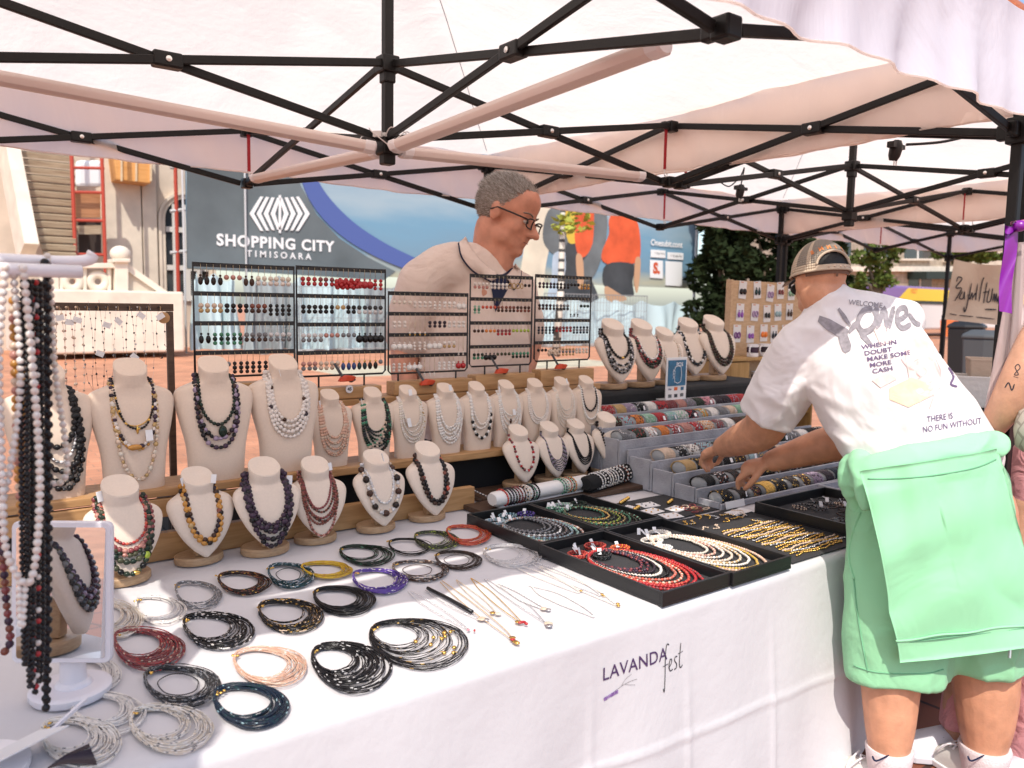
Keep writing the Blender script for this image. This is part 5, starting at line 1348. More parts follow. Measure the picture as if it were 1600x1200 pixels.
lay_chain((778, 912), (850, 952), .012, ['white', 'clear'], .0022, [('champ', disc(.010)), ('silver', disc(.008))], 'white crystal strand with round shell', 7)
lay_chain((800, 882), (905, 925), .018, ['white', 'ivory'], .0014, [('gold', disc(.005))], 'fine white strand with one gold bead under the tray', 8)
lay_chain((828, 876), (938, 930), .020, ['white', 'clear'], .0014, [('gold', disc(.005)), ('gold', (.006, .003, .002))], 'fine white strand with two gold beads near the tray', 9)
lay_chain((845, 885), (963, 945), .020, ['ivory', 'white'], .0014, [('gold', disc(.006)), ('gold', disc(.006))], 'cream strand with a pair of gold beads at the table edge', 10)
lay_chain((828, 915), (928, 962), .026, ['white', 'white'], .0020, [], 'plain white pearl loop at the sunlit edge', 11)

# ------------------------------------------------------------------ black trays and what lies in them
M_tray = mat('black_lacquer', (.010, .010, .011), .38, spec=.5, bump=.04, bscale=200)
M_felt = mat('dark_grey_felt', (.035, .035, .038), .95, bump=.3, bscale=300)
def tray(x0, y0, x1, y1, label, h=.042):
    t = thing('display_tray', label, 'tray', ((x0 + x1) / 2, (y0 + y1) / 2, TZ + .001), 0, 'black display trays')
    w, d = x1 - x0, y1 - y0
    MB().box((0, 0, .004), (w, d, .008)).build('base', M_tray, t)
    MB().box((0, 0, .0095), (w - .022, d - .022, .003)).build('felt_lining', M_felt, t)
    for c, s in (((0, -d / 2 + .005, h / 2 + .004), (w, .010, h - .008)), ((0, d / 2 - .005, h / 2 + .004), (w, .010, h - .008)), ((-w / 2 + .005, 0, h / 2 + .0035), (.010, d - .020, h - .009)), ((w / 2 - .005, 0, h / 2 + .0035), (.010, d - .020, h - .009))):
        MB().box(c, s).build('side', M_tray, t, bevel=.0015)
    return t
TR = [(1.628, 1.440, 1.922, 1.985, 'front black tray of red bead strands at the table edge'), (1.926, 1.432, 2.222, 1.985, 'front black tray of white and cream strands'), (1.640, 1.990, 1.932, 2.43, 'rear black tray of grey blue strands'), (1.936, 1.990, 2.228, 2.43, 'rear black tray of green strands')]
for T_ in TR: tray(*T_)
def tray_loops(T_, specs, word, seed, cx=.16, cy=-.12, k=1.0):
    rnd = random.Random(seed); x0, y0, x1, y1, _ = T_; w, d = x1 - x0, y1 - y0; z = TZ + .014
    c = Vector((x0 + w * .52, y0 + d * .40, z)); n = len(specs)
    clasp = Vector((x0 + w * .42, y1 - d * .16, z)) - c
    for i, (seq, r, nm) in enumerate(specs):
        r *= 1.6; s = .46 + .54 * (i + 1) / n
        t = thing('bead_necklace', f'{nm} bead necklace looped in the {word}', 'necklace', c, 0, 'necklaces looped in the ' + word)
        P = []
        for j in range(40):
            th = 2 * PI * j / 40
            p = Vector((w * .44 * cos(th), d * .38 * sin(th), 0)); p = clasp + (p - clasp) * s
            p += Vector((rnd.gauss(0, .0012), rnd.gauss(0, .0012), 0)); p.z = r + .0012 * (i % 3) + .002
            P.append(p)
        P.append(P[0])
        m = MB(); cols = []; bead_tube(m, P, r, cols, seq, 0, 6, .1, rnd); m.build('bead_strand', [bm(q) for q in cols], t, smooth=True)
        if i % 2 == 0:
            q = clasp + Vector((rnd.uniform(-.05, .05), rnd.uniform(-.06, .05), .016)); MB().box(q, (.012, .001, .024), rz(rnd.uniform(-1, 1)) @ Matrix.Rotation(rnd.uniform(-1.1, -.2), 3, 'X')).build('price_tag', M_tag, t)
def ring_pile(T_, spots, word):
    x0, y0, x1, y1, _ = T_
    for i, (u, v, R_, c, nm) in enumerate(spots):
        p = Vector((lerp(x0, x1, u), lerp(y0, y1, v), TZ + .016)); rn = random.Random(i * 7 + 1)
        t = thing('bead_bracelet', f'coiled {nm} bracelet in the {word}', 'bracelet', p, 0, 'bracelets in the ' + word)
        P = []
        for k in range(3):
            for j in range(24): a = 2 * PI * j / 24; P.append(V(R_ * (1 + .08 * k) * cos(a), R_ * .9 * sin(a), .002 + .004 * k))
        m = MB(); cols = []; bead_tube(m, P, .0034, cols, c, 0, 6, .1, rn); m.build('bead_coil', [bm(q) for q in cols], t, smooth=True)
        MB().box((R_ * .4, R_ * .9, .012), (.013, .001, .022), rz(rn.uniform(-1, 1)) @ Matrix.Rotation(-.7, 3, 'X')).build('price_tag', M_tag, t)
tray_loops(TR[0], [(['burgundy', 'purple'], .0032, 'plum purple'), (['purple', 'burgundy', 'plum'], .0032, 'dark purple'), (['plum'], .003, 'deep plum'), (['white', 'ivory'], .0034, 'white'), (['black'], .0034, 'black'), (['rose', 'coral'], .003, 'rose'), (['champ', 'coral'], .003, 'salmon'), (['coral', 'red'], .0032, 'coral'), (['red'], .0034, 'bright red'), (['red', 'burgundy'], .0034, 'cherry red')], 'front red tray', 1)
ring_pile(TR[0], [(.25, .80, .030, ['coral', 'red'], 'coral'), (.62, .86, .034, ['red', 'coral'], 'scarlet'), (.45, .70, .028, ['black', 'dgrey'], 'black'), (.80, .74, .030, ['red', 'orange'], 'orange red')], 'front red tray')
tray_loops(TR[1], [(['ivory'], .0032, 'ivory'), (['rose', 'champ'], .003, 'dusty pink'), (['white', 'champ'], .003, 'pale pink'), (['champ', 'ivory'], .0032, 'champagne'), (['honey', 'ivory'], .003, 'straw'), (['ivory', 'white'], .003, 'cream'), (['honey', 'yellow'], .003, 'yellow'), (['peach', 'champ'], .0032, 'peach')], 'front cream tray', 2)
ring_pile(TR[1], [(.30, .74, .036, ['white', 'ivory'], 'white'), (.58, .82, .040, ['white', 'ivory'], 'milk white'), (.20, .60, .030, ['white', 'clear'], 'clear white')], 'front cream tray')
tray_loops(TR[2], [(['grey', 'dgrey'], .0030, 'grey'), (['grey'], .003, 'pale grey'), (['dgrey', 'grey'], .003, 'smoky'), (['clear', 'grey'], .003, 'misty'), (['brown', 'grey'], .003, 'taupe'), (['sky', 'grey'], .003, 'ice blue'), (['mint', 'sky'], .003, 'sea green'), (['rose', 'champ', 'clear'], .003, 'blush')], 'rear grey tray', 3)
ring_pile(TR[2], [(.22, .80, .034, ['sky', 'clear'], 'ice'), (.52, .88, .032, ['teal', 'sky'], 'teal'), (.78, .84, .030, ['violet', 'navy'], 'indigo')], 'rear grey tray')
tray_loops(TR[3], [(['dgreen', 'jade'], .003, 'bottle green'), (['honey', 'gold'], .003, 'old gold'), (['olive', 'dgreen'], .003, 'olive'), (['lime', 'olive'], .003, 'moss'), (['honey', 'olive'], .003, 'khaki'), (['jade', 'green'], .003, 'jade'), (['dgreen', 'olive'], .003, 'forest green'), (['brown', 'olive', 'mint'], .003, 'mottled green')], 'rear green tray', 4)
ring_pile(TR[3], [(.22, .82, .036, ['jade', 'mint'], 'emerald'), (.45, .88, .038, ['mint', 'clear'], 'mint'), (.72, .86, .032, ['dgreen', 'green'], 'dark green')], 'rear green tray')
T5 = (2.70, 1.50, 3.20, 1.92, 'black tray of dark bracelets in front of the grey steps')
tray(*T5, h=.05)
rnd = random.Random(9)
for i in range(26):
    p = Vector((rnd.uniform(T5[0] + .05, T5[2] - .05), rnd.uniform(T5[1] + .05, T5[3] - .05), TZ + .017 + .003 * (i % 4))); R_ = rnd.uniform(.024, .034)
    c = rnd.choice([('dbrown', 'brown'), ('black', 'dgrey'), ('grey', 'dbrown'), ('brown', 'champ')])
    t = thing('bead_bracelet', f'{CW.get(c[0], c[0])} bead bracelet in the pile of the tray before the grey steps', 'bracelet', p, 0, 'bracelets piled in the tray before the grey steps')
    P = [V(R_ * cos(a), R_ * sin(a), .002 + .004 * sin(a + i)) for a in [2 * PI * j / 22 for j in range(23)]]
    m = MB(); cols = []; bead_tube(m, P, .0036, cols, list(c), 0, 6, .1, rnd); m.build('bead_ring', [bm(q) for q in cols], t, smooth=True)
    if i % 2: MB().box((R_ * .5, R_ * .3, .012), (.014, .001, .022), rz(rnd.uniform(-2, 2)) @ Matrix.Rotation(rnd.uniform(-1.2, -.4), 3, 'X')).build('price_tag', M_tag, t)
# compartment box of red and blue beads
cb = thing('compartment_box', 'shallow grey compartment box with red and orange strings', 'box', (3.50, 1.80, TZ + .001))
M_gfelt = mat('light_grey_felt', (.33, .33, .36), .95, bump=.5, bscale=120, var=.15, vscale=14)
MB().box((0, 0, .004), (.5, .36, .008)).build('base', M_gfelt, cb)
for c, s in (((0, -.175, .024), (.5, .01, .03)), ((0, .175, .024), (.5, .01, .03)), ((-.245, 0, .024), (.01, .34, .03)), ((.245, 0, .024), (.01, .34, .03)), ((0, 0, .023), (.008, .34, .028)), ((-.12, 0, .023), (.23, .006, .028))):
    MB().box(c, s).build('divider', M_gfelt, cb)
for i, (u, v, c, nm) in enumerate(((-.18, -.09, 'red', 'red'), (-.10, -.10, 'burgundy', 'dark red'), (-.18, .09, 'brown', 'brown'), (-.08, .08, 'dbrown', 'dark brown'), (.06, -.08, 'orange', 'orange'), (.12, -.10, 'coral', 'coral'), (.10, .08, 'blue', 'blue'), (.17, .06, 'sky', 'pale blue'))):
    rn = random.Random(i); p = Vector((3.50 + u, 1.80 + v, TZ + .012))
    P = [V(.05 * cos(a) * (1 + .1 * sin(3 * a)), .04 * sin(a) * (1 + .1 * cos(2 * a)), .004 + .002 * sin(5 * a)) for a in [2 * PI * j / 60 * 3 for j in range(61)]]
    m = MB(); cols = []; bead_tube(m, P, .0034, cols, [c, c, 'dbrown' if i % 2 else c], 0, 6, .1, rn)
    t = thing('bead_bracelet', f'{nm} bead string in the grey compartment box', 'bracelet', p, 0, 'strings in the compartment box'); m.build('bead_coil', [bm(q) for q in cols], t, smooth=True)

# mat with gold chains, charms, stud cards
mt = MB().box((2.485, 1.735, TZ + .003), (.44, .56, .004), rz(.0)).build('display_mat', M_felt, None); tag(mt, 'dark grey felt mat under the gold chains', 'mat')
mt = MB().box((2.45, 2.19, TZ + .003), (.36, .30, .004)).build('display_mat', M_felt, None); tag(mt, 'dark felt mat under the stud cards and red rings', 'mat')
rnd = random.Random(4)
for i in range(21):
    y = 1.488 + i * .0158; c = ['gold', 'gold', 'silver', 'gold', 'champ'][i % 5]
    L = .30 + rnd.uniform(-.03, .03); x0 = 2.345 + rnd.uniform(-.01, .02)
    t = thing('gold_chain', ('silver' if c == 'silver' else 'gold' if c == 'gold' else 'pale gold') + ' link chain laid straight on the dark mat', 'necklace', (x0, y, TZ + .008), 0, 'chains laid on the dark mat')
    P = [V(L * k / 30, .006 * sin(k * .3 + i) + .004 * rnd.uniform(-1, 1), 0) for k in range(31)]
    m = MB(); cols = []; bead_tube(m, P, [.0044, .0030], cols, [c], .0002, 6, .15, rnd); m.build('chain_strand', [bm(q) for q in cols], t, smooth=True)
for i in range(14):
    p = V(2.29 + rnd.random() * .38, 1.84 + rnd.random() * .15, TZ + .008)
    c = rnd.choice(['gold', 'gold', 'champ', 'silver'])
    t = thing('charm_chain', f'small {"gold" if c != "silver" else "silver"} charm chain heaped on the dark mat', 'necklace', p, 0, 'charm chains heaped on the dark mat')
    a = rnd.random() * 6; P = smooth_line([(.0, 0, 0), (.02 * cos(a), .02 * sin(a), .004), (.045 * cos(a + .6), .045 * sin(a + .6), .002), (.06 * cos(a + .2), .05 * sin(a + .2), 0)], 8)
    m = MB(); cols = []; bead_tube(m, P, [.0034, .002], cols, [c, 'white' if i % 3 == 0 else c], 0, 6, .2, rnd); m.build('chain_strand', [bm(q) for q in cols], t, smooth=True)
for i, (u, v, a) in enumerate(((2.36, 2.16, .1), (2.42, 2.24, -.1), (2.31, 2.24, .3), (2.47, 2.13, .2), (2.37, 2.07, -.2))):
    t = thing('stud_card', 'white card of stud earrings on the dark mat', 'earring card', (u, v, TZ + .007), a, 'white stud cards on the dark mat')
    MB().box((0, 0, .001), (.085, .06, .0015), Matrix.Rotation(.05, 3, 'X')).build('card', M_tag, t)
    for sx in (-.022, .022):
        for sy in (-.012, .014): MB().ell((sx, sy, .004), (.004, .004, .003), 8, 6).build('stud', bm(['gold', 'grey', 'silver', 'gold', 'champ'][i]), t, smooth=True)
for i, (u, v, n_) in enumerate(((2.33, 2.31, 5), (2.30, 2.20, 3), (2.50, 2.20, 3))):
    for k in range(n_):
        o = MB().ell((0, 0, 0), (.0085, .0085, .0085), 12, 8).build('gold_ball_earring', bm('gold'), None, smooth=True); o.location = (u + k * .021, v + k * .010, TZ + .0145)
        tag(o, ['gold ball stud in the long row beside the stud cards', 'gold ball stud in the row against the green tray', 'gold ball stud in the row by the red rings'][i], 'earring', ['gold ball studs, long row', 'gold ball studs, row by the green tray', 'gold ball studs, row by the red rings'][i])
for i in range(9):
    u, v = 2.50 + (i % 3) * .035 + rnd.uniform(-.01, .01), 2.06 + (i // 3) * .035 + rnd.uniform(-.008, .008); R_ = .013
    c = ['burgundy', 'rust', 'champ', 'burgundy', 'honey'][i % 5]
    P = [V(R_ * cos(a), R_ * sin(a), 0) for a in [2 * PI * j / 16 for j in range(17)]]
    m = MB(); cols = []; bead_tube(m, P, .0030, cols, [c], 0, 6, .1, rnd); o = m.build('bead_ring', [bm(q) for q in cols], None, smooth=True); o.location = (u, v, TZ + .009); o.rotation_euler = (rnd.uniform(-.2, .2), rnd.uniform(-.2, .2), 0)
    tag(o, f'{CW.get(c, c)} bead finger ring between stud cards and gold charms', 'ring', 'bead rings on the dark mat')

# ------------------------------------------------------------------ bracelet rolls between the trays and the small busts
M_white_leather = mat('white_leatherette', (.70, .68, .67), .45, bump=.1, bscale=80)
M_bvel = mat('black_velvet_roll', (.009, .009, .010), .95)
M_dboard = MB().box((2.25, 2.545, TZ + .012), (1.0, .16, .02)).build('dark_board', M_woodd, None, bevel=.003); tag(M_dboard, 'dark wooden board under the two bracelet rolls', 'board')
def roll(a, b, R_, M, label, groups, zc):
    A, B = Vector(a), Vector(b); d = B - A; L = d.length; ang = math.atan2(d.y, d.x)
    t = thing('bracelet_roll', label, 'bracelet stand', A, ang, None)
    Rx = Matrix.Rotation(PI / 2, 3, 'Y')
    MB().lathe([(.0001, 0), (R_ * .8, 0), (R_, .012), (R_, L - .012), (R_ * .8, L), (.0001, L)], 28, (0, 0, R_), Rx, 0, .82, 1).build('cushion', M, t, angle=40)
    MB().box((L / 2, 0, .004), (L * .9, R_ * 1.2, .006)).build('foot', M, t)
    for u0, u1, n_, cols_, r, word in groups:
        for k in range(n_):
            u = lerp(u0, u1, (k + .5) / n_) * L; seq = cols_[k % len(cols_)]; rn = random.Random(k * 13 + int(u0 * 100)); tl = rn.uniform(-.12, .12)
            p = A + d * (u / L)
            P = [V(tl * R_ * sin(th) + rn.gauss(0, .0006), (R_ + r * .8) * cos(th), R_ + (R_ * .82 + r * .8) * sin(th)) for th in [2 * PI * j / 36 for j in range(37)]]
            P = [q if q.z > r * .9 else V(q.x, q.y, r * .9) for q in P]
            o = thing('bead_bracelet', f'{CW.get(seq[0], seq[0])} bracelet {word}', 'bracelet', p, ang, 'bracelets ' + word)
            m = MB(); cl = []; bead_tube(m, P, r, cl, list(seq), 0, 6, .08, rn); m.build('bead_ring', [bm(q) for q in cl], o, smooth=True)
pa, pb = at(768, 786, z=.795), at(922, 752, z=.795)
roll((pa.x, 2.50, TZ + .023), (pb.x - .05, 2.545, TZ + .023), .036, M_white_leather, 'white leather bracelet roll beside the grey blue tray', [
    (.08, .42, 12, [('red', 'coral'), ('dgrey', 'black'), ('purple', 'plum'), ('dbrown', 'green'), ('burgundy', 'brown'), ('burgundy', 'rust'), ('rust', 'black'), ('dbrown', 'champ'), ('white', 'champ'), ('dbrown', 'black'), ('grey', 'jade'), ('black', 'jet')], .0042, 'on the crowded end of the white roll'),
    (.66, .82, 6, [('jade', 'mint'), ('mint', 'green'), ('mint', 'champ'), ('coral', 'honey'), ('brown', 'mint'), ('honey', 'orange')], .0036, 'among the green ones on the white roll')], 0)
pa, pb = at(932, 768, z=.795), at(1000, 738, z=.795)
roll((pa.x, 2.49, TZ + .023), (pb.x, 2.60, TZ + .023), .040, M_bvel, 'black velvet bracelet roll beside the grey steps', [
    (.14, .56, 9, [('white', 'silver'), ('white', 'clear'), ('white', 'black'), ('silver', 'white'), ('pearl', 'white')], .0040, 'among the white ones on the black roll'),
    (.60, .92, 6, [('rust', 'white'), ('black', 'white'), ('black', 'jet'), ('black', 'silver')], .0046, 'at the far end of the black roll')], 0)
p = at(735, 760, z=.80)
m = MB(); cols = []; bead_tube(m, smooth_line([(1.86, 2.72, .80), (1.90, 2.62, .775), (1.95, 2.55, .765), (1.99, 2.50, .757)], 10), .0036, cols, ['silver', 'grey'], 0, 6)
o = m.build('bead_necklace', [bm(c) for c in cols], None, smooth=True); tag(o, 'single silver strand trailing over the black cloth beside the white roll', 'necklace')

# ------------------------------------------------------------------ grey felt steps full of bracelet cushions
M_cush = mat('grey_velvet_cushion', (.31, .32, .33), .95, bump=.3, bscale=200, var=.1, vscale=20)
tiers = [('A', 2.84, 1.040, 2.72, 3.93), ('B', 2.72, 1.000, 2.64, 3.93), ('C', 2.60, .957, 2.60, 3.93), ('D', 2.42, .888, 2.69, 4.1), ('E', 2.29, .855, 2.685, 4.1), ('F', 2.16, .814, 2.66, 4.1), ('G', 2.03, .776, 2.625, 4.1)]
def steps(rows_, back, label, zfoot):
    t = thing('bracelet_steps', label, 'display stand', (0, 0, 0))
    yb = back
    x0 = min(r[3] for r in rows_); x1 = rows_[0][4]
    for nm, y, z, xl, xr in rows_:
        m = MB().box(((x0 + x1) / 2, y, (z + zfoot) / 2), (x1 - x0, .012, z - zfoot)).build('tier_front', M_gfelt, t, bevel=.0015)
        MB().box(((x0 + x1) / 2, (y + yb) / 2 + .004, z - .028), (x1 - x0 - .026, yb - y - .008, .006)).build('tier_floor', M_gfelt, t)
        for xs in ((x0 + .006), (x1 - .006), (x0 + x1) / 2 - .1 + .05 * sin(y * 40)):
            MB().box((xs, (y + yb) / 2 + .003, (z + zfoot) / 2 + .002), (.012, yb - y - .014, z - zfoot + .004)).build('side_panel', M_gfelt, t, bevel=.0015)
        yb = y - .008
    MB().box(((x0 + x1) / 2, back + .006, (rows_[0][2] + .03 + zfoot) / 2), (x1 - x0, .010, rows_[0][2] + .03 - zfoot)).build('back_panel', M_gfelt, t)
steps(tiers[:3], 2.95, 'upper grey felt bracelet steps in front of the black counter', .80)
steps(tiers[3:], 2.56, 'lower grey felt bracelet steps that the shopper reaches into', TZ + .002)
bx = MB().box((3.30, 2.76, .777), (1.24, .34, .045)).build('riser_box', M_bcloth, None, bevel=.004); tag(bx, 'low black box lifting the upper grey bracelet steps', 'box')
PAL = {'A': ['red', 'honey', 'lilac', 'black', 'white', 'red', 'burgundy', 'rose', 'grey', 'green', 'pink', 'plum'], 'B': ['brown', 'sky', 'orange', 'mint', 'red', 'sky', 'clear', 'plum', 'amber', 'white', 'grey', 'champ'],
       'C': ['grey', 'green', 'white', 'orange', 'red', 'rose', 'red', 'champ', 'burgundy', 'white', 'brown', 'olive'], 'D': ['champ', 'black', 'white', 'sky', 'dgrey', 'black', 'brown', 'champ', 'black', 'burgundy', 'dgreen', 'grey'],
       'E': ['honey', 'black', 'dgrey', 'black', 'brown', 'sky', 'grey', 'dbrown', 'champ', 'sky', 'dgrey', 'brown'], 'F': ['black', 'jet', 'black', 'dgrey', 'black', 'dbrown', 'brown', 'plum', 'dbrown', 'rust', 'black', 'brown'],
       'G': ['black', 'dbrown', 'jet', 'gold', 'black', 'dbrown', 'brown', 'lilac', 'plum', 'navy', 'brown', 'rust']}
rnd = random.Random(66)
cush_me = None
ORD = ['first', 'second', 'third', 'fourth', 'fifth', 'sixth', 'seventh', 'eighth', 'ninth', 'tenth', 'eleventh', 'twelfth', 'thirteenth', 'fourteenth', 'fifteenth']
TW = {'A': 'top tier', 'B': 'second tier from the top', 'C': 'third tier from the top', 'D': 'fourth tier from the top', 'E': 'third tier from the trays', 'F': 'second tier from the trays', 'G': 'lowest tier'}
for nm, y, z, xl, xr in tiers:
    n_ = 15; step = (xr - xl - .06) / n_
    for k in range(n_):
        x = xl + .035 + step * (k + .5); yy = y + .062; zz = z + .003; R_ = .041
        if cush_me is None:
            mm = MB().lathe([(.0001, -.045), (.022, -.044), (.034, -.039), (.041, -.026), (.041, .026), (.034, .039), (.022, .044), (.0001, .045)], 22, (0, 0, 0), Matrix.Rotation(PI / 2, 3, 'Y'), 0, .72, 1)
            cush_me = mm.mesh('bracelet_cushion', M_cush, True)
        o = bpy.data.objects.new('bracelet_cushion', cush_me); COL.objects.link(o); o.location = (x, yy, zz); ra = rnd.uniform(-.2, .2); o.rotation_euler = (0, rnd.uniform(-.06, .06), ra)
        tag(o, 'grey velvet oval cushion holding a bracelet on the ' + TW[nm], 'cushion', 'bracelet cushions on the ' + TW[nm])
        c = PAL[nm][k % 12] if k < 12 else rnd.choice(PAL[nm]); c2 = rnd.choice(PAL[nm]) if rnd.random() < .35 else c
        sp = 'gold' if nm in 'EFG' and rnd.random() < .3 else ('silver' if rnd.random() < .15 else c)
        turns = rnd.randint(9, 11); r = rnd.uniform(.0031, .0036); P = []; w_ = turns * r * 1.05
        for j in range(turns * 20 + 1):
            th = 2 * PI * j / 20; q = Vector((-w_ + 2 * w_ * j / (turns * 20) + rnd.gauss(0, .0006), (R_ + r * .7) * cos(th), (R_ * .72 + r * .7) * sin(th)))
            P.append(q)
        t = thing('wrap_bracelet', f'{CW.get(c, c)} bracelet on the {TW[nm]}, {ORD[k]} cushion along', 'bracelet', (x, yy, zz), ra, 'bracelets on the grey steps')
        pool = [c] * 6 + [c2] * 2 + [sp]; m = MB(); cols = []; bead_tube(m, P, r, cols, [rnd.choice(pool) for _ in range(97)], 0, 5, .1, rnd)
        m.build('bead_coil', [bm(q) for q in cols], t, smooth=True)
        if rnd.random() < .22: MB().box((.01, -R_ - .006, .012), (.014, .001, .022), rz(rnd.uniform(-.6, .6)) @ Matrix.Rotation(rnd.uniform(-.9, -.2), 3, 'X')).build('price_tag', M_tag, t)
p = at(1147, 790, Y=2.01)
sg = MB().box((p.x, 2.005, p.z + .008), (.12, .003, .03), Matrix.Rotation(-.3, 3, 'X')).build('shelf_label', M_tag, None); tag(sg, 'blank white label strip leaning on the lowest grey step', 'label')
sg = MB().box((p.x - .04, 1.955, TZ + .009), (.12, .06, .0015), rz(.1)).build('shelf_label', M_tag, None); tag(sg, 'white slip lying flat before the lowest grey step', 'label')

# payment sign
pz = thing('payment_sign', 'small acrylic sign with blue POS card and payment logos', 'sign', (3.325, 2.905, 1.072))
MB().box((0, 0, .117), (.165, .006, .235)).build('acrylic_plate', mat('white_acrylic', (.72, .73, .74), .2), pz, bevel=.002)
MB().box((0, .03, .004), (.165, .07, .005)).build('foot', mat('white_acrylic', (.72, .73, .74), .2), pz)
M_pblue = mat('poster_blue', (.025, .13, .24), .4, var=.3, vscale=30)
MB().box((0, -.0045, .150), (.142, .002, .140)).build('blue_card', M_pblue, pz)
def on_sign(shape, x, z, M, nm, y=-.0068): vs, fs = shape; MB().add([(x + a, y, z + b) for a, b in vs], fs).build(nm, M, pz)
M_pw = mat('sign_white', (.8, .82, .84), .5)
on_sign(text_shapes('POS', .030, .0004), .018, .196, M_pw, 'printed_word')
on_sign(stroke_shapes([smooth_line([(-.018, .16), (-.018, .102), (.030, .102), (.030, .182), (-.018, .182), (-.018, .15)], 2)], .003), .0, .0, M_pw, 'printed_phone')
on_sign(stroke_shapes([smooth_line([(-.035, .12 + k * .018), (-.026, .128 + k * .018), (-.034, .134 + k * .018)], 3) for k in range(3)], .003), .0, .0, M_pw, 'printed_wave')
on_sign(text_shapes('VISA', .014, .0004), -.052, .062, mat('sign_navy', (.02, .03, .16), .5), 'printed_logo', -.0036)
for x, z, w_, M in ((-.004, .064, .026, mat('sign_orange', (.65, .13, .03), .5)), (.048, .063, .024, M_pblue), (-.05, .026, .026, M_bdgrey), (-.002, .026, .024, M_bdark), (.046, .028, .026, M_bdgrey)):
    MB().box((x, -.0040, z), (w_, .001, .018)).build('printed_logo', M, pz)

# ------------------------------------------------------------------ mirror on a round foot, pearl stand, near left
M_mirror = mat('mirror_glass', (.80, .82, .84), .02, 1)
M_lwhite = mat('lavender_white_plastic', (.68, .66, .71), .35)
mx = thing('table_mirror', 'tilting white framed mirror on a round white foot', 'mirror', (.235, 1.82, TZ + .002), -.60)
MB().lathe([(.0001, 0), (.074, 0), (.078, .006), (.078, .016), (.070, .020), (.055, .016), (.0001, .016)], 40).build('round_foot', M_lwhite, mx, angle=50)
MB().lathe([(.036, .016), (.034, .022), (.026, .026), (.024, .075), (.02, .09), (.0001, .091)], 24, (0, .012, 0)).build('neck', M_lwhite, mx, angle=50)
Rm = Matrix.Rotation(-.08, 3, 'X')
c = Vector((-.005, -.004, .222))
def rr(w, h, r, y):
    P = []
    for cx, cy, a0 in ((w - r, h - r, 0), (-w + r, h - r, PI / 2), (-w + r, -h + r, PI), (w - r, -h + r, 1.5 * PI)):
        for k in range(6): a = a0 + PI / 2 * k / 5; P.append(Vector((cx + r * cos(a), y, cy + r * sin(a))))
    return [c + Rm @ p for p in P]
MB().loft([rr(.098, .144, .012, .008), rr(.100, .146, .014, .004), rr(.100, .146, .014, -.006), rr(.098, .144, .012, -.009)]).build('frame', M_lwhite, mx, angle=50)
MB().loft([rr(.089, .135, .006, -.0088), rr(.089, .135, .006, -.0105)]).build('mirror_glass', M_mirror, mx)
# the bust that the mirror shows
M_, F_ = bust('heart', -.20, 1.60, TZ + .0015, 1.25, .9, 'heart bust in purple beads seen in the mirror', 'bust shown by the mirror')
necklace(M_, F_, 'purple and olive bead rope seen in the mirror', [ln(a0=.05, a=.060 + .006 * i, top=.285, low=.13 - .014 * i, r=.0062, seq=s_) for i, s_ in enumerate((['purple', 'plum'], ['lilac', 'purple'], ['olive', 'plum'], ['grey', 'dgrey']))], 91)
bpy.context.view_layer.update()

M_acr = mat('frosted_acrylic', (.80, .77, .79), .3)
sb_ = thing('necklace_bar_stand', 'tall white bar stand hung with pearl and black bead strands', 'display stand', (.05, 1.60, TZ + .002))
YP = 1.60
o_ = Vector((.05, 1.60, TZ + .002))
MB().lathe([(.0001, 0), (.09, 0), (.09, .012), (.0001, .014)], 30).build('round_base', M_acr, sb_, angle=40)
MB().tube([(0, 0, .012), (0, 0, .91)], .012, 10).build('post', M_acr, sb_)
e1, e2 = at(146, 396, Y=YP) - o_, at(128, 425, Y=1.50) - o_
MB().tube(smooth_line([(-.22, 0, e1.z - .012), (0, 0, e1.z - .016), (e1.x - .03, 0, e1.z - .016), (e1.x, 0, e1.z)], 6), .0105, 9).build('cross_bar', M_acr, sb_, smooth=True)
MB().tube([(-.22, e2.y, e2.z), (.0, e2.y, e2.z), (e2.x, e2.y, e2.z)], .011, 9).build('cross_bar', M_acr, sb_, smooth=True)
MB().box((0, e2.y / 2, e2.z), (.03, abs(e2.y), .018)).build('cross_arm', M_acr, sb_)
def hang(pts, Y, r, seq, label, seed, gap=0, n=9):
    P = smooth_line([tuple(at(x, y, Y=Y + dy)) for x, y, dy in [(q + (0,))[:3] for q in pts]], 16)
    o = Vector(P[0]); m = MB(); cols = []; rn = random.Random(seed)
    bead_tube(m, [Vector(p) - o for p in P], r, cols, seq, gap, n, .05, rn)
    t = thing('bead_necklace', label, 'necklace', o, 0, 'strands on the white bar stand'); m.build('bead_strand', [bm(c_) for c_ in cols], t, smooth=True)
hang([(8, 418), (-2, 560), (4, 760), (10, 860), (40, 912), (56, 870), (62, 740), (50, 560), (36, 418)], 1.49, .0066, ['pearl', 'white'], 'long white pearl loop nearest the table edge', 1)
hang([(20, 418), (32, 600), (10, 760), (-10, 820)], 1.50, .0062, ['white', 'pearl'], 'white pearl strand swinging out past the edge of view', 2)
hang([(74, 400), (66, 520), (60, 650), (62, 720), (70, 748), (90, 756), (104, 738), (102, 690), (84, 560), (78, 400)], 1.595, .0060, ['pearl', 'ivory'], 'white pearl loop beside the black beads', 3)
hang([(30, 910), (34, 980), (40, 905)], 1.495, .0058, ['white'], 'short pearl tail below the long loop', 4)
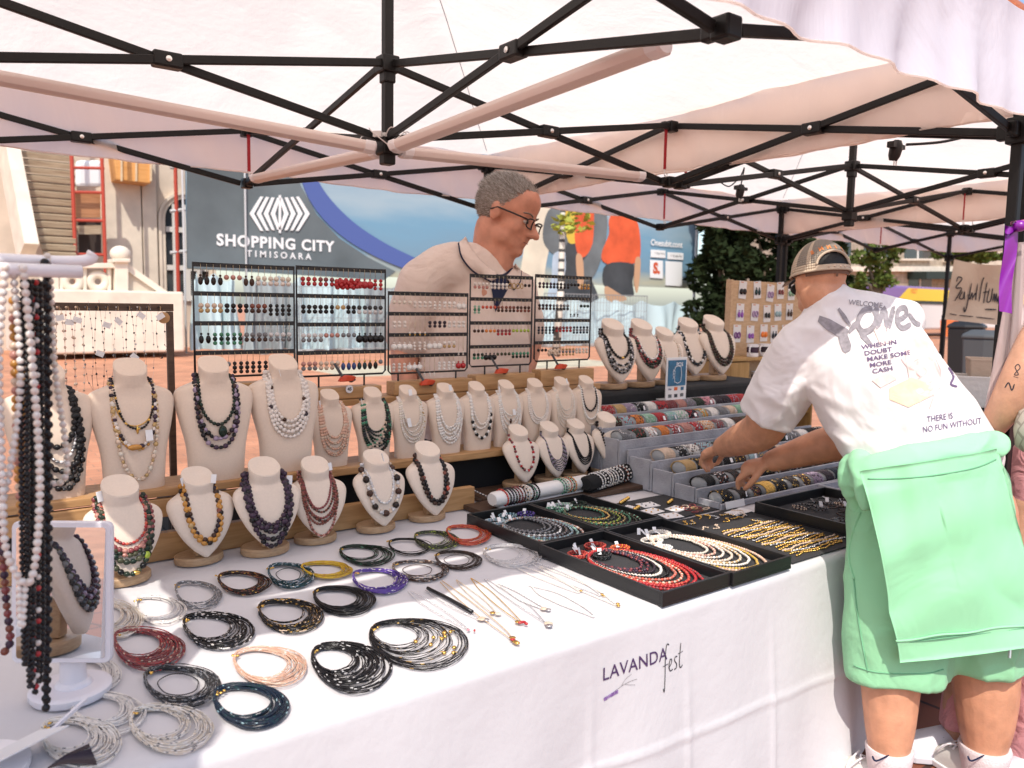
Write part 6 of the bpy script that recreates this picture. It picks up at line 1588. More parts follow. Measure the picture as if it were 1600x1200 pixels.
for i, (x, yb_, sq, lb) in enumerate(((36, 1040, ['black', 'jet'], 'black strand hanging down over the mirror rim'), (44, 1075, ['black', 'black', 'dgrey'], 'black strand with grey beads before the mirror'), (52, 1085, ['jet', 'black', 'black', 'red', 'black', 'white'], 'black strand with red and white beads before the mirror'), (59, 1065, ['black'], 'plain black strand at the middle of the mirror'))):
    hang([(x, 440), (x - 3 + i, 600), (x - 2, 800), (x, yb_ - 80), (x + 3, yb_), (x + 8, yb_ - 90), (x + 7, 800), (x + 6, 600), (x + 4, 440)], 1.50 + .016 * i, .0048, sq, lb, 10 + i, 0, 8)
hang([(70, 410), (72, 700), (70, 1000), (72, 1108), (75, 1000), (76, 700), (74, 410)], 1.58, .0072, ['black', 'jet'], 'well spaced black strand nearest the busts', 20, .004)
hang([(20, 470), (24, 600), (30, 760), (34, 800), (38, 760), (36, 600), (30, 470)], 1.56, .0075, ['amber', 'champ', 'rose', 'amber'], 'amber and pink strand half hidden by pearls', 21)
hang([(-6, 700), (2, 830), (10, 940), (16, 1000), (6, 1020)], 1.60, .0070, ['burgundy', 'purple', 'rust'], 'burgundy strand at the very edge of view', 22)
t = thing('price_card', 'white card with tassels at the table corner', 'card', at(30, 1165, z=TZ + .04))
MB().box((0, 0, 0), (.13, .09, .002), rz(.5) @ Matrix.Rotation(-.35, 3, 'X')).build('card', M_tag, t)
MB().bar((.05, .02, .0), (.12, .075, .02), .006).build('card_clip', M_lwhite, t)
tp = thing('bead_tassel', 'dark violet tassel under the white card', 'tassel', at(75, 1200, z=TZ + .012))
m = MB(); rnd = random.Random(8)
for k in range(40):
    a = rnd.uniform(-.5, .5); m.tube(smooth_line([(0, 0, 0), (.03, .03 * a, .006), (.07, .08 * a, .004 * rnd.random())], 4), .0016, 4)
m.build('fringe', bm('plum'), tp)

# ------------------------------------------------------------------ things stowed behind the stand
t = thing('folding_bench', 'grey folding bench behind the large busts', 'bench', (0, 0, 0))
MB().box((.55, 3.45, .60), (1.6, .5, .035)).build('bench_top', mat('slate_laminate', (.10, .105, .11), .5), t, bevel=.004)
for x in (-.1, 1.2): 
    MB().bar((x, 3.3, .02), (x + .35, 3.55, .58), .03).build('leg', M_rackm, t)
    MB().bar((x + .35, 3.3, .02), (x, 3.55, .58), .03).build('leg', M_rackm, t)
for x, w_, lb in ((.30, .26, 'dark tote bag on the grey bench behind the citrine bust'), (.95, .30, 'dark case on the grey bench behind the peacock bust')):
    o = MB().loft([[V(w_ * k * cx, .12 * k * cy, z) for cx, cy in ((-.5, -1), (.5, -1), (.5, 1), (-.5, 1))] for z, k in ((0, .95), (.02, 1), (.10, 1), (.13, .9), (.135, .6))]).build('tote_bag', mat('dark_canvas', (.03, .028, .03), .85, bump=.4, bscale=40), None, bevel=.01)
    o.location = (x, 3.45, .6185); tag(o, lb, 'bag', None)
# board of earring cards, mugs, shelf box under the next tent
YD = 3.6
xy = lambda px, py: at(px, py, Y=YD)
a, b = xy(1142, 438), xy(1260, 598)
bd = thing('card_board', 'beech board hung with carded earrings beside the shopper', 'board', (a.x, YD, b.z))
w_, h_ = b.x - a.x, a.z - b.z
MB().box((w_ / 2, 0, h_ / 2), (w_, .03, h_)).build('back_board', M_woodl, bd, bevel=.004)
MB().box((-.01, 0, h_ / 2), (.02, .05, h_ + .01)).build('side_edge', M_woodl, bd, bevel=.003)
EC = [(1157, 453, 'black', 'round black'), (1180, 453, 'teal', 'teal leaf'), (1200, 458, 'lilac', 'lilac drop'), (1216, 454, 'burgundy', 'burgundy rose'), (1233, 456, 'mint', 'mint'), (1153, 488, 'violet', 'violet cluster'), (1176, 488, 'lilac', 'lilac wing'), (1195, 490, 'dgrey', 'slim dark'), (1212, 488, 'sky', 'blue hoop'), (1230, 487, 'brown', 'brown oval'),
      (1148, 521, 'purple', 'purple hoop'), (1169, 522, 'violet', 'violet fan'), (1190, 520, 'orange', 'orange disc'), (1206, 521, 'navy', 'navy drop'), (1224, 520, 'plum', 'plum drop')]
VIV = {'violet': (.26, .08, .42), 'lilac': (.38, .26, .45), 'purple': (.20, .06, .26), 'orange': (.75, .18, .02)}
for i, (px, py, c, nm) in enumerate(EC):
    p = xy(px, py)
    t = thing('earring_card', f'white card with {nm} earrings on the beech board', 'earring card', (p.x, YD - .019, p.z), 0, 'earring cards on the beech board')
    R_ = Matrix.Rotation(random.Random(i).uniform(-.1, .1), 3, 'Y')
    MB().box((0, 0, 0), (.085, .002, .125), R_).build('card', M_tag, t)
    MB().box(R_ @ V(-.012, -.002, .054), (.03, .0008, .006), R_).build('printed_mark', mat('print_orange', (.6, .2, .08), .6), t)
    Mx = mat('resin_' + c, VIV[c], .35) if c in VIV else bm(c)
    for s in (-.018, .018):
        m = MB()
        if i % 4 == 0: m.lathe([(.0001, -.003), (.020, -.003), (.022, 0), (.020, .003), (.0001, .003)], 14, (s, -.006, -.012), Matrix.Rotation(PI / 2, 3, 'X'))
        elif i % 4 == 1: m.ell((s, -.006, .012), (.006, .003, .006), 8, 6).ell((s, -.006, -.016), (.016, .004, .022), 10, 8)
        elif i % 4 == 2: m.tube([(s + .013 * cos(a_), -.006, -.012 + .02 * sin(a_)) for a_ in [2 * PI * k / 14 for k in range(14)]], .005, 6, closed=True)
        else: 
            for k in range(5): m.ell((s + .010 * cos(k * 1.256), -.006 - .001 * k, -.012 + .012 * sin(k * 1.256)), (.009, .004, .009), 8, 6)
        m.build('earring', Mx, t, smooth=True)
cbx = thing('wooden_cabinet', 'open fronted wooden cabinet with mugs under the card board', 'cabinet', (0, 0, 0))
p0, p1 = at(1136, 562, Y=3.45), at(1262, 640, Y=3.45)
M_ply2 = wood_mat('yellow_pine', (.34, .19, .06), (.46, .27, .10), 4, (8, 8, 1.5))
MB().box(((p0.x + p1.x) / 2, 3.55, p0.z), (p1.x - p0.x + .03, .30, .022)).build('top', M_ply2, cbx, bevel=.003)
for x, w2 in ((p0.x + .10, .20), (p1.x - .01, .02)): MB().box((x, 3.55, (p0.z - .012) / 2 + .05), (w2, .28, p0.z - .125)).build('side', M_ply2, cbx, bevel=.003)
for z in (p0.z - .20, p0.z - .42): MB().box(((p0.x + .2 + p1.x) / 2, 3.56, z), (p1.x - p0.x - .22, .26, .02)).build('shelf', M_ply2, cbx)
MB().box(((p0.x + p1.x) / 2, 3.70, p0.z / 2), (p1.x - p0.x, .012, p0.z - .1)).build('back', M_ply2, cbx)
MB().box(((p0.x + p1.x) / 2, 3.55, .04), (p1.x - p0.x - .02, .26, .07)).build('plinth', M_ply2, cbx)
def mug(p, label, c):
    t = thing('mug', label, 'mug', p, random.random(), None)
    MB().lathe([(.0001, 0), (.036, 0), (.040, .004), (.041, .09), (.038, .09), (.036, .012), (.0001, .010)], 22).build('cup', M_cap, t, angle=40)
    MB().tube([(-.040, 0, .075), (-.062, 0, .07), (-.068, 0, .045), (-.060, 0, .02), (-.040, 0, .016)], .0055, 7).build('handle', M_cap, t, smooth=True)
    MB().lathe([(.0415, .03), (.0418, .03), (.0418, .07), (.0415, .07)], 22).build('printed_band', bm(c), t)
mug((at(1176, 548, Y=3.46).x, 3.46, p0.z + .0115), 'white mug with a purple print on the cabinet, nearer the black counter', 'purple')
mug((at(1196, 548, Y=3.46).x, 3.47, p0.z + .0115), 'white mug with a dark print on the cabinet, nearer the shopper', 'plum')
mug((at(1187, 580, Y=3.48).x, 3.50, p0.z - .19), 'white mug on the upper inner shelf of the cabinet', 'grey')
# ------------------------------------------------------------------ people
def P(px, py, d): return at(px, py, d=d)
def pr(px, d): return px * d / F_PX                # a radius seen as px pixels at depth d
def limb(m, pts, n=18, flat=None, up=None):
    """Rounded, tapering limb through (point, radius) pairs."""
    C = [p for p, _ in pts]; R_ = [r for _, r in pts]
    sm = smooth_line([(*p, r) for p, r in pts], 5)
    path = [Vector(q[:3]) for q in sm]; rad = [q[3] for q in sm]
    d0 = (path[0] - path[1]).normalized(); d1 = (path[-1] - path[-2]).normalized()
    pre = [(path[0] + d0 * rad[0] * sin(a), rad[0] * cos(a)) for a in (1.45, 1.1, .7, .35)]
    post = [(path[-1] + d1 * rad[-1] * sin(a), rad[-1] * cos(a)) for a in (.35, .7, 1.1, 1.45)]
    m.tube([p for p, _ in pre] + path + [p for p, _ in post], [r for _, r in pre] + rad + [r for _, r in post], n, flat=flat, up=up)
def union(m, name, M, parent, voxel, it=4, fac=.5, after=None):
    """One continuous skin round all the shapes in m."""
    o = m.build(name, M)
    a = o.modifiers.new('r', 'REMESH'); a.mode = 'VOXEL'; a.voxel_size = voxel
    b = o.modifiers.new('s', 'SMOOTH'); b.factor = fac; b.iterations = it
    me = evaluated_mesh(o); old = o.data; o.modifiers.clear(); o.data = me; bpy.data.meshes.remove(old)
    if not me.materials: me.materials.append(M)
    if after: after(me)
    me.polygons.foreach_set('use_smooth', [True] * len(me.polygons))
    o.parent = parent
    return o
def skin_mat(name, col):
    if name in MATS: return MATS[name]
    m = mat(name, col, .48, bump=.15, bscale=120, var=.16, vscale=18)
    b = m.node_tree.nodes['Principled BSDF']; b.inputs['Subsurface Weight'].default_value = .12; b.inputs['Subsurface Radius'].default_value = (.02, .008, .004); b.inputs['Subsurface Scale'].default_value = .4
    return m
def fabric_mat(name, col, wr=.35, scale=9, stretch=(1, 1, 1), fine=.5, rough=.9):
    if name in MATS: return MATS[name]
    m = mat(name, col, rough, bump=.25, bscale=700, sheen=.1)
    nt = m.node_tree; b = nt.nodes['Principled BSDF']; lk = b.inputs['Normal'].links[0].from_node
    co = next(n for n in nt.nodes if n.type == 'TEX_COORD'); mp = nt.nodes.new('ShaderNodeMapping'); mp.inputs['Scale'].default_value = stretch
    nt.links.new(co.outputs['Object'], mp.inputs[0])
    n = nt.nodes.new('ShaderNodeTexNoise'); n.inputs['Scale'].default_value = scale; n.inputs['Detail'].default_value = 3; n.inputs['Distortion'].default_value = 1.0
    nt.links.new(mp.outputs[0], n.inputs['Vector'])
    bp = nt.nodes.new('ShaderNodeBump'); bp.inputs['Strength'].default_value = wr; bp.inputs['Distance'].default_value = .05
    nt.links.new(n.outputs['Fac'], bp.inputs['Height']); nt.links.new(bp.outputs[0], lk.inputs['Normal'])
    return m
class Head:
    """A head of height H (chin to crown) with its chin line origin, facing fwd, up."""
    def __init__(s, origin, fwd, up, H):
        s.o = Vector(origin); s.f = Vector(fwd).normalized(); u = Vector(up); s.s = s.f.cross(u).normalized(); s.u = s.s.cross(s.f).normalized(); s.H = H
        s.R = Matrix((s.f, s.s, s.u)).transposed()
    def p(s, f, r, u): return s.o + (s.f * f + s.s * r + s.u * u) * s.H
    def e(s, m, c, r, nu=16, nv=12): m.ell(s.p(*c), tuple(q * s.H for q in r), nu, nv, s.R)
    def shapes(s, m, ears=True, nose=1.0, neck=None):
        s.e(m, (-.06, 0, .62), (.42, .325, .37), 24, 16); s.e(m, (.10, 0, .38), (.27, .25, .34)); s.e(m, (.10, 0, .17), (.25, .215, .16)); s.e(m, (.27, 0, .085), (.095, .11, .085))
        s.e(m, (.285, 0, .535), (.075, .185, .05)); s.e(m, (.12, 0, .68), (.25, .26, .24))
        limb(m, [(s.p(.35, 0, .50), .036 * s.H), (s.p(.405, 0, .41), .042 * s.H), (s.p(.445 * nose, 0, .335), .052 * s.H)])
        for k in (-1, 1):
            s.e(m, (.395, .05 * k, .322), (.05, .036, .034), 10, 8); s.e(m, (.22, .145 * k, .37), (.11, .09, .11)); s.e(m, (.06, .205 * k, .20), (.16, .05, .11))
            if ears:
                s.e(m, (-.03, .315 * k, .455), (.085, .03, .125), 12, 10); s.e(m, (-.045, .33 * k, .52), (.065, .028, .06), 10, 8)
        s.e(m, (.345, 0, .238), (.042, .088, .022), 12, 8); s.e(m, (.332, 0, .196), (.044, .078, .026), 12, 8)
    def hairline(s, q):
        """q in head units: True where hair grows."""
        f, u = q.x, q.z
        lim = .84 if f > .26 else lerp(.50, .84, max(0, (f - .02) / .24)) if f > .02 else lerp(.36, .50, max(0, (f + .1) / .12)) if f > -.1 else lerp(.20, .36, max(0, (f + .42) / .32))
        return u > lim
    def hair(s, parent, mats_, n, length, seed, name='hair', comb=(-.5, 0, .2), thick=.010):
        rnd = random.Random(seed); m = MB(); cen = Vector((-.06, 0, .62)); rad = Vector((.425, .33, .375)); k = 0
        base = MB()
        # close cap following the skull, then short tapered locks over it
        nu, nv = 40, 24; vs = {}; 
        def sp(a, b): return Vector((cen.x + rad.x * 1.02 * cos(b) * cos(a), rad.y * 1.02 * cos(b) * sin(a), cen.z + rad.z * 1.02 * sin(b)))
        for i in range(nu):
            for j in range(nv):
                a0, a1 = 2 * PI * i / nu, 2 * PI * (i + 1) / nu; b0, b1 = -PI / 2 + PI * j / nv, -PI / 2 + PI * (j + 1) / nv
                q = [sp(a0, b0), sp(a1, b0), sp(a1, b1), sp(a0, b1)]
                if all(s.hairline(x) for x in q): base.add([s.p(*x) for x in q], [(0, 1, 2, 3)], 0)
        m.v, m.f, m.m = base.v, base.f, base.m
        while k < n:
            d = Vector((rnd.gauss(0, 1), rnd.gauss(0, 1), rnd.gauss(0, 1))).normalized()
            q = Vector((cen.x + rad.x * d.x, rad.y * d.y, cen.z + rad.z * d.z))
            if not s.hairline(q): continue
            nrm = Vector((d.x / rad.x, d.y / rad.y, d.z / rad.z)).normalized()
            L = length * rnd.uniform(.6, 1.3) * (1.0 if q.z > .7 else .55)
            g = (nrm * .55 + Vector(comb) + Vector((rnd.gauss(0, .25), rnd.gauss(0, .25), rnd.gauss(0, .25)))).normalized()
            w = nrm.cross(g).normalized() * thick * .5; a = q - nrm * .003; b = a + g * L * .6 + nrm * .004; c = a + g * L - nrm * .002
            m.add([s.p(*(a - w)), s.p(*(a + w)), s.p(*(b + w * .7)), s.p(*(b - w * .7)), s.p(*c)], [(0, 1, 2, 3), (3, 2, 4)], rnd.randrange(len(mats_)))
            k += 1
        return m.build(name, mats_, parent)

# ---- the seller, standing behind the racks
S1 = skin_mat('ruddy_skin', (.58, .265, .175))
M_polo = fabric_mat('beige_polo_knit', (.74, .60, .53), .8, 4)
M_navy = mat('navy_cotton', (.012, .017, .05), .85)
M_trou = fabric_mat('dark_trousers', (.03, .03, .036), .3, 5)
M_h1, M_h2, M_h3 = mat('hair_dark', (.12, .10, .085), .6), mat('hair_brown_grey', (.24, .205, .175), .6), mat('hair_silver', (.50, .47, .44), .5)
sel = thing('person', 'grey haired man in beige polo shirt and glasses looking down at his stall', 'person', (0, 0, 0))
D = 4.06
cam_r, cam_b = CR.copy(), -CF
hf = (CR * .84 - CF * .42 - Vector((0, 0, 1)) * .36).normalized(); hu = (Vector((0, 0, 1)) * .95 + CR * .30).normalized()
H1 = Head(P(789, 397, D - .02), hf, hu, pr(120, D))
H1.o -= H1.f * H1.H * .14
m = MB(); H1.shapes(m, nose=1.06)
limb(m, [(H1.p(-.12, 0, .25), pr(32, D)), (P(766, 412, D + .03), pr(34, D)), (P(752, 440, D + .03), pr(40, D))])
limb(m, [(H1.p(.10, 0, .10), pr(20, D)), (P(776, 425, D), pr(22, D))])
limb(m, [(P(748, 470, D + .02), pr(50, D)), (P(742, 560, D + .02), pr(60, D)), (P(742, 660, D + .02), pr(56, D))])
limb(m, [(P(680, 428, D - .10), pr(26, D)), (P(745, 430, D), pr(30, D)), (P(800, 440, D + .10), pr(24, D))])
limb(m, [(P(655, 436, D - .10), pr(30, D)), (P(640, 500, D - .06), pr(28, D)), (P(634, 540, D - .03), pr(24, D)), (P(632, 590, D - .10), pr(20, D)), (P(640, 640, D - .2), pr(14, D))])
limb(m, [(P(812, 450, D + .12), pr(26, D)), (P(826, 520, D + .20), pr(24, D)), (P(812, 590, D + .10), pr(20, D)), (P(795, 640, D - .02), pr(14, D))])
for px, dd_ in ((641, D - .22), (794, D - .04)):
    limb(m, [(P(px, 645, dd_), pr(14, D)), (P(px, 668, dd_), pr(16, D))], flat=(.6, 1))
    for k in range(4): limb(m, [(P(px - 11 + 7 * k, 672, dd_), pr(4.4, D)), (P(px - 10 + 7 * k, 690 + 3 * (k in (1, 2)), dd_ - .02), pr(4, D)), (P(px - 8 + 6 * k, 702 + 4 * (k in (1, 2)), dd_ - .05), pr(3.4, D))], 10)
    limb(m, [(P(px + 12, 655, dd_ - .02), pr(5, D)), (P(px + 20, 678, dd_ - .05), pr(4, D))], 10)
hipz = Vector(P(742, 690, D))
for sx in (-1, 1):
    hp = hipz + Vector(CR) * .12 * sx; fl = Vector((hp.x, hp.y, .10))
    limb(m, [(hp, .13), (hp.lerp(fl, .5), .09), (fl, .055)])
union(m, 'body', S1, sel, .0105, 3)
# shirt
m = MB()
limb(m, [(P(745, 462, D + .01), pr(64, D)), (P(742, 530, D + .01), pr(84, D)), (P(738, 610, D), pr(86, D)), (P(738, 690, D), pr(80, D))], 26, flat=(.72, 1), up=CF)
limb(m, [(P(664, 438, D - .10), pr(36, D)), (P(700, 420, D - .06), pr(38, D)), (P(745, 424, D), pr(40, D)), (P(800, 450, D + .10), pr(30, D))], 20)
limb(m, [(P(660, 446, D - .10), pr(38, D)), (P(648, 490, D - .08), pr(39, D)), (P(642, 522, D - .05), pr(38, D))], 20)
limb(m, [(P(808, 456, D + .11), pr(32, D)), (P(820, 520, D + .18), pr(33, D))], 20)
limb(m, [(P(724, 408, D - .01), pr(26, D)), (P(746, 428, D), pr(36, D))], 20)
sh = union(m, 'polo_shirt', M_polo, sel, .012, 6, after=lambda me: wrinkle(me, .010, (5, 5, 3), 3))
# collar leaves, placket and cord laid on the shirt and neck
bd1 = [o for o in sel.children if o.name.startswith('body')][0].data
def bvh_of(*mes):
    vs, fs = [], []
    for me_ in mes:
        n0 = len(vs); vs += [tuple(v.co) for v in me_.vertices]; fs += [tuple(i + n0 for i in p.vertices) for p in me_.polygons]
    return BVHTree.FromPolygons(vs, fs)
SB = bvh_of(bd1, sh.data)
def on_surf(x, y, off, bvh=SB, dmax=None):
    d = (P(x, y, 1.0) - CAM).normalized(); h = bvh.ray_cast(CAM, d)
    p = h[0] if h[0] is not None else P(x, y, dmax or D)
    return p - d * off
def leaf(inner, outer, th=.014):
    I, O = smooth_line(inner, 6), smooth_line(outer, 6); n_ = len(I) - 1
    def fn(u, v, k=0): 
        i = min(n_ - 1, int(u * n_)); t_ = u * n_ - i
        q = [lerp(lerp(I[i][c], I[i + 1][c], t_), lerp(O[i][c], O[i + 1][c], t_), v) for c in (0, 1)]
        return on_surf(q[0], q[1], .010 + .022 * sin(PI * min(1, v * .8 + .1)) + k)
    return fn
cm = MB(); nv_ = []
for I, O in (([(727, 370), (736, 388), (752, 408), (776, 428)], [(717, 380), (722, 402), (740, 424), (768, 440)]), ([(806, 412), (801, 420), (792, 430)], [(814, 424), (812, 440), (803, 452)])):
    f_ = leaf(I, O); cm.grid(f_, 24, 8)
    nv_.append(MB().tube([f_(i / 24, 1.0, .002) for i in range(25)], .0055, 6))
co_ = cm.build('collar', M_polo, sel, smooth=True)
sd = co_.modifiers.new('thick', 'SOLIDIFY'); sd.thickness = .008; sd.offset = 0
for q_ in nv_: q_.build('navy_edging', M_navy, co_, smooth=True)
vq = [(772, 430), (782, 436), (800, 426), (802, 440), (786, 456), (774, 486), (766, 452)]
mv = MB(); g_ = []
for i in range(9):
    for j in range(9): g_.append(on_surf(lerp(lerp(766, 800, i / 8), 774, (j / 8)), lerp(432 + 2 * abs(i - 4), 488, j / 8), .007))
mv.add(g_, [(i * 9 + j, (i + 1) * 9 + j, (i + 1) * 9 + j + 1, i * 9 + j + 1) for i in range(8) for j in range(8)])
mv.build('placket', M_navy, sel, smooth=True)
MB().tube([on_surf(x, y, .006) for x, y in smooth_line([(752, 416), (770, 428), (786, 430), (800, 420)], 6)], .0055, 7).build('neck_cord', M_navy, sel, smooth=True)
H1.hair(sel, [M_h2, M_h1, M_h3, M_h2, M_h3], 14000, .085, 3, 'hair', (-.95, 0, .10), .0042)
m = MB()
for k in (-1, 1): H1.e(m, (.325, .125 * k, .462), (.035, .052, .026), 12, 8)
m.build('eye', mat('eye_white', (.55, .50, .46), .3), sel, smooth=True)
m = MB()
for k in (-1, 1): H1.e(m, (.352, .13 * k, .458), (.014, .02, .018), 10, 8)
m.build('iris', mat('iris_brown', (.03, .02, .015), .2), sel, smooth=True)
m = MB()
for k in (-1, 1):
    H1.e(m, (.335, .13 * k, .488), (.036, .062, .014), 12, 8)
m.build('eyelid', S1, sel, smooth=True)
m = MB()
rnd = random.Random(2)
for k in (-1, 1):
    for i in range(26):
        t_ = i / 25; m.tube([H1.p(.355 - .06 * t_ * t_, k * (.05 + .15 * t_), .545 + .02 * sin(t_ * 3)), H1.p(.372 - .07 * t_ * t_, k * (.062 + .16 * t_), .556 + .02 * sin(t_ * 3))], .003 * H1.H * 2, 4)
m.build('eyebrow', M_h2, sel)
m = MB(); H1.e(m, (.366, 0, .217), (.012, .078, .006), 10, 6); m.build('mouth', mat('lip_line', (.20, .06, .05), .5), sel, smooth=True)
m = MB()
for k in (-1, 1):
    m.tube([H1.p(.425 - .04 * abs(c_) ** 2, k * .135 + .085 * c_, .452 + .062 * s_) for c_, s_ in [(math.copysign(abs(cos(a)) ** .6, cos(a)), math.copysign(abs(sin(a)) ** .6, sin(a))) for a in [2 * PI * i / 24 for i in range(24)]]], .0038, 6, closed=True)
    m.tube([H1.p(.385, k * .225, .49), H1.p(.20, k * .31, .50), H1.p(-.01, k * .345, .51), H1.p(-.10, k * .345, .46)], .0042, 6)
m.tube([H1.p(.428, -.05, .468), H1.p(.445, 0, .478), H1.p(.428, .05, .468)], .0034, 6)
m.build('glasses', M_rackm, sel, smooth=True)
# trousers and shoes
m = MB()
limb(m, [(hipz + V(0, 0, .10), .26), (hipz - V(0, 0, .08), .25)], 24, flat=(.7, 1), up=CF)
for sx in (-1, 1):
    hp = hipz + Vector(CR) * .13 * sx; limb(m, [(hp, .16), (Vector((hp.x, hp.y, .5)), .12), (Vector((hp.x, hp.y, .10)), .085)])
union(m, 'trousers', M_trou, sel, .016, 4)
def shoe(parent, c, ang, M, Ms, s=1.0, holes=False, name='shoe'):
    R_ = rz(ang); c = Vector(c)
    sec = [(-.12, .030, .075), (-.09, .042, .085), (-.03, .044, .088), (.03, .046, .070), (.08, .050, .055), (.12, .046, .042), (.15, .028, .028)]
    rings = []
    for y, w, h in sec: rings.append([c + R_ @ (Vector((w * math.copysign(abs(cos(a)) ** .7, cos(a)), y, .022 + max(0, h * abs(sin(a)) ** .8 if sin(a) > 0 else 0))) * s) for a in [2 * PI * k / 18 for k in range(18)]])
    o = MB().loft(rings).build(name, M, parent, angle=60)
    sole = [[c + R_ @ (Vector((w * 1.10 * x_, y, z_)) * s) for x_, z_ in ((-1, .002), (1, .002), (1.04, .024), (-1.04, .024))] for y, w, h in sec]
    MB().loft(sole).build('sole', Ms, o, bevel=.004)
    m = MB()
    if holes:
        rn = random.Random(1)
        for i in range(14): y = .02 + .10 * rn.random(); x = rn.uniform(-.03, .03); m.lathe([(.0001, 0), (.0045, 0), (.0045, .0012), (.0001, .0014)], 8, c + R_ @ (Vector((x, y, .022 + .066 * (1 - (y - .02) / .2) * (1 - (x / .06) ** 2) ** .5 + .002)) * s))
        m.build('vent_hole', mat('hole_grey', (.25, .24, .26), .8), o)
        MB().tube([c + R_ @ (Vector((.05 * cos(a), -.03 - .09 * sin(a), .075 - .02 * sin(a))) * s) for a in [PI * k / 12 for k in range(13)]], .008, 6).build('heel_strap', M, o, smooth=True)
    else:
        for k in range(4): y = .03 + .022 * k; z = .098 - .014 * k; m.tube([c + R_ @ (Vector(q) * s) for q in ((-.028, y, z - .01), (0, y + .006, z + .006), (.028, y, z - .01))], .0035, 5)
        m.tube([c + R_ @ (Vector(q) * s) for q in smooth_line([(-.01, .02, .105), (-.05, .03, .11), (-.06, .06, .07), (-.03, .06, .09), (.03, .05, .10), (.06, .07, .06)], 5)], .003, 5)
        m.build('lace', M_cap, o)
    return o
for sx in (-1, 1):
    hp = hipz + Vector(CR) * .13 * sx; shoe(sel, (hp.x, hp.y - .03, .006), PI, mat('dark_leather', (.03, .02, .015), .4), mat('dark_leather', (.03, .02, .015), .4))

# ---- the shopper bending over the bracelet steps
S2 = skin_mat('warm_tan_skin', (.58, .285, .17))
M_tee = fabric_mat('white_cotton_tee', (.72, .68, .68), .9, 3.6, (1, 1, 1))
M_mint = fabric_mat('mint_sweat_fleece', (.30, .66, .38), .4, 3.0)
M_mint2 = fabric_mat('mint_shorts_fleece', (.27, .58, .33), .5, 4.0)
M_sock = mat('white_sock', (.72, .62, .62), .9, bump=.4, bscale=160)
cus = thing('person', 'shopper in white printed T-shirt, mint shorts and trucker cap reaching for bracelets', 'person', (0, 0, 0))
H2 = Head(P(1282, 496, 2.76), (CF * .98 - CR * .09 - V(0, 0, .04)), (V(0, 0, 1) - CR * .04 + CF * .06), pr(112, 2.76))
m = MB(); H2.shapes(m)
limb(m, [(H2.p(-.10, 0, .32), pr(36, 2.74)), (P(1298, 478, 2.74), pr(36, 2.74)), (P(1314, 515, 2.73), pr(46, 2.73))])
limb(m, [(P(1322, 525, 2.72), pr(70, 2.7)), (P(1375, 610, 2.68), pr(80, 2.7)), (P(1440, 720, 2.64), pr(90, 2.6))], 22, flat=(.7, 1), up=CF)
limb(m, [(P(1255, 560, 2.76), pr(40, 2.75)), (P(1320, 515, 2.74), pr(44, 2.74)), (P(1400, 500, 2.76), pr(36, 2.7))])
# arm nearer the busts
limb(m, [(P(1250, 562, 2.77), pr(40, 2.8)), (P(1212, 630, 2.88), pr(35, 2.9)), (P(1192, 670, 3.00), pr(32, 3.0)), (P(1160, 686, 3.14), pr(26, 3.1)), (P(1131, 698, 3.28), pr(17, 3.3))])
def hand(m, wrist, dirv, backv, s, curls, thumb_side):
    """Palm, four fingers of different lengths bending at two knuckles, thumb from the side of the palm."""
    d = Vector(dirv).normalized(); b = Vector(backv); b = (b - d * b.dot(d)).normalized(); r = d.cross(b) * thumb_side
    w = Vector(wrist)
    limb(m, [(w, .026 * s), (w + d * .03 * s, .030 * s), (w + d * .075 * s, .034 * s)], 14, flat=(.62, 1.12), up=b)
    for i, (off, L, cu) in enumerate(zip((.030, .010, -.011, -.030), (.076, .083, .078, .062), curls)):
        k0 = w + d * (.088 - .004 * abs(i - 1)) * s + r * off * s
        a1, a2 = cu * .55, cu * 1.2
        v1 = d * cos(a1) - b * sin(a1); v2 = d * cos(a2) - b * sin(a2); v3 = d * cos(a2 + cu * .4) - b * sin(a2 + cu * .4)
        k1 = k0 + v1 * L * .46 * s; k2 = k1 + v2 * L * .32 * s; k3 = k2 + v3 * L * .22 * s
        limb(m, [(k0 - d * .015 * s, .0122 * s), (k1, .0108 * s), (k2, .0096 * s), (k3, .0080 * s)], 10)
    t0 = w + d * .030 * s + r * .026 * s
    limb(m, [(t0, .014 * s), (t0 + (d * .6 + r * .7 - b * .25) * .034 * s, .012 * s), (t0 + (d * .95 + r * .55 - b * .55) * .054 * s, .0112 * s), (t0 + (d * 1.2 + r * .3 - b * .75) * .066 * s, .009 * s)], 10)
wl = P(1129, 699, 3.29)
hand(m, wl, P(1097, 712, 3.40) - wl, V(.1, .1, 1) - CF * .5, 1.10, (.95, 1.0, 1.1, 1.2), 1)
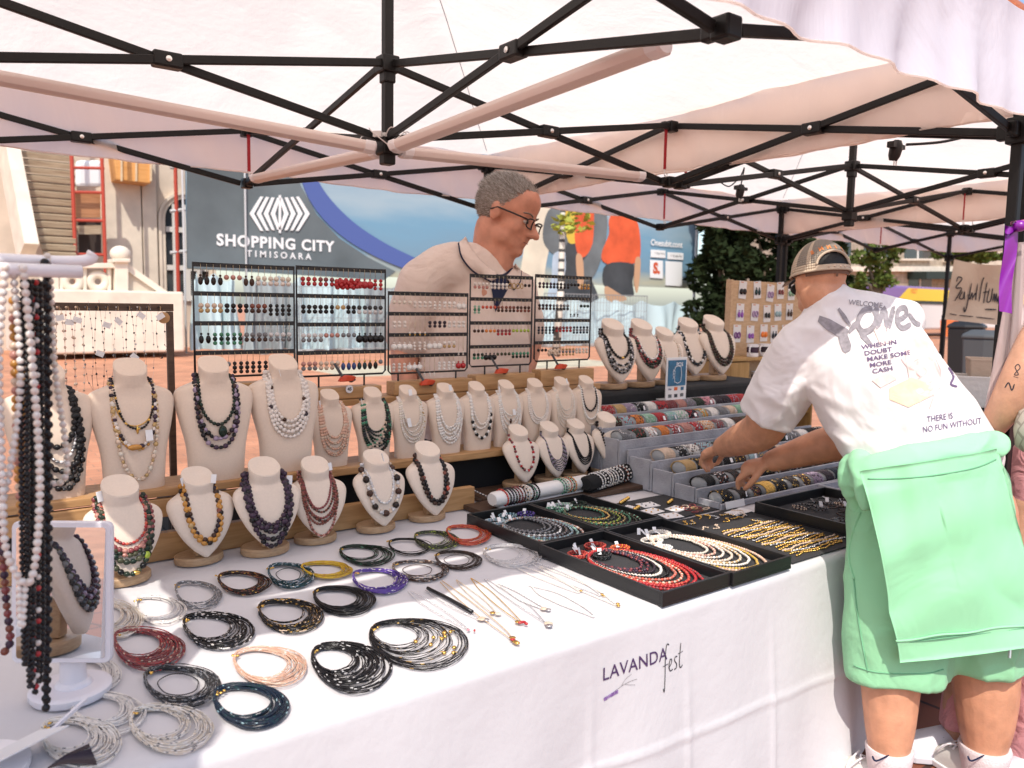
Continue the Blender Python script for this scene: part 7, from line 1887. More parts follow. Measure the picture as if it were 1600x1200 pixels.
# arm nearer the woman
limb(m, [(P(1395, 545, 2.80), pr(38, 2.8)), (P(1375, 640, 2.96), pr(33, 2.95)), (P(1335, 682, 3.02), pr(30, 3.0)), (P(1280, 698, 3.06), pr(27, 3.05)), (P(1208, 720, 3.14), pr(17.5, 3.1))])
wr_ = P(1206, 721, 3.14)
hand(m, wr_, P(1160, 733, 3.20) - wr_, V(.05, .1, 1) - CF * .55, 1.18, (.80, 1.2, 1.4, 1.5), -1)
for pts in ([(1400, 800, 2.62, 62), (1398, 950, 2.60, 56), (1392, 1040, 2.59, 47), (1391, 1085, 2.58, 42), (1390, 1140, 2.57, 36), (1388, 1190, 2.56, 27), (1386, 1226, 2.56, 26)],
            [(1520, 800, 2.64, 62), (1532, 950, 2.64, 56), (1538, 1030, 2.64, 50), (1540, 1080, 2.64, 47), (1540, 1130, 2.64, 40), (1538, 1180, 2.64, 29), (1536, 1215, 2.64, 27)]):
    limb(m, [(P(x, y, d), pr(r, d)) for x, y, d, r in pts])
union(m, 'body', S2, cus, .0058, 5)
# T-shirt
m = MB()
limb(m, [(P(1316, 512, 2.735), pr(70, 2.7)), (P(1340, 552, 2.71), pr(97, 2.7)), (P(1384, 622, 2.68), pr(103, 2.7)), (P(1432, 692, 2.64), pr(110, 2.6)), (P(1452, 726, 2.63), pr(112, 2.6))], 30, flat=(.66, 1), up=CF)
limb(m, [(P(1249, 556, 2.76), pr(46, 2.75)), (P(1300, 515, 2.74), pr(52, 2.74)), (P(1340, 500, 2.74), pr(50, 2.74)), (P(1400, 505, 2.76), pr(42, 2.7))], 22)
limb(m, [(P(1301, 480, 2.735), pr(41, 2.7)), (P(1318, 512, 2.73), pr(58, 2.7))], 20)
m.tube([P(1250, 556, 2.77), P(1226, 600, 2.82), P(1200, 648, 2.90)], [pr(46, 2.78), pr(46, 2.84), pr(45, 2.9)], 24)
m.tube([P(1400, 530, 2.78), P(1388, 610, 2.92)], [pr(44, 2.78), pr(44, 2.9)], 22)
tee = union(m, 'tshirt', M_tee, cus, .0085, 8, after=lambda me: wrinkle(me, .0075, (9, 9, 5), 8, rot=Matrix.Rotation(.7, 3, CF)))
def finish_fold(me):
    pass
# folds running from the armpit and waist, pushed into the cloth
me = tee.data; ax0 = P(1300, 490, 2.74); 
bx0 = CR.copy(); by0 = CU.copy()
for v in me.vertices:
    q = v.co - CAM; dp = q.dot(CF); px_ = 800 + F_PX * q.dot(CR) / dp; py_ = 600 - F_PX * q.dot(CU) / dp
    w = 0
    for (x0, y0, x1, y1, wd, hh) in ((1262, 612, 1330, 640, 7, .010), (1268, 632, 1350, 690, 7, .011), (1300, 690, 1380, 700, 7, .010), (1330, 715, 1420, 705, 8, .011), (1255, 600, 1300, 560, 7, .009), (1215, 655, 1240, 600, 6, .007), (1190, 620, 1240, 612, 5, .006), (1420, 700, 1520, 660, 7, .008)):
        ex, ey = x1 - x0, y1 - y0; l2 = ex * ex + ey * ey; t_ = max(0, min(1, ((px_ - x0) * ex + (py_ - y0) * ey) / l2)); dx, dy = px_ - x0 - ex * t_, py_ - y0 - ey * t_
        w += 1.7 * hh * math.exp(-(dx * dx + dy * dy) / (2 * wd * wd)) * (1 - .5 * t_)
    v.co += v.normal * w if False else (-CF) * w * .9
me.update()
# prints follow the back of the shirt
TBVH = BVHTree.FromPolygons([tuple(v.co) for v in me.vertices], [tuple(p.vertices) for p in me.polygons])
dg_ = bpy.context.evaluated_depsgraph_get()
def on_back(shape, px, py, k, ang, M, name, parent=tee, bvh=TBVH, off=.0034, sx=1.0, max_e=.02, warp=None):
    """Print flat writing on the surface: origin at px, py; k pixels per unit; ang turns it clockwise in degrees."""
    vs, fs = shape; ca, sa = cos(math.radians(ang)), sin(math.radians(ang)); out = []; last = None
    for x, y in vs:
        X, Y = (x * k * sx, -y * k)
        if warp: X, Y = warp(X, Y)
        px_, py_ = px + X * ca - Y * sa, py + X * sa + Y * ca
        d = (P(px_, py_, 1.0) - CAM).normalized()
        h = bvh.ray_cast(CAM, d)
        if h[0] is None: out.append(None); continue
        out.append(h[0] - d * off)
    ok = [f for f in fs if all(out[i] is not None for i in f)]
    out = [o if o is not None else Vector((0, 0, 0)) for o in out]
    used = sorted({i for f in ok for i in f}); mp_ = {i: j for j, i in enumerate(used)}
    if not used: return None
    return MB().add([out[i] for i in used], [tuple(mp_[i] for i in f) for f in ok]).build(name, M, parent)
def dense(shape, n=1):
    """Split long edges so a print can bend with the cloth."""
    import bmesh
    bm_ = bmesh.new(); V_ = [bm_.verts.new((x, y, 0)) for x, y in shape[0]]
    for f in shape[1]:
        try: bm_.faces.new([V_[i] for i in f])
        except ValueError: pass
    bmesh.ops.triangulate(bm_, faces=bm_.faces[:])
    bmesh.ops.subdivide_edges(bm_, edges=bm_.edges[:], cuts=n, use_grid_fill=True)
    bm_.verts.index_update(); r_ = ([(v.co.x, v.co.y) for v in bm_.verts], [tuple(v.index for v in f.verts) for f in bm_.faces]); bm_.free(); return r_
M_pg = mat('print_slate', (.25, .23, .25), .85, var=.25, vscale=60); M_pv = mat('print_violet', (.13, .09, .17), .85)
M_pp = mat('print_pale_peach', (.70, .55, .50), .85, var=.12, vscale=25); M_py = mat('print_pale_yellow', (.72, .60, .38), .85, var=.12, vscale=40); M_pr_ = mat('print_dusty_rose', (.62, .46, .44), .85, var=.15, vscale=30)
brush = [([(-70, -12), (-50, -2), (-24, 10), (-8, 12)], 13), ([(-26, 6), (-18, 22), (-12, 36), (-10, 42)], 15), ([(-26, -26), (-14, -12), (-2, 2)], 6), ([(-6, 12), (6, 2), (14, -4)], 7), ([(12, -4), (24, 18), (44, 36)], 8),
         (smooth_line([(48, -22), (28, -20), (14, -2), (24, 12), (44, 8), (56, -8), (50, -22)], 4), 7), (smooth_line([(58, -30), (56, 6), (74, -22), (78, 10), (92, -18), (96, -20)], 4), 7),
         (smooth_line([(100, -2), (120, -10), (118, -22), (104, -18), (100, 0), (112, 10), (130, 4)], 4), 6), (smooth_line([(126, -12), (138, 2), (150, 6)], 3), 6)]
bs = dense(stroke_shapes([([(x, -y) for x, y in L], w * 1.45) for L, w in brush]), 2)
on_back(bs, 1330, 507, 1.0, -3, M_pg, 'printed_brush_word', sx=.72)
on_back(dense(text_shapes('WELCOME', 1, .01, 0, 'LEFT')), 1326, 472, 11, 6, M_pg, 'printed_top_word')
for i, tx in enumerate(('WHEN IN', 'DOUBT', 'MAKE SOME', 'MORE', 'CASH')):
    on_back(dense(text_shapes(tx, 1, .018, 0, 'LEFT')), 1346 + 4.2 * i, 543 + 9.4 * i, 9.6, -9, M_pv, 'printed_slogan', sx=1.34)
for i, tx in enumerate(('THERE IS', 'NO FUN WITHOUT')):
    on_back(dense(text_shapes(tx, 1, .006, .12, 'LEFT')), 1448 - 7 * i, 656 + 16 * i, 13.5, -9, M_pv, 'printed_lower_slogan', sx=.78)
poly = lambda pts: dense(([(x, -y) for x, y in pts], [tuple(range(len(pts)))]), 3)
on_back(poly([(0, 0), (34, -16), (64, -6), (62, 14), (30, 30), (0, 18)]), 1390, 606, 1, 0, M_py, 'printed_money_stack')
for k in range(4): on_back(stroke_shapes([[(0, -4 * k - 3), (30, -4 * k - 14), (62, -4 * k + 2)]], 1.0), 1390, 610 + .2 * k, 1, 0, M_pr_, 'printed_stack_line', off=.0026)
on_back(poly([(0, 0), (26, -12), (40, -2), (14, 12)]), 1362, 594, 1, 0, M_pp, 'printed_banknote')
on_back(poly([(0, 0), (22, -10), (34, 20), (12, 28)]), 1364, 512, 1, 0, M_pp, 'printed_banknote')
on_back(poly(smooth_line([(0, 0), (22, -8), (44, 6), (46, 34), (56, 62), (40, 84), (14, 74), (4, 40)], 3, True)), 1414, 536, 1, 0, M_pp, 'printed_pale_patch')
on_back(poly(smooth_line([(0, 0), (20, -8), (34, 8), (36, 36), (16, 44), (2, 26)], 3, True)), 1432, 566, 1, 0, M_pr_, 'printed_rose_patch', off=.0024)
for q0 in ([(1420, 628), (1428, 600), (1440, 588)], [(1436, 636), (1444, 606), (1456, 596)], [(1452, 640), (1462, 612), (1470, 606)], [(1408, 560), (1420, 574), (1436, 580)], [(1462, 560), (1470, 580), (1466, 600)], [(1430, 548), (1448, 544), (1458, 554)], [(1426, 566), (1440, 560), (1452, 566)], [(1440, 572), (1448, 580), (1440, 588), (1432, 580), (1440, 572)]):
    on_back(stroke_shapes([(smooth_line([(x - 1440, 590 - y) for x, y in q0], 5), 2.2)]), 1440, 590, 1, 0, M_pr_, 'printed_outline', off=.003)
on_back(stroke_shapes([(smooth_line([(0, 0), (8, -14), (4, -26), (14, -30)], 4), 3.5), (smooth_line([(6, -8), (16, -10)], 3), 3)]), 1482, 574, 1, 0, M_pv, 'printed_scribble')
# mesh-backed trucker cap
M_capf = mat('cap_beige_cotton', (.50, .40, .30), .9, bump=.3, bscale=250)
M_capm = mat('cap_taupe_mesh', (.27, .23, .19), .9, bump=.6, bscale=420)
M_capo = mat('cap_orange_thread', (.62, .20, .06), .8)
cap = thing('trucker_cap', 'beige trucker cap with orange stitched letters worn by the shopper', 'cap', (0, 0, 0))
cc_, cr_ = (-.055, 0, .575), (.475, .375, .50)
def cap_pt(a, b, k=1.0):
    """a: azimuth from the back (-f) direction, b: elevation."""
    x = -cos(a) * cos(b); y = sin(a) * cos(b)
    return H2.p(cc_[0] + cr_[0] * x * k, cc_[1] + cr_[1] * y * k, cc_[2] + cr_[2] * sin(b) * k)
BLOW = .02
def in_gap(a, b):
    return abs(a) < .66 and b < .17 + .40 * sqrt(max(0, 1 - (a / .66) ** 2))
front, mesh_, = MB(), MB()
NA, NBb = 72, 22
for i in range(NA):
    for j in range(NBb):
        a0, a1 = -PI + 2 * PI * i / NA, -PI + 2 * PI * (i + 1) / NA; b0, b1 = BLOW + (PI / 2 - BLOW) * j / NBb, BLOW + (PI / 2 - BLOW) * (j + 1) / NBb
        am, bm2 = (a0 + a1) / 2, (b0 + b1) / 2
        if in_gap(am, bm2) and bm2 > .17 or (abs(am) < .66 and bm2 < .17): continue
        tgt = mesh_ if (abs(am) < 1.5 and bm2 > .26 and abs(abs(am) - .95) > .07) else front
        tgt.add([cap_pt(a0, b0), cap_pt(a1, b0), cap_pt(a1, b1), cap_pt(a0, b1)], [(0, 1, 2, 3)])
for mm, nm, M in ((front, 'cotton_panel', M_capf), (mesh_, 'mesh_panel', M_capm)):
    o = mm.build(nm, M, cap, smooth=True); sd = o.modifiers.new('thick', 'SOLIDIFY'); sd.thickness = .004; sd.offset = -1
MB().grid(lambda u, v: cap_pt(lerp(-.70, .70, u), lerp(.02, .16, v), 1.012), 24, 3).grid(lambda u, v: cap_pt(lerp(-.70, .70, u), lerp(.02, .16, v), .985), 24, 3).build('snap_strap', M_capf, cap, smooth=True)
MB().tube([cap_pt(.67 * sin(t_), .17 + .40 * cos(t_), 1.01) for t_ in [-PI / 2 + PI * k / 24 for k in range(25)]], .0045, 6).build('arch_binding', M_capf, cap, smooth=True)
MB().tube([cap_pt(-PI + 2 * PI * k / 60, .03, 1.008) for k in range(60)], .004, 6, closed=True).build('rim_binding', M_capf, cap, smooth=True)
H2t = H2.p(cc_[0], 0, cc_[2] + cr_[2]); MB().ell(H2t, (.009, .009, .006), 10, 6).build('top_button', M_capf, cap, smooth=True)
m = MB()
for a in (-.3, -.1, .12, .3): m.ell(cap_pt(a, .09, 1.02), (.0035,) * 3, 8, 6)
m.build('snap', bm('champ'), cap, smooth=True)
MB().grid(lambda u, v: H2.p(.38 + .26 * v * (1 - .35 * (2 * u - 1) ** 2), (2 * u - 1) * .30, .64 - .05 * v - .07 * (2 * u - 1) ** 2), 14, 6).grid(lambda u, v: H2.p(.38 + .26 * v * (1 - .35 * (2 * u - 1) ** 2), (2 * u - 1) * .30, .625 - .05 * v - .07 * (2 * u - 1) ** 2), 14, 6).build('bill', M_capf, cap, smooth=True)
m = MB()
for i, ch in enumerate('DJINNS'):
    vs, fs = text_shapes(ch, .21, .012)
    a0 = lerp(.78, -.78, i / 5)
    # letters stand along the arch above the opening (towards the left of view comes first)
    pos = lambda x, y: (a0 * 1.08 - x * 1.15 * cos(a0 * .8) + y * .9 * sin(a0 * .8), .22 + .485 * cos(a0 * 1.0) + y * cos(a0 * .8) * .9 + x * sin(a0 * .8) * .9)
    m.add([cap_pt(*pos(x, y), 1.018) for x, y in vs], fs)
m.build('stitched_name', M_capo, cap)
# short black hair under the cap
m = MB()
nn = 40
for i in range(nn):
    for j in range(10):
        a0, a1 = -1.9 + 3.8 * i / nn, -1.9 + 3.8 * (i + 1) / nn; b0, b1 = -.34 + 1.1 * j / 10, -.34 + 1.1 * (j + 1) / 10
        if b0 < -.34 + .28 * (abs(a0) / 1.9) ** 2: continue
        q = lambda a, b: H2.p(-.06 - .445 * cos(a) * cos(b), .345 * sin(a) * cos(b), .62 + .39 * sin(b))
        m.add([q(a0, b0), q(a1, b0), q(a1, b1), q(a0, b1)], [(0, 1, 2, 3)], 1 if b0 < .0 else 0)
m.build('hair', [mat('hair_black', (.008, .007, .007), .6), mat('shaved_hair', (.16, .085, .055), .7)], cus, smooth=True)
m = MB()
m.tube([H2.p(-.03, -.35, .53), H2.p(.18, -.335, .50), H2.p(.30, -.29, .47)], .005, 6); H2.e(m, (.345, -.13, .45), (.03, .13, .085)); H2.e(m, (.345, .13, .45), (.03, .13, .085))
m.tube([H2.p(-.03, .35, .53), H2.p(.18, .335, .50), H2.p(.30, .29, .47)], .005, 6); m.build('sunglasses', M_rubber, cus, smooth=True)
# shorts
m = MB()
def legtube(m, secs, n=26):
    rings = []
    for (x, y, d, rx, rd) in secs:
        c = P(x, y, d); rings.append([c + CR * (pr(rx, d) * cos(a)) - CF * (rd * sin(a)) for a in [2 * PI * k / n for k in range(n)]])
    m.loft(rings)
legtube(m, [(1452, 690, 2.62, 100, .12), (1452, 740, 2.62, 116, .14), (1452, 800, 2.61, 126, .15), (1450, 870, 2.60, 128, .15), (1448, 920, 2.60, 124, .14)])
legtube(m, [(1420, 850, 2.60, 92, .14), (1410, 930, 2.59, 88, .135), (1404, 1000, 2.59, 82, .135), (1404, 1062, 2.58, 78, .125)])
legtube(m, [(1502, 850, 2.62, 84, .14), (1520, 930, 2.62, 76, .15), (1532, 1000, 2.62, 70, .135), (1538, 1046, 2.62, 64, .125)])
shorts = union(m, 'shorts', M_mint2, cus, .011, 5, after=lambda me: wrinkle(me, .009, (8, 8, 4), 2))
# sweatshirt tied round the waist, hanging down at the back
swt = thing('sweatshirt', 'mint green sweatshirt tied round the waist of the shopper', 'sweatshirt', (0, 0, 0))
def hang_back(u, v, k=0.0):
    top = (lerp(1344, 1560, u), lerp(738, 702, u)); bot = (lerp(1406, 1640, u), lerp(1036, 1008, u) - 0)
    x = lerp(top[0], bot[0], v ** .85 if u < .5 else v); y = lerp(top[1], bot[1], v)
    bul = .045 * sin(PI * min(1, max(0, u * .9 + .05))) + .030 * sin(PI * min(1, v * 1.1)) 
    rip = .008 * sin(u * 9 + v * 5) * v + .006 * sin(u * 21 + v * 2) * (1 - v) + .005 * sin(v * 17 + u * 4) * (v > .1)
    d = 2.408 - bul * .8 - rip + .07 * max(0, 2 * u - 1) ** 4 + .012 * v - .012 * sin(u * 5.5 + 2.2 * v) * v
    return P(x, y, d + k)
m = MB(); m.grid(lambda u, v: hang_back(u, v), 54, 54); g1 = len(m.v); m.grid(lambda u, v: hang_back(u, v, .016), 54, 54)
rim = [(i, 0) for i in range(54)] + [(54, j) for j in range(54)] + [(54 - i, 54) for i in range(54)] + [(0, 54 - j) for j in range(54)]
ix = lambda i, j: j * 55 + i
m.add([], [])
for (a_, b_) in zip(rim, rim[1:] + rim[:1]): m.f.append((ix(*a_), ix(*b_), g1 + ix(*b_), g1 + ix(*a_))); m.m.append(0)
hb_ = m.build('hanging_body', M_mint, swt, smooth=True); wrinkle(hb_.data, .006, (4, 4, 4), 4, rot=Matrix.Rotation(.5, 3, CF))
MB().tube([hang_back(i / 40, .885 + .004 * sin(i * .4), -.004) for i in range(41)], .0035, 6).build('hem_seam', M_mint, swt, smooth=True)
MB().tube([hang_back(i / 40, .90, -.001) for i in range(41)], .0022, 6).build('hem_stitch', mat('mint_thread', (.16, .40, .23), .9), swt, smooth=True)
m = MB()
limb(m, [(P(1338, 752, 2.58), pr(20, 2.5)), (P(1354, 736, 2.48), pr(22, 2.45)), (P(1420, 718, 2.432), pr(24, 2.4)), (P(1500, 702, 2.435), pr(24, 2.4)), (P(1560, 692, 2.52), pr(23, 2.5))], 20, flat=(1, .6), up=V(0, 0, 1))
limb(m, [(P(1336, 722, 2.62), pr(20, 2.6)), (P(1331, 750, 2.60), pr(20, 2.6)), (P(1340, 790, 2.60), pr(12, 2.6))], 16)
limb(m, [(P(1342, 714, 2.6), pr(16, 2.6)), (P(1350, 740, 2.5), pr(20, 2.5)), (P(1352, 790, 2.47), pr(9, 2.5))], 16)
union(m, 'waist_roll', M_mint, swt, .008, 4, after=lambda me: wrinkle(me, .006, (7, 7, 16), 5, rot=Matrix.Rotation(.4, 3, CF)))
SWB = bvh_of(*[o.data for o in swt.children])
MB().tube([on_surf(x, y, .001, SWB, 2.4) for x, y in smooth_line([(1356, 748), (1390, 748), (1450, 744), (1520, 732), (1556, 718)], 5)], .0022, 5).build('waist_stitch', mat('mint_thread', (.16, .40, .23), .9), swt, smooth=True)
m = MB(); m.tube([P(1578, 1012, 2.46), P(1577, 1028, 2.455)], .005, 7); m.build('cord_tip', M_bolt, swt)
SHB = bvh_of(shorts.data)
for nm_, pts_, r_, M__ in (('pocket_edge', [(1344, 800), (1330, 840), (1326, 872), (1334, 905)], .005, M_mint2), ('side_seam', [(1334, 905), (1340, 960), (1350, 1020), (1356, 1050)], .0025, mat('mint_thread', (.16, .40, .23), .9)), ('hem_stitch', [(1334, 1040), (1366, 1050), (1410, 1053), (1450, 1052), (1474, 1046)], .0022, mat('mint_thread', (.16, .40, .23), .9))):
    MB().tube([on_surf(x, y, .001, SHB, 2.5) for x, y in smooth_line(pts_, 6)], r_, 6).build(nm_, M__, cus, smooth=True)
# socks and sneakers
for (x, d, y0, r0, r1, py) in ((1389, 2.565, 1166, 34, 29, 1226), (1538, 2.64, 1164, 36, 31, 1215)):
    a = P(x + 1, y0, d); b = P(x - 2, py, d)
    rings = []
    for t_, r_ in ((0, r0), (.06, r0 + 1.2), (.3, r0 - 1), (.7, r1), (1, r1)):
        c = a.lerp(b, t_); rings.append([c + CR * (pr(r_, d) * cos(k)) + Vector((CF.x, CF.y, 0)) * (pr(r_, d) * 1.05 * sin(k)) for k in [2 * PI * i / 22 for i in range(22)]])
    so = MB().loft(rings).build('sock', M_sock, cus, angle=60)
    lg_ = stroke_shapes([(smooth_line([(-12, 5), (-6, -3), (14, 6)], 4), 3.0)])
    MB().add([P(x - 14 + q[0], 1186 - q[1], d - pr(r1 + 3.2, d)) for q in lg_[0]], lg_[1]).build('knit_mark', M_navy, so)
    e = Vector((b.x, b.y, 0)); shoe(cus, (e.x + .01, e.y + .06, .010), math.radians(12 if x < 1450 else -22), mat('off_white_leather', (.62, .58, .54), .5), M_cap, 1.0, name='sneaker')

# ---- a woman in pink, almost wholly beyond the edge of view
S3 = skin_mat('fair_tan_skin', (.52, .28, .18))
M_pink = fabric_mat('pink_terry', (.62, .28, .29), .5, 12, (1, 1, 1))
wom = thing('person', 'woman in pink with tattooed forearm and quilted purse behind the shopper', 'person', (0, 0, 0))
dW = 2.80
H3 = Head(P(1668, 440, dW + .02), (-CR * .8 + CF * .6 - V(0, 0, .2)), V(0, 0, 1), pr(100, dW))
m = MB(); H3.shapes(m)
limb(m, [(H3.p(-.1, 0, .3), pr(26, dW)), (P(1672, 470, dW), pr(28, dW)), (P(1676, 500, dW), pr(36, dW))])
limb(m, [(P(1676, 520, dW), pr(60, dW)), (P(1676, 640, dW), pr(58, dW)), (P(1660, 760, dW), pr(66, dW))], flat=(.75, 1), up=CF)
limb(m, [(P(1640, 508, dW - .20), pr(30, dW)), (P(1612, 556, dW - .27), pr(27, dW)), (P(1586, 608, dW - .26), pr(25, dW)), (P(1558, 656, dW - .20), pr(20, dW)), (P(1522, 702, dW - .04), pr(13, dW))])
limb(m, [(P(1680, 510, dW), pr(30, dW)), (P(1644, 508, dW - .19), pr(30, dW))])
limb(m, [(P(1726, 510, dW), pr(28, dW)), (P(1740, 600, dW), pr(24, dW)), (P(1730, 690, dW - .1), pr(16, dW))])
ww = P(1520, 704, dW - .03); hand(m, ww, P(1492, 726, dW + .03) - ww, V(0, .2, 1), 1.0, (.5, .7, .8, .9), 1)
ww = P(1730, 692, dW - .1); hand(m, ww, P(1722, 740, dW - .13) - ww, CR * 1.0, .95, (.4, .5, .6, .6), 1)
for (x0, x1, d_) in ((1620, 1500, dW), (1690, 1640, dW - .05)): limb(m, [(P(x0, 800, d_), pr(50, dW)), (P((x0 + x1) / 2, 960, d_), pr(40, dW)), (P(x1, 1090, d_), pr(24, dW)), (P(x1 - 4, 1150, d_), pr(18, dW))])
union(m, 'body', S3, wom, .008, 4)
m = MB(); limb(m, [(P(1676, 525, dW), pr(66, dW)), (P(1678, 640, dW), pr(62, dW)), (P(1664, 760, dW), pr(70, dW))], 24, flat=(.75, 1), up=CF)
limb(m, [(P(1632, 512, dW - .05), pr(30, dW)), (P(1676, 502, dW), pr(34, dW)), (P(1722, 512, dW), pr(30, dW))]); union(m, 'pink_top', M_pink, wom, .012, 4)
m = MB()
limb(m, [(P(1655, 730, dW), pr(72, dW)), (P(1650, 830, dW), pr(80, dW))], 24, flat=(.8, 1), up=CF)
legtube(m, [(1630, 820, dW, 60, .14), (1572, 960, dW, 52, .12), (1516, 1090, dW, 40, .09), (1506, 1136, dW, 36, .08)])
legtube(m, [(1680, 820, dW - .05, 66, .14), (1650, 1000, dW - .08, 62, .13), (1634, 1150, dW - .08, 62, .12), (1634, 1196, dW - .08, 62, .12)])
union(m, 'wide_trousers', M_pink, wom, .013, 4)
q = at(1478, 1186, z=.0); shoe(wom, (q.x, q.y, .010), math.radians(52), M_lwhite, M_lwhite, 1.12, True, 'clog')
q = P(1640, 1196, dW - .1); shoe(wom, (q.x - .05, q.y, .010), math.radians(52), M_lwhite, M_lwhite, 1.1, True, 'clog')
m = MB(); H3.hair(wom, [mat('hair_chestnut', (.10, .05, .03), .5)], 1500, .16, 5, 'hair', (-.6, 0, -.5), .02)
# tattoo on the forearm
body3 = [o for o in wom.children if o.name.startswith('body')][0].data
B3 = BVHTree.FromPolygons([tuple(v.co) for v in body3.vertices], [tuple(p.vertices) for p in body3.polygons])
on_back(stroke_shapes([(smooth_line([(0, 0), (4, 6), (0, 11), (-4, 6), (0, 0), (3, -5), (-3, -6), (0, 0)], 4), 1.4), ([(-4, -9), (4, -10)], 1.4)]), 1589, 580, 1, 10, M_ink2, 'tattoo', wom, B3, .001)
on_back(stroke_shapes([(smooth_line([(-6, 0), (0, 8), (5, -4), (9, 6)], 4), 2.0)]), 1576, 606, 1, 0, M_ink2, 'tattoo', wom, B3, .001)
pu = thing('handbag', 'cream quilted handbag at the side of the woman in pink', 'bag', (0, 0, 0))
M_quilt = brick_mat('cream_quilting', (.58, .52, .45), (.55, .49, .42), (.35, .30, .26), 1, .03, .03, .003, .6, (0, .78, .78))
m = MB(); rings = []
for (y, w, dep) in ((630, 8, .02), (642, 26, .05), (670, 32, .06), (698, 30, .055), (706, 22, .03)):
    c = P(1622, y, 2.50); rings.append([c + CR * (pr(w, 2.5) * math.copysign(abs(cos(a)) ** .6, cos(a))) - CF * (dep * sin(a)) for a in [2 * PI * k / 20 for k in range(20)]])
m.loft(rings).build('quilted_body', M_quilt, pu, angle=50)
MB().tube([P(x, y, 2.56) for x, y in smooth_line([(1606, 640), (1630, 560), (1656, 500), (1670, 560), (1640, 640)], 6)], .007, 6).build('strap', mat('tan_leather', (.25, .13, .07), .5), pu, smooth=True)

# ------------------------------------------------------------------ tulle and ribbon on the near right post
M_tulle = bpy.data.materials.new('pale_pink_tulle'); M_tulle.use_nodes = True
nt = M_tulle.node_tree; b_ = nt.nodes['Principled BSDF']; b_.inputs['Base Color'].default_value = (.74, .58, .56, 1); b_.inputs['Roughness'].default_value = .8; b_.inputs['Alpha'].default_value = .38
tul = thing('tulle_drape', 'pale pink tulle gathered on the front tent post', 'curtain', (0, 0, 0))
def tl(u, v):
    a = lerp(-1.2, 4.3, u); r_ = lerp(.030, .085, v ** 1.1) * (1 + .25 * sin(u * 41) * (.3 + v)); c = P(lerp(1598, 1590, v), lerp(380, 655, v), 2.62)
    return c + CR * (r_ * cos(a)) - CF * (r_ * .8 * sin(a))
MB().grid(tl, 90, 16).build('tulle_cloth', M_tulle, tul, smooth=True)
rib = thing('satin_ribbon', 'purple satin ribbon knotted round the tulle on the post', 'ribbon', (0, 0, 0))
M_sat = mat('purple_satin', (.22, .012, .30), .3, spec=.6)
dR = 2.50
MB().grid(lambda u, v: P(lerp(1566, 1586, u) + lerp(4, -6, v) + 2 * sin(v * 7), lerp(352, 486, v) + 4 * u, dR - .012 * sin(u * PI + v * 6)), 8, 24).build('ribbon_tail', M_sat, rib, smooth=True)
for k in range(2):
    L = smooth_line([(1592, 352), (1576, 336 + 14 * k), (1564, 350 + 10 * k), (1574, 366 + 4 * k), (1592, 356)], 6)
    MB().add([P(x, y, dR - .02 + .04 * s_) for x, y in L for s_ in (0, 1)], [(2 * i, 2 * i + 1, 2 * i + 3, 2 * i + 2) for i in range(len(L) - 1)]).build('bow_loop', M_sat, rib, smooth=True)
MB().ell(P(1593, 353, dR - .01), (.022, .022, .018), 12, 8).build('knot', M_sat, rib, smooth=True)
MB().tube([P(x, y, dR + .02) for x, y in ((1580, 349), (1600, 346), (1622, 347))], .006, 6).build('tie_band', mat('pink_satin', (.45, .12, .22), .35), rib, smooth=True)

# ------------------------------------------------------------------ neighbouring stall beyond the shopper
dB = 7.4
cal = thing('cloth_banner', 'beige cloth banner with brush calligraphy hung in the farthest tent', 'banner', (0, 0, 0))
M_kraft = cloth_mat('beige_linen_banner', (.56, .47, .39), .12, .5, 3)
def cb_(u, v):
    x = lerp(lerp(1491, 1566, u), lerp(1476, 1561, u), v); y = lerp(lerp(405, 414, u), lerp(499, 508, u), v)
    return P(x, y + 3 * sin(u * PI) * (1 - v), dB - .03 * sin(u * 7) * sin(v * 4) - .02 * sin(u * 3 + v * 5))
mm = MB().grid(cb_, 40, 30); mm.build('linen_cloth', M_kraft, cal, smooth=True)
def onb(lines, w, M, nm):
    vs, fs = stroke_shapes([(smooth_line(L, 4), w) for L in lines]); MB().add([cb_(x, y) - CF * .012 for x, y in vs], fs).build(nm, M, cal)
onb([[(.10, .36), (.12, .28), (.20, .30), (.10, .46), (.22, .46), (.12, .68)], [(.24, .5), (.20, .62), (.27, .62), (.28, .5), (.30, .64)], [(.40, .34), (.36, .74), (.33, .84), (.31, .76)], [(.36, .54), (.40, .62), (.43, .5), (.45, .63)],
     [(.52, .34), (.51, .62)], [(.46, .58), (.50, .5), (.52, .62)], [(.58, .64), (.60, .34), (.63, .22)], [(.70, .30), (.68, .5), (.67, .66)], [(.64, .48), (.74, .46)], [(.76, .40), (.73, .62), (.80, .6), (.82, .4), (.80, .62)], [(.84, .62), (.86, .48), (.88, .62), (.90, .48), (.92, .62), (.95, .52), (.95, .64), (.99, .58)]], .022, M_ink2, 'brush_writing')
onb([[(.70, .76), (.92, .75)]], .022, M_ink2, 'small_writing'); onb([[(.06, .90), (.20, .91)], [(.24, .91), (.50, .905)], [(.55, .905), (.9, .91)]], .016, M_ink2, 'small_writing')
M_bin = mat('dark_grey_bin', (.07, .075, .08), .6)
g0 = at(1540, 560, d=15); 
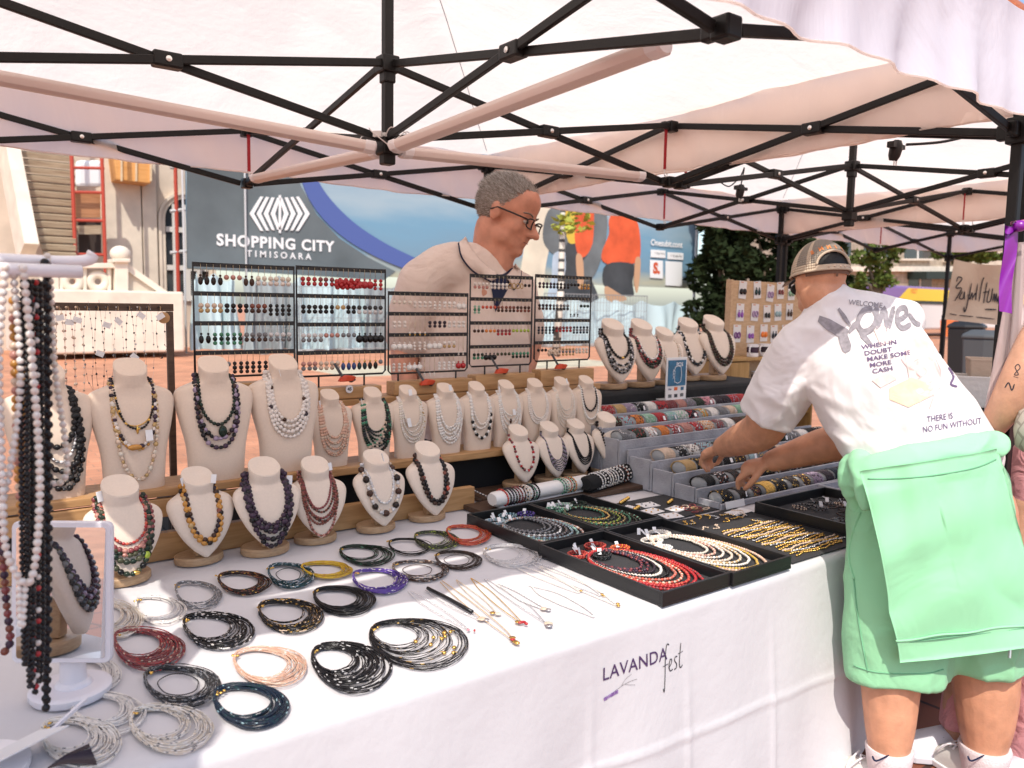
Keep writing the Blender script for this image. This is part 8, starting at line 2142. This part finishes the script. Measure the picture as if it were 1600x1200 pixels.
def bin_(px, d, h, label, M):
    g = at(px, 500, d=d); t = thing('litter_bin', label, 'bin', (g.x, g.y, 0), .3, None)
    MB().loft([[V(x * k, y * k, z) for x, y in ((-.3, -.3), (.3, -.3), (.34, 0), (.3, .3), (-.3, .3), (-.34, 0))] for z, k in ((.004, .8), (.1, .86), (h * .9, 1), (h, 1.02))]).build('bin_body', M, t, bevel=.02)
    MB().loft([[V(x * k, y * k, z) for x, y in ((-.3, -.3), (.3, -.3), (.34, 0), (.3, .3), (-.3, .3), (-.34, 0))] for z, k in ((h + .002, 1.08), (h + .06, 1.08), (h + .14, .7))]).build('lid', M, t, bevel=.02)
bin_(1543, 13.0, 1.15, 'grey litter bin standing under the calligraphy banner', M_bin)
bin_(1512, 16.0, 1.25, 'black litter bin in front of the yellow bus skirt', mat('black_bin', (.015, .015, .016), .5))
ct = thing('stall_table', 'neighbour stall table with dark cover behind the shopper', 'table', (0, 0, 0))
a, b = P(1490, 628, 5.4), P(1640, 640, 5.2)
MB().box(((a.x + b.x) / 2, (a.y + b.y) / 2 - .05, a.z / 2), (1.5, .7, a.z - .01)).build('covered_table', M_bcloth, ct, bevel=.02)
for px, py, w_, h_, c, lb, cat in ((1508, 604, .26, .20, (.62, .58, .55), 'white slatted crate on the neighbour stall', 'crate'), (1548, 566, .30, .14, (.45, .34, .26), 'tan wicker hamper stacked on the neighbour stall', 'hamper'), (1530, 600, .22, .16, (.03, .03, .035), 'black box on the neighbour stall by the crate', 'box'), (1560, 628, .34, .06, (.55, .53, .52), 'flat white carton at the near edge of the neighbour stall', 'carton')):
    p = P(px, py, 5.2); o = MB()
    o.loft([[V(w_ / 2 * k * x, .13 * k * y, z) for x, y in ((-1, -1), (1, -1), (1, 1), (-1, 1))] for z, k in ((0, .92), (h_ * .1, .95), (h_ * .85, 1), (h_, 1.03), (h_, .94), (h_ * .2, .86))])
    ob_ = o.build(cat, mat('goods_' + cat, c, .7, bump=.4, bscale=40), None, bevel=.006); ob_.location = (p.x, p.y, a.z + .002 if py > 590 else a.z + .17); ob_.rotation_euler = (0, 0, .5); tag(ob_, lb, cat)
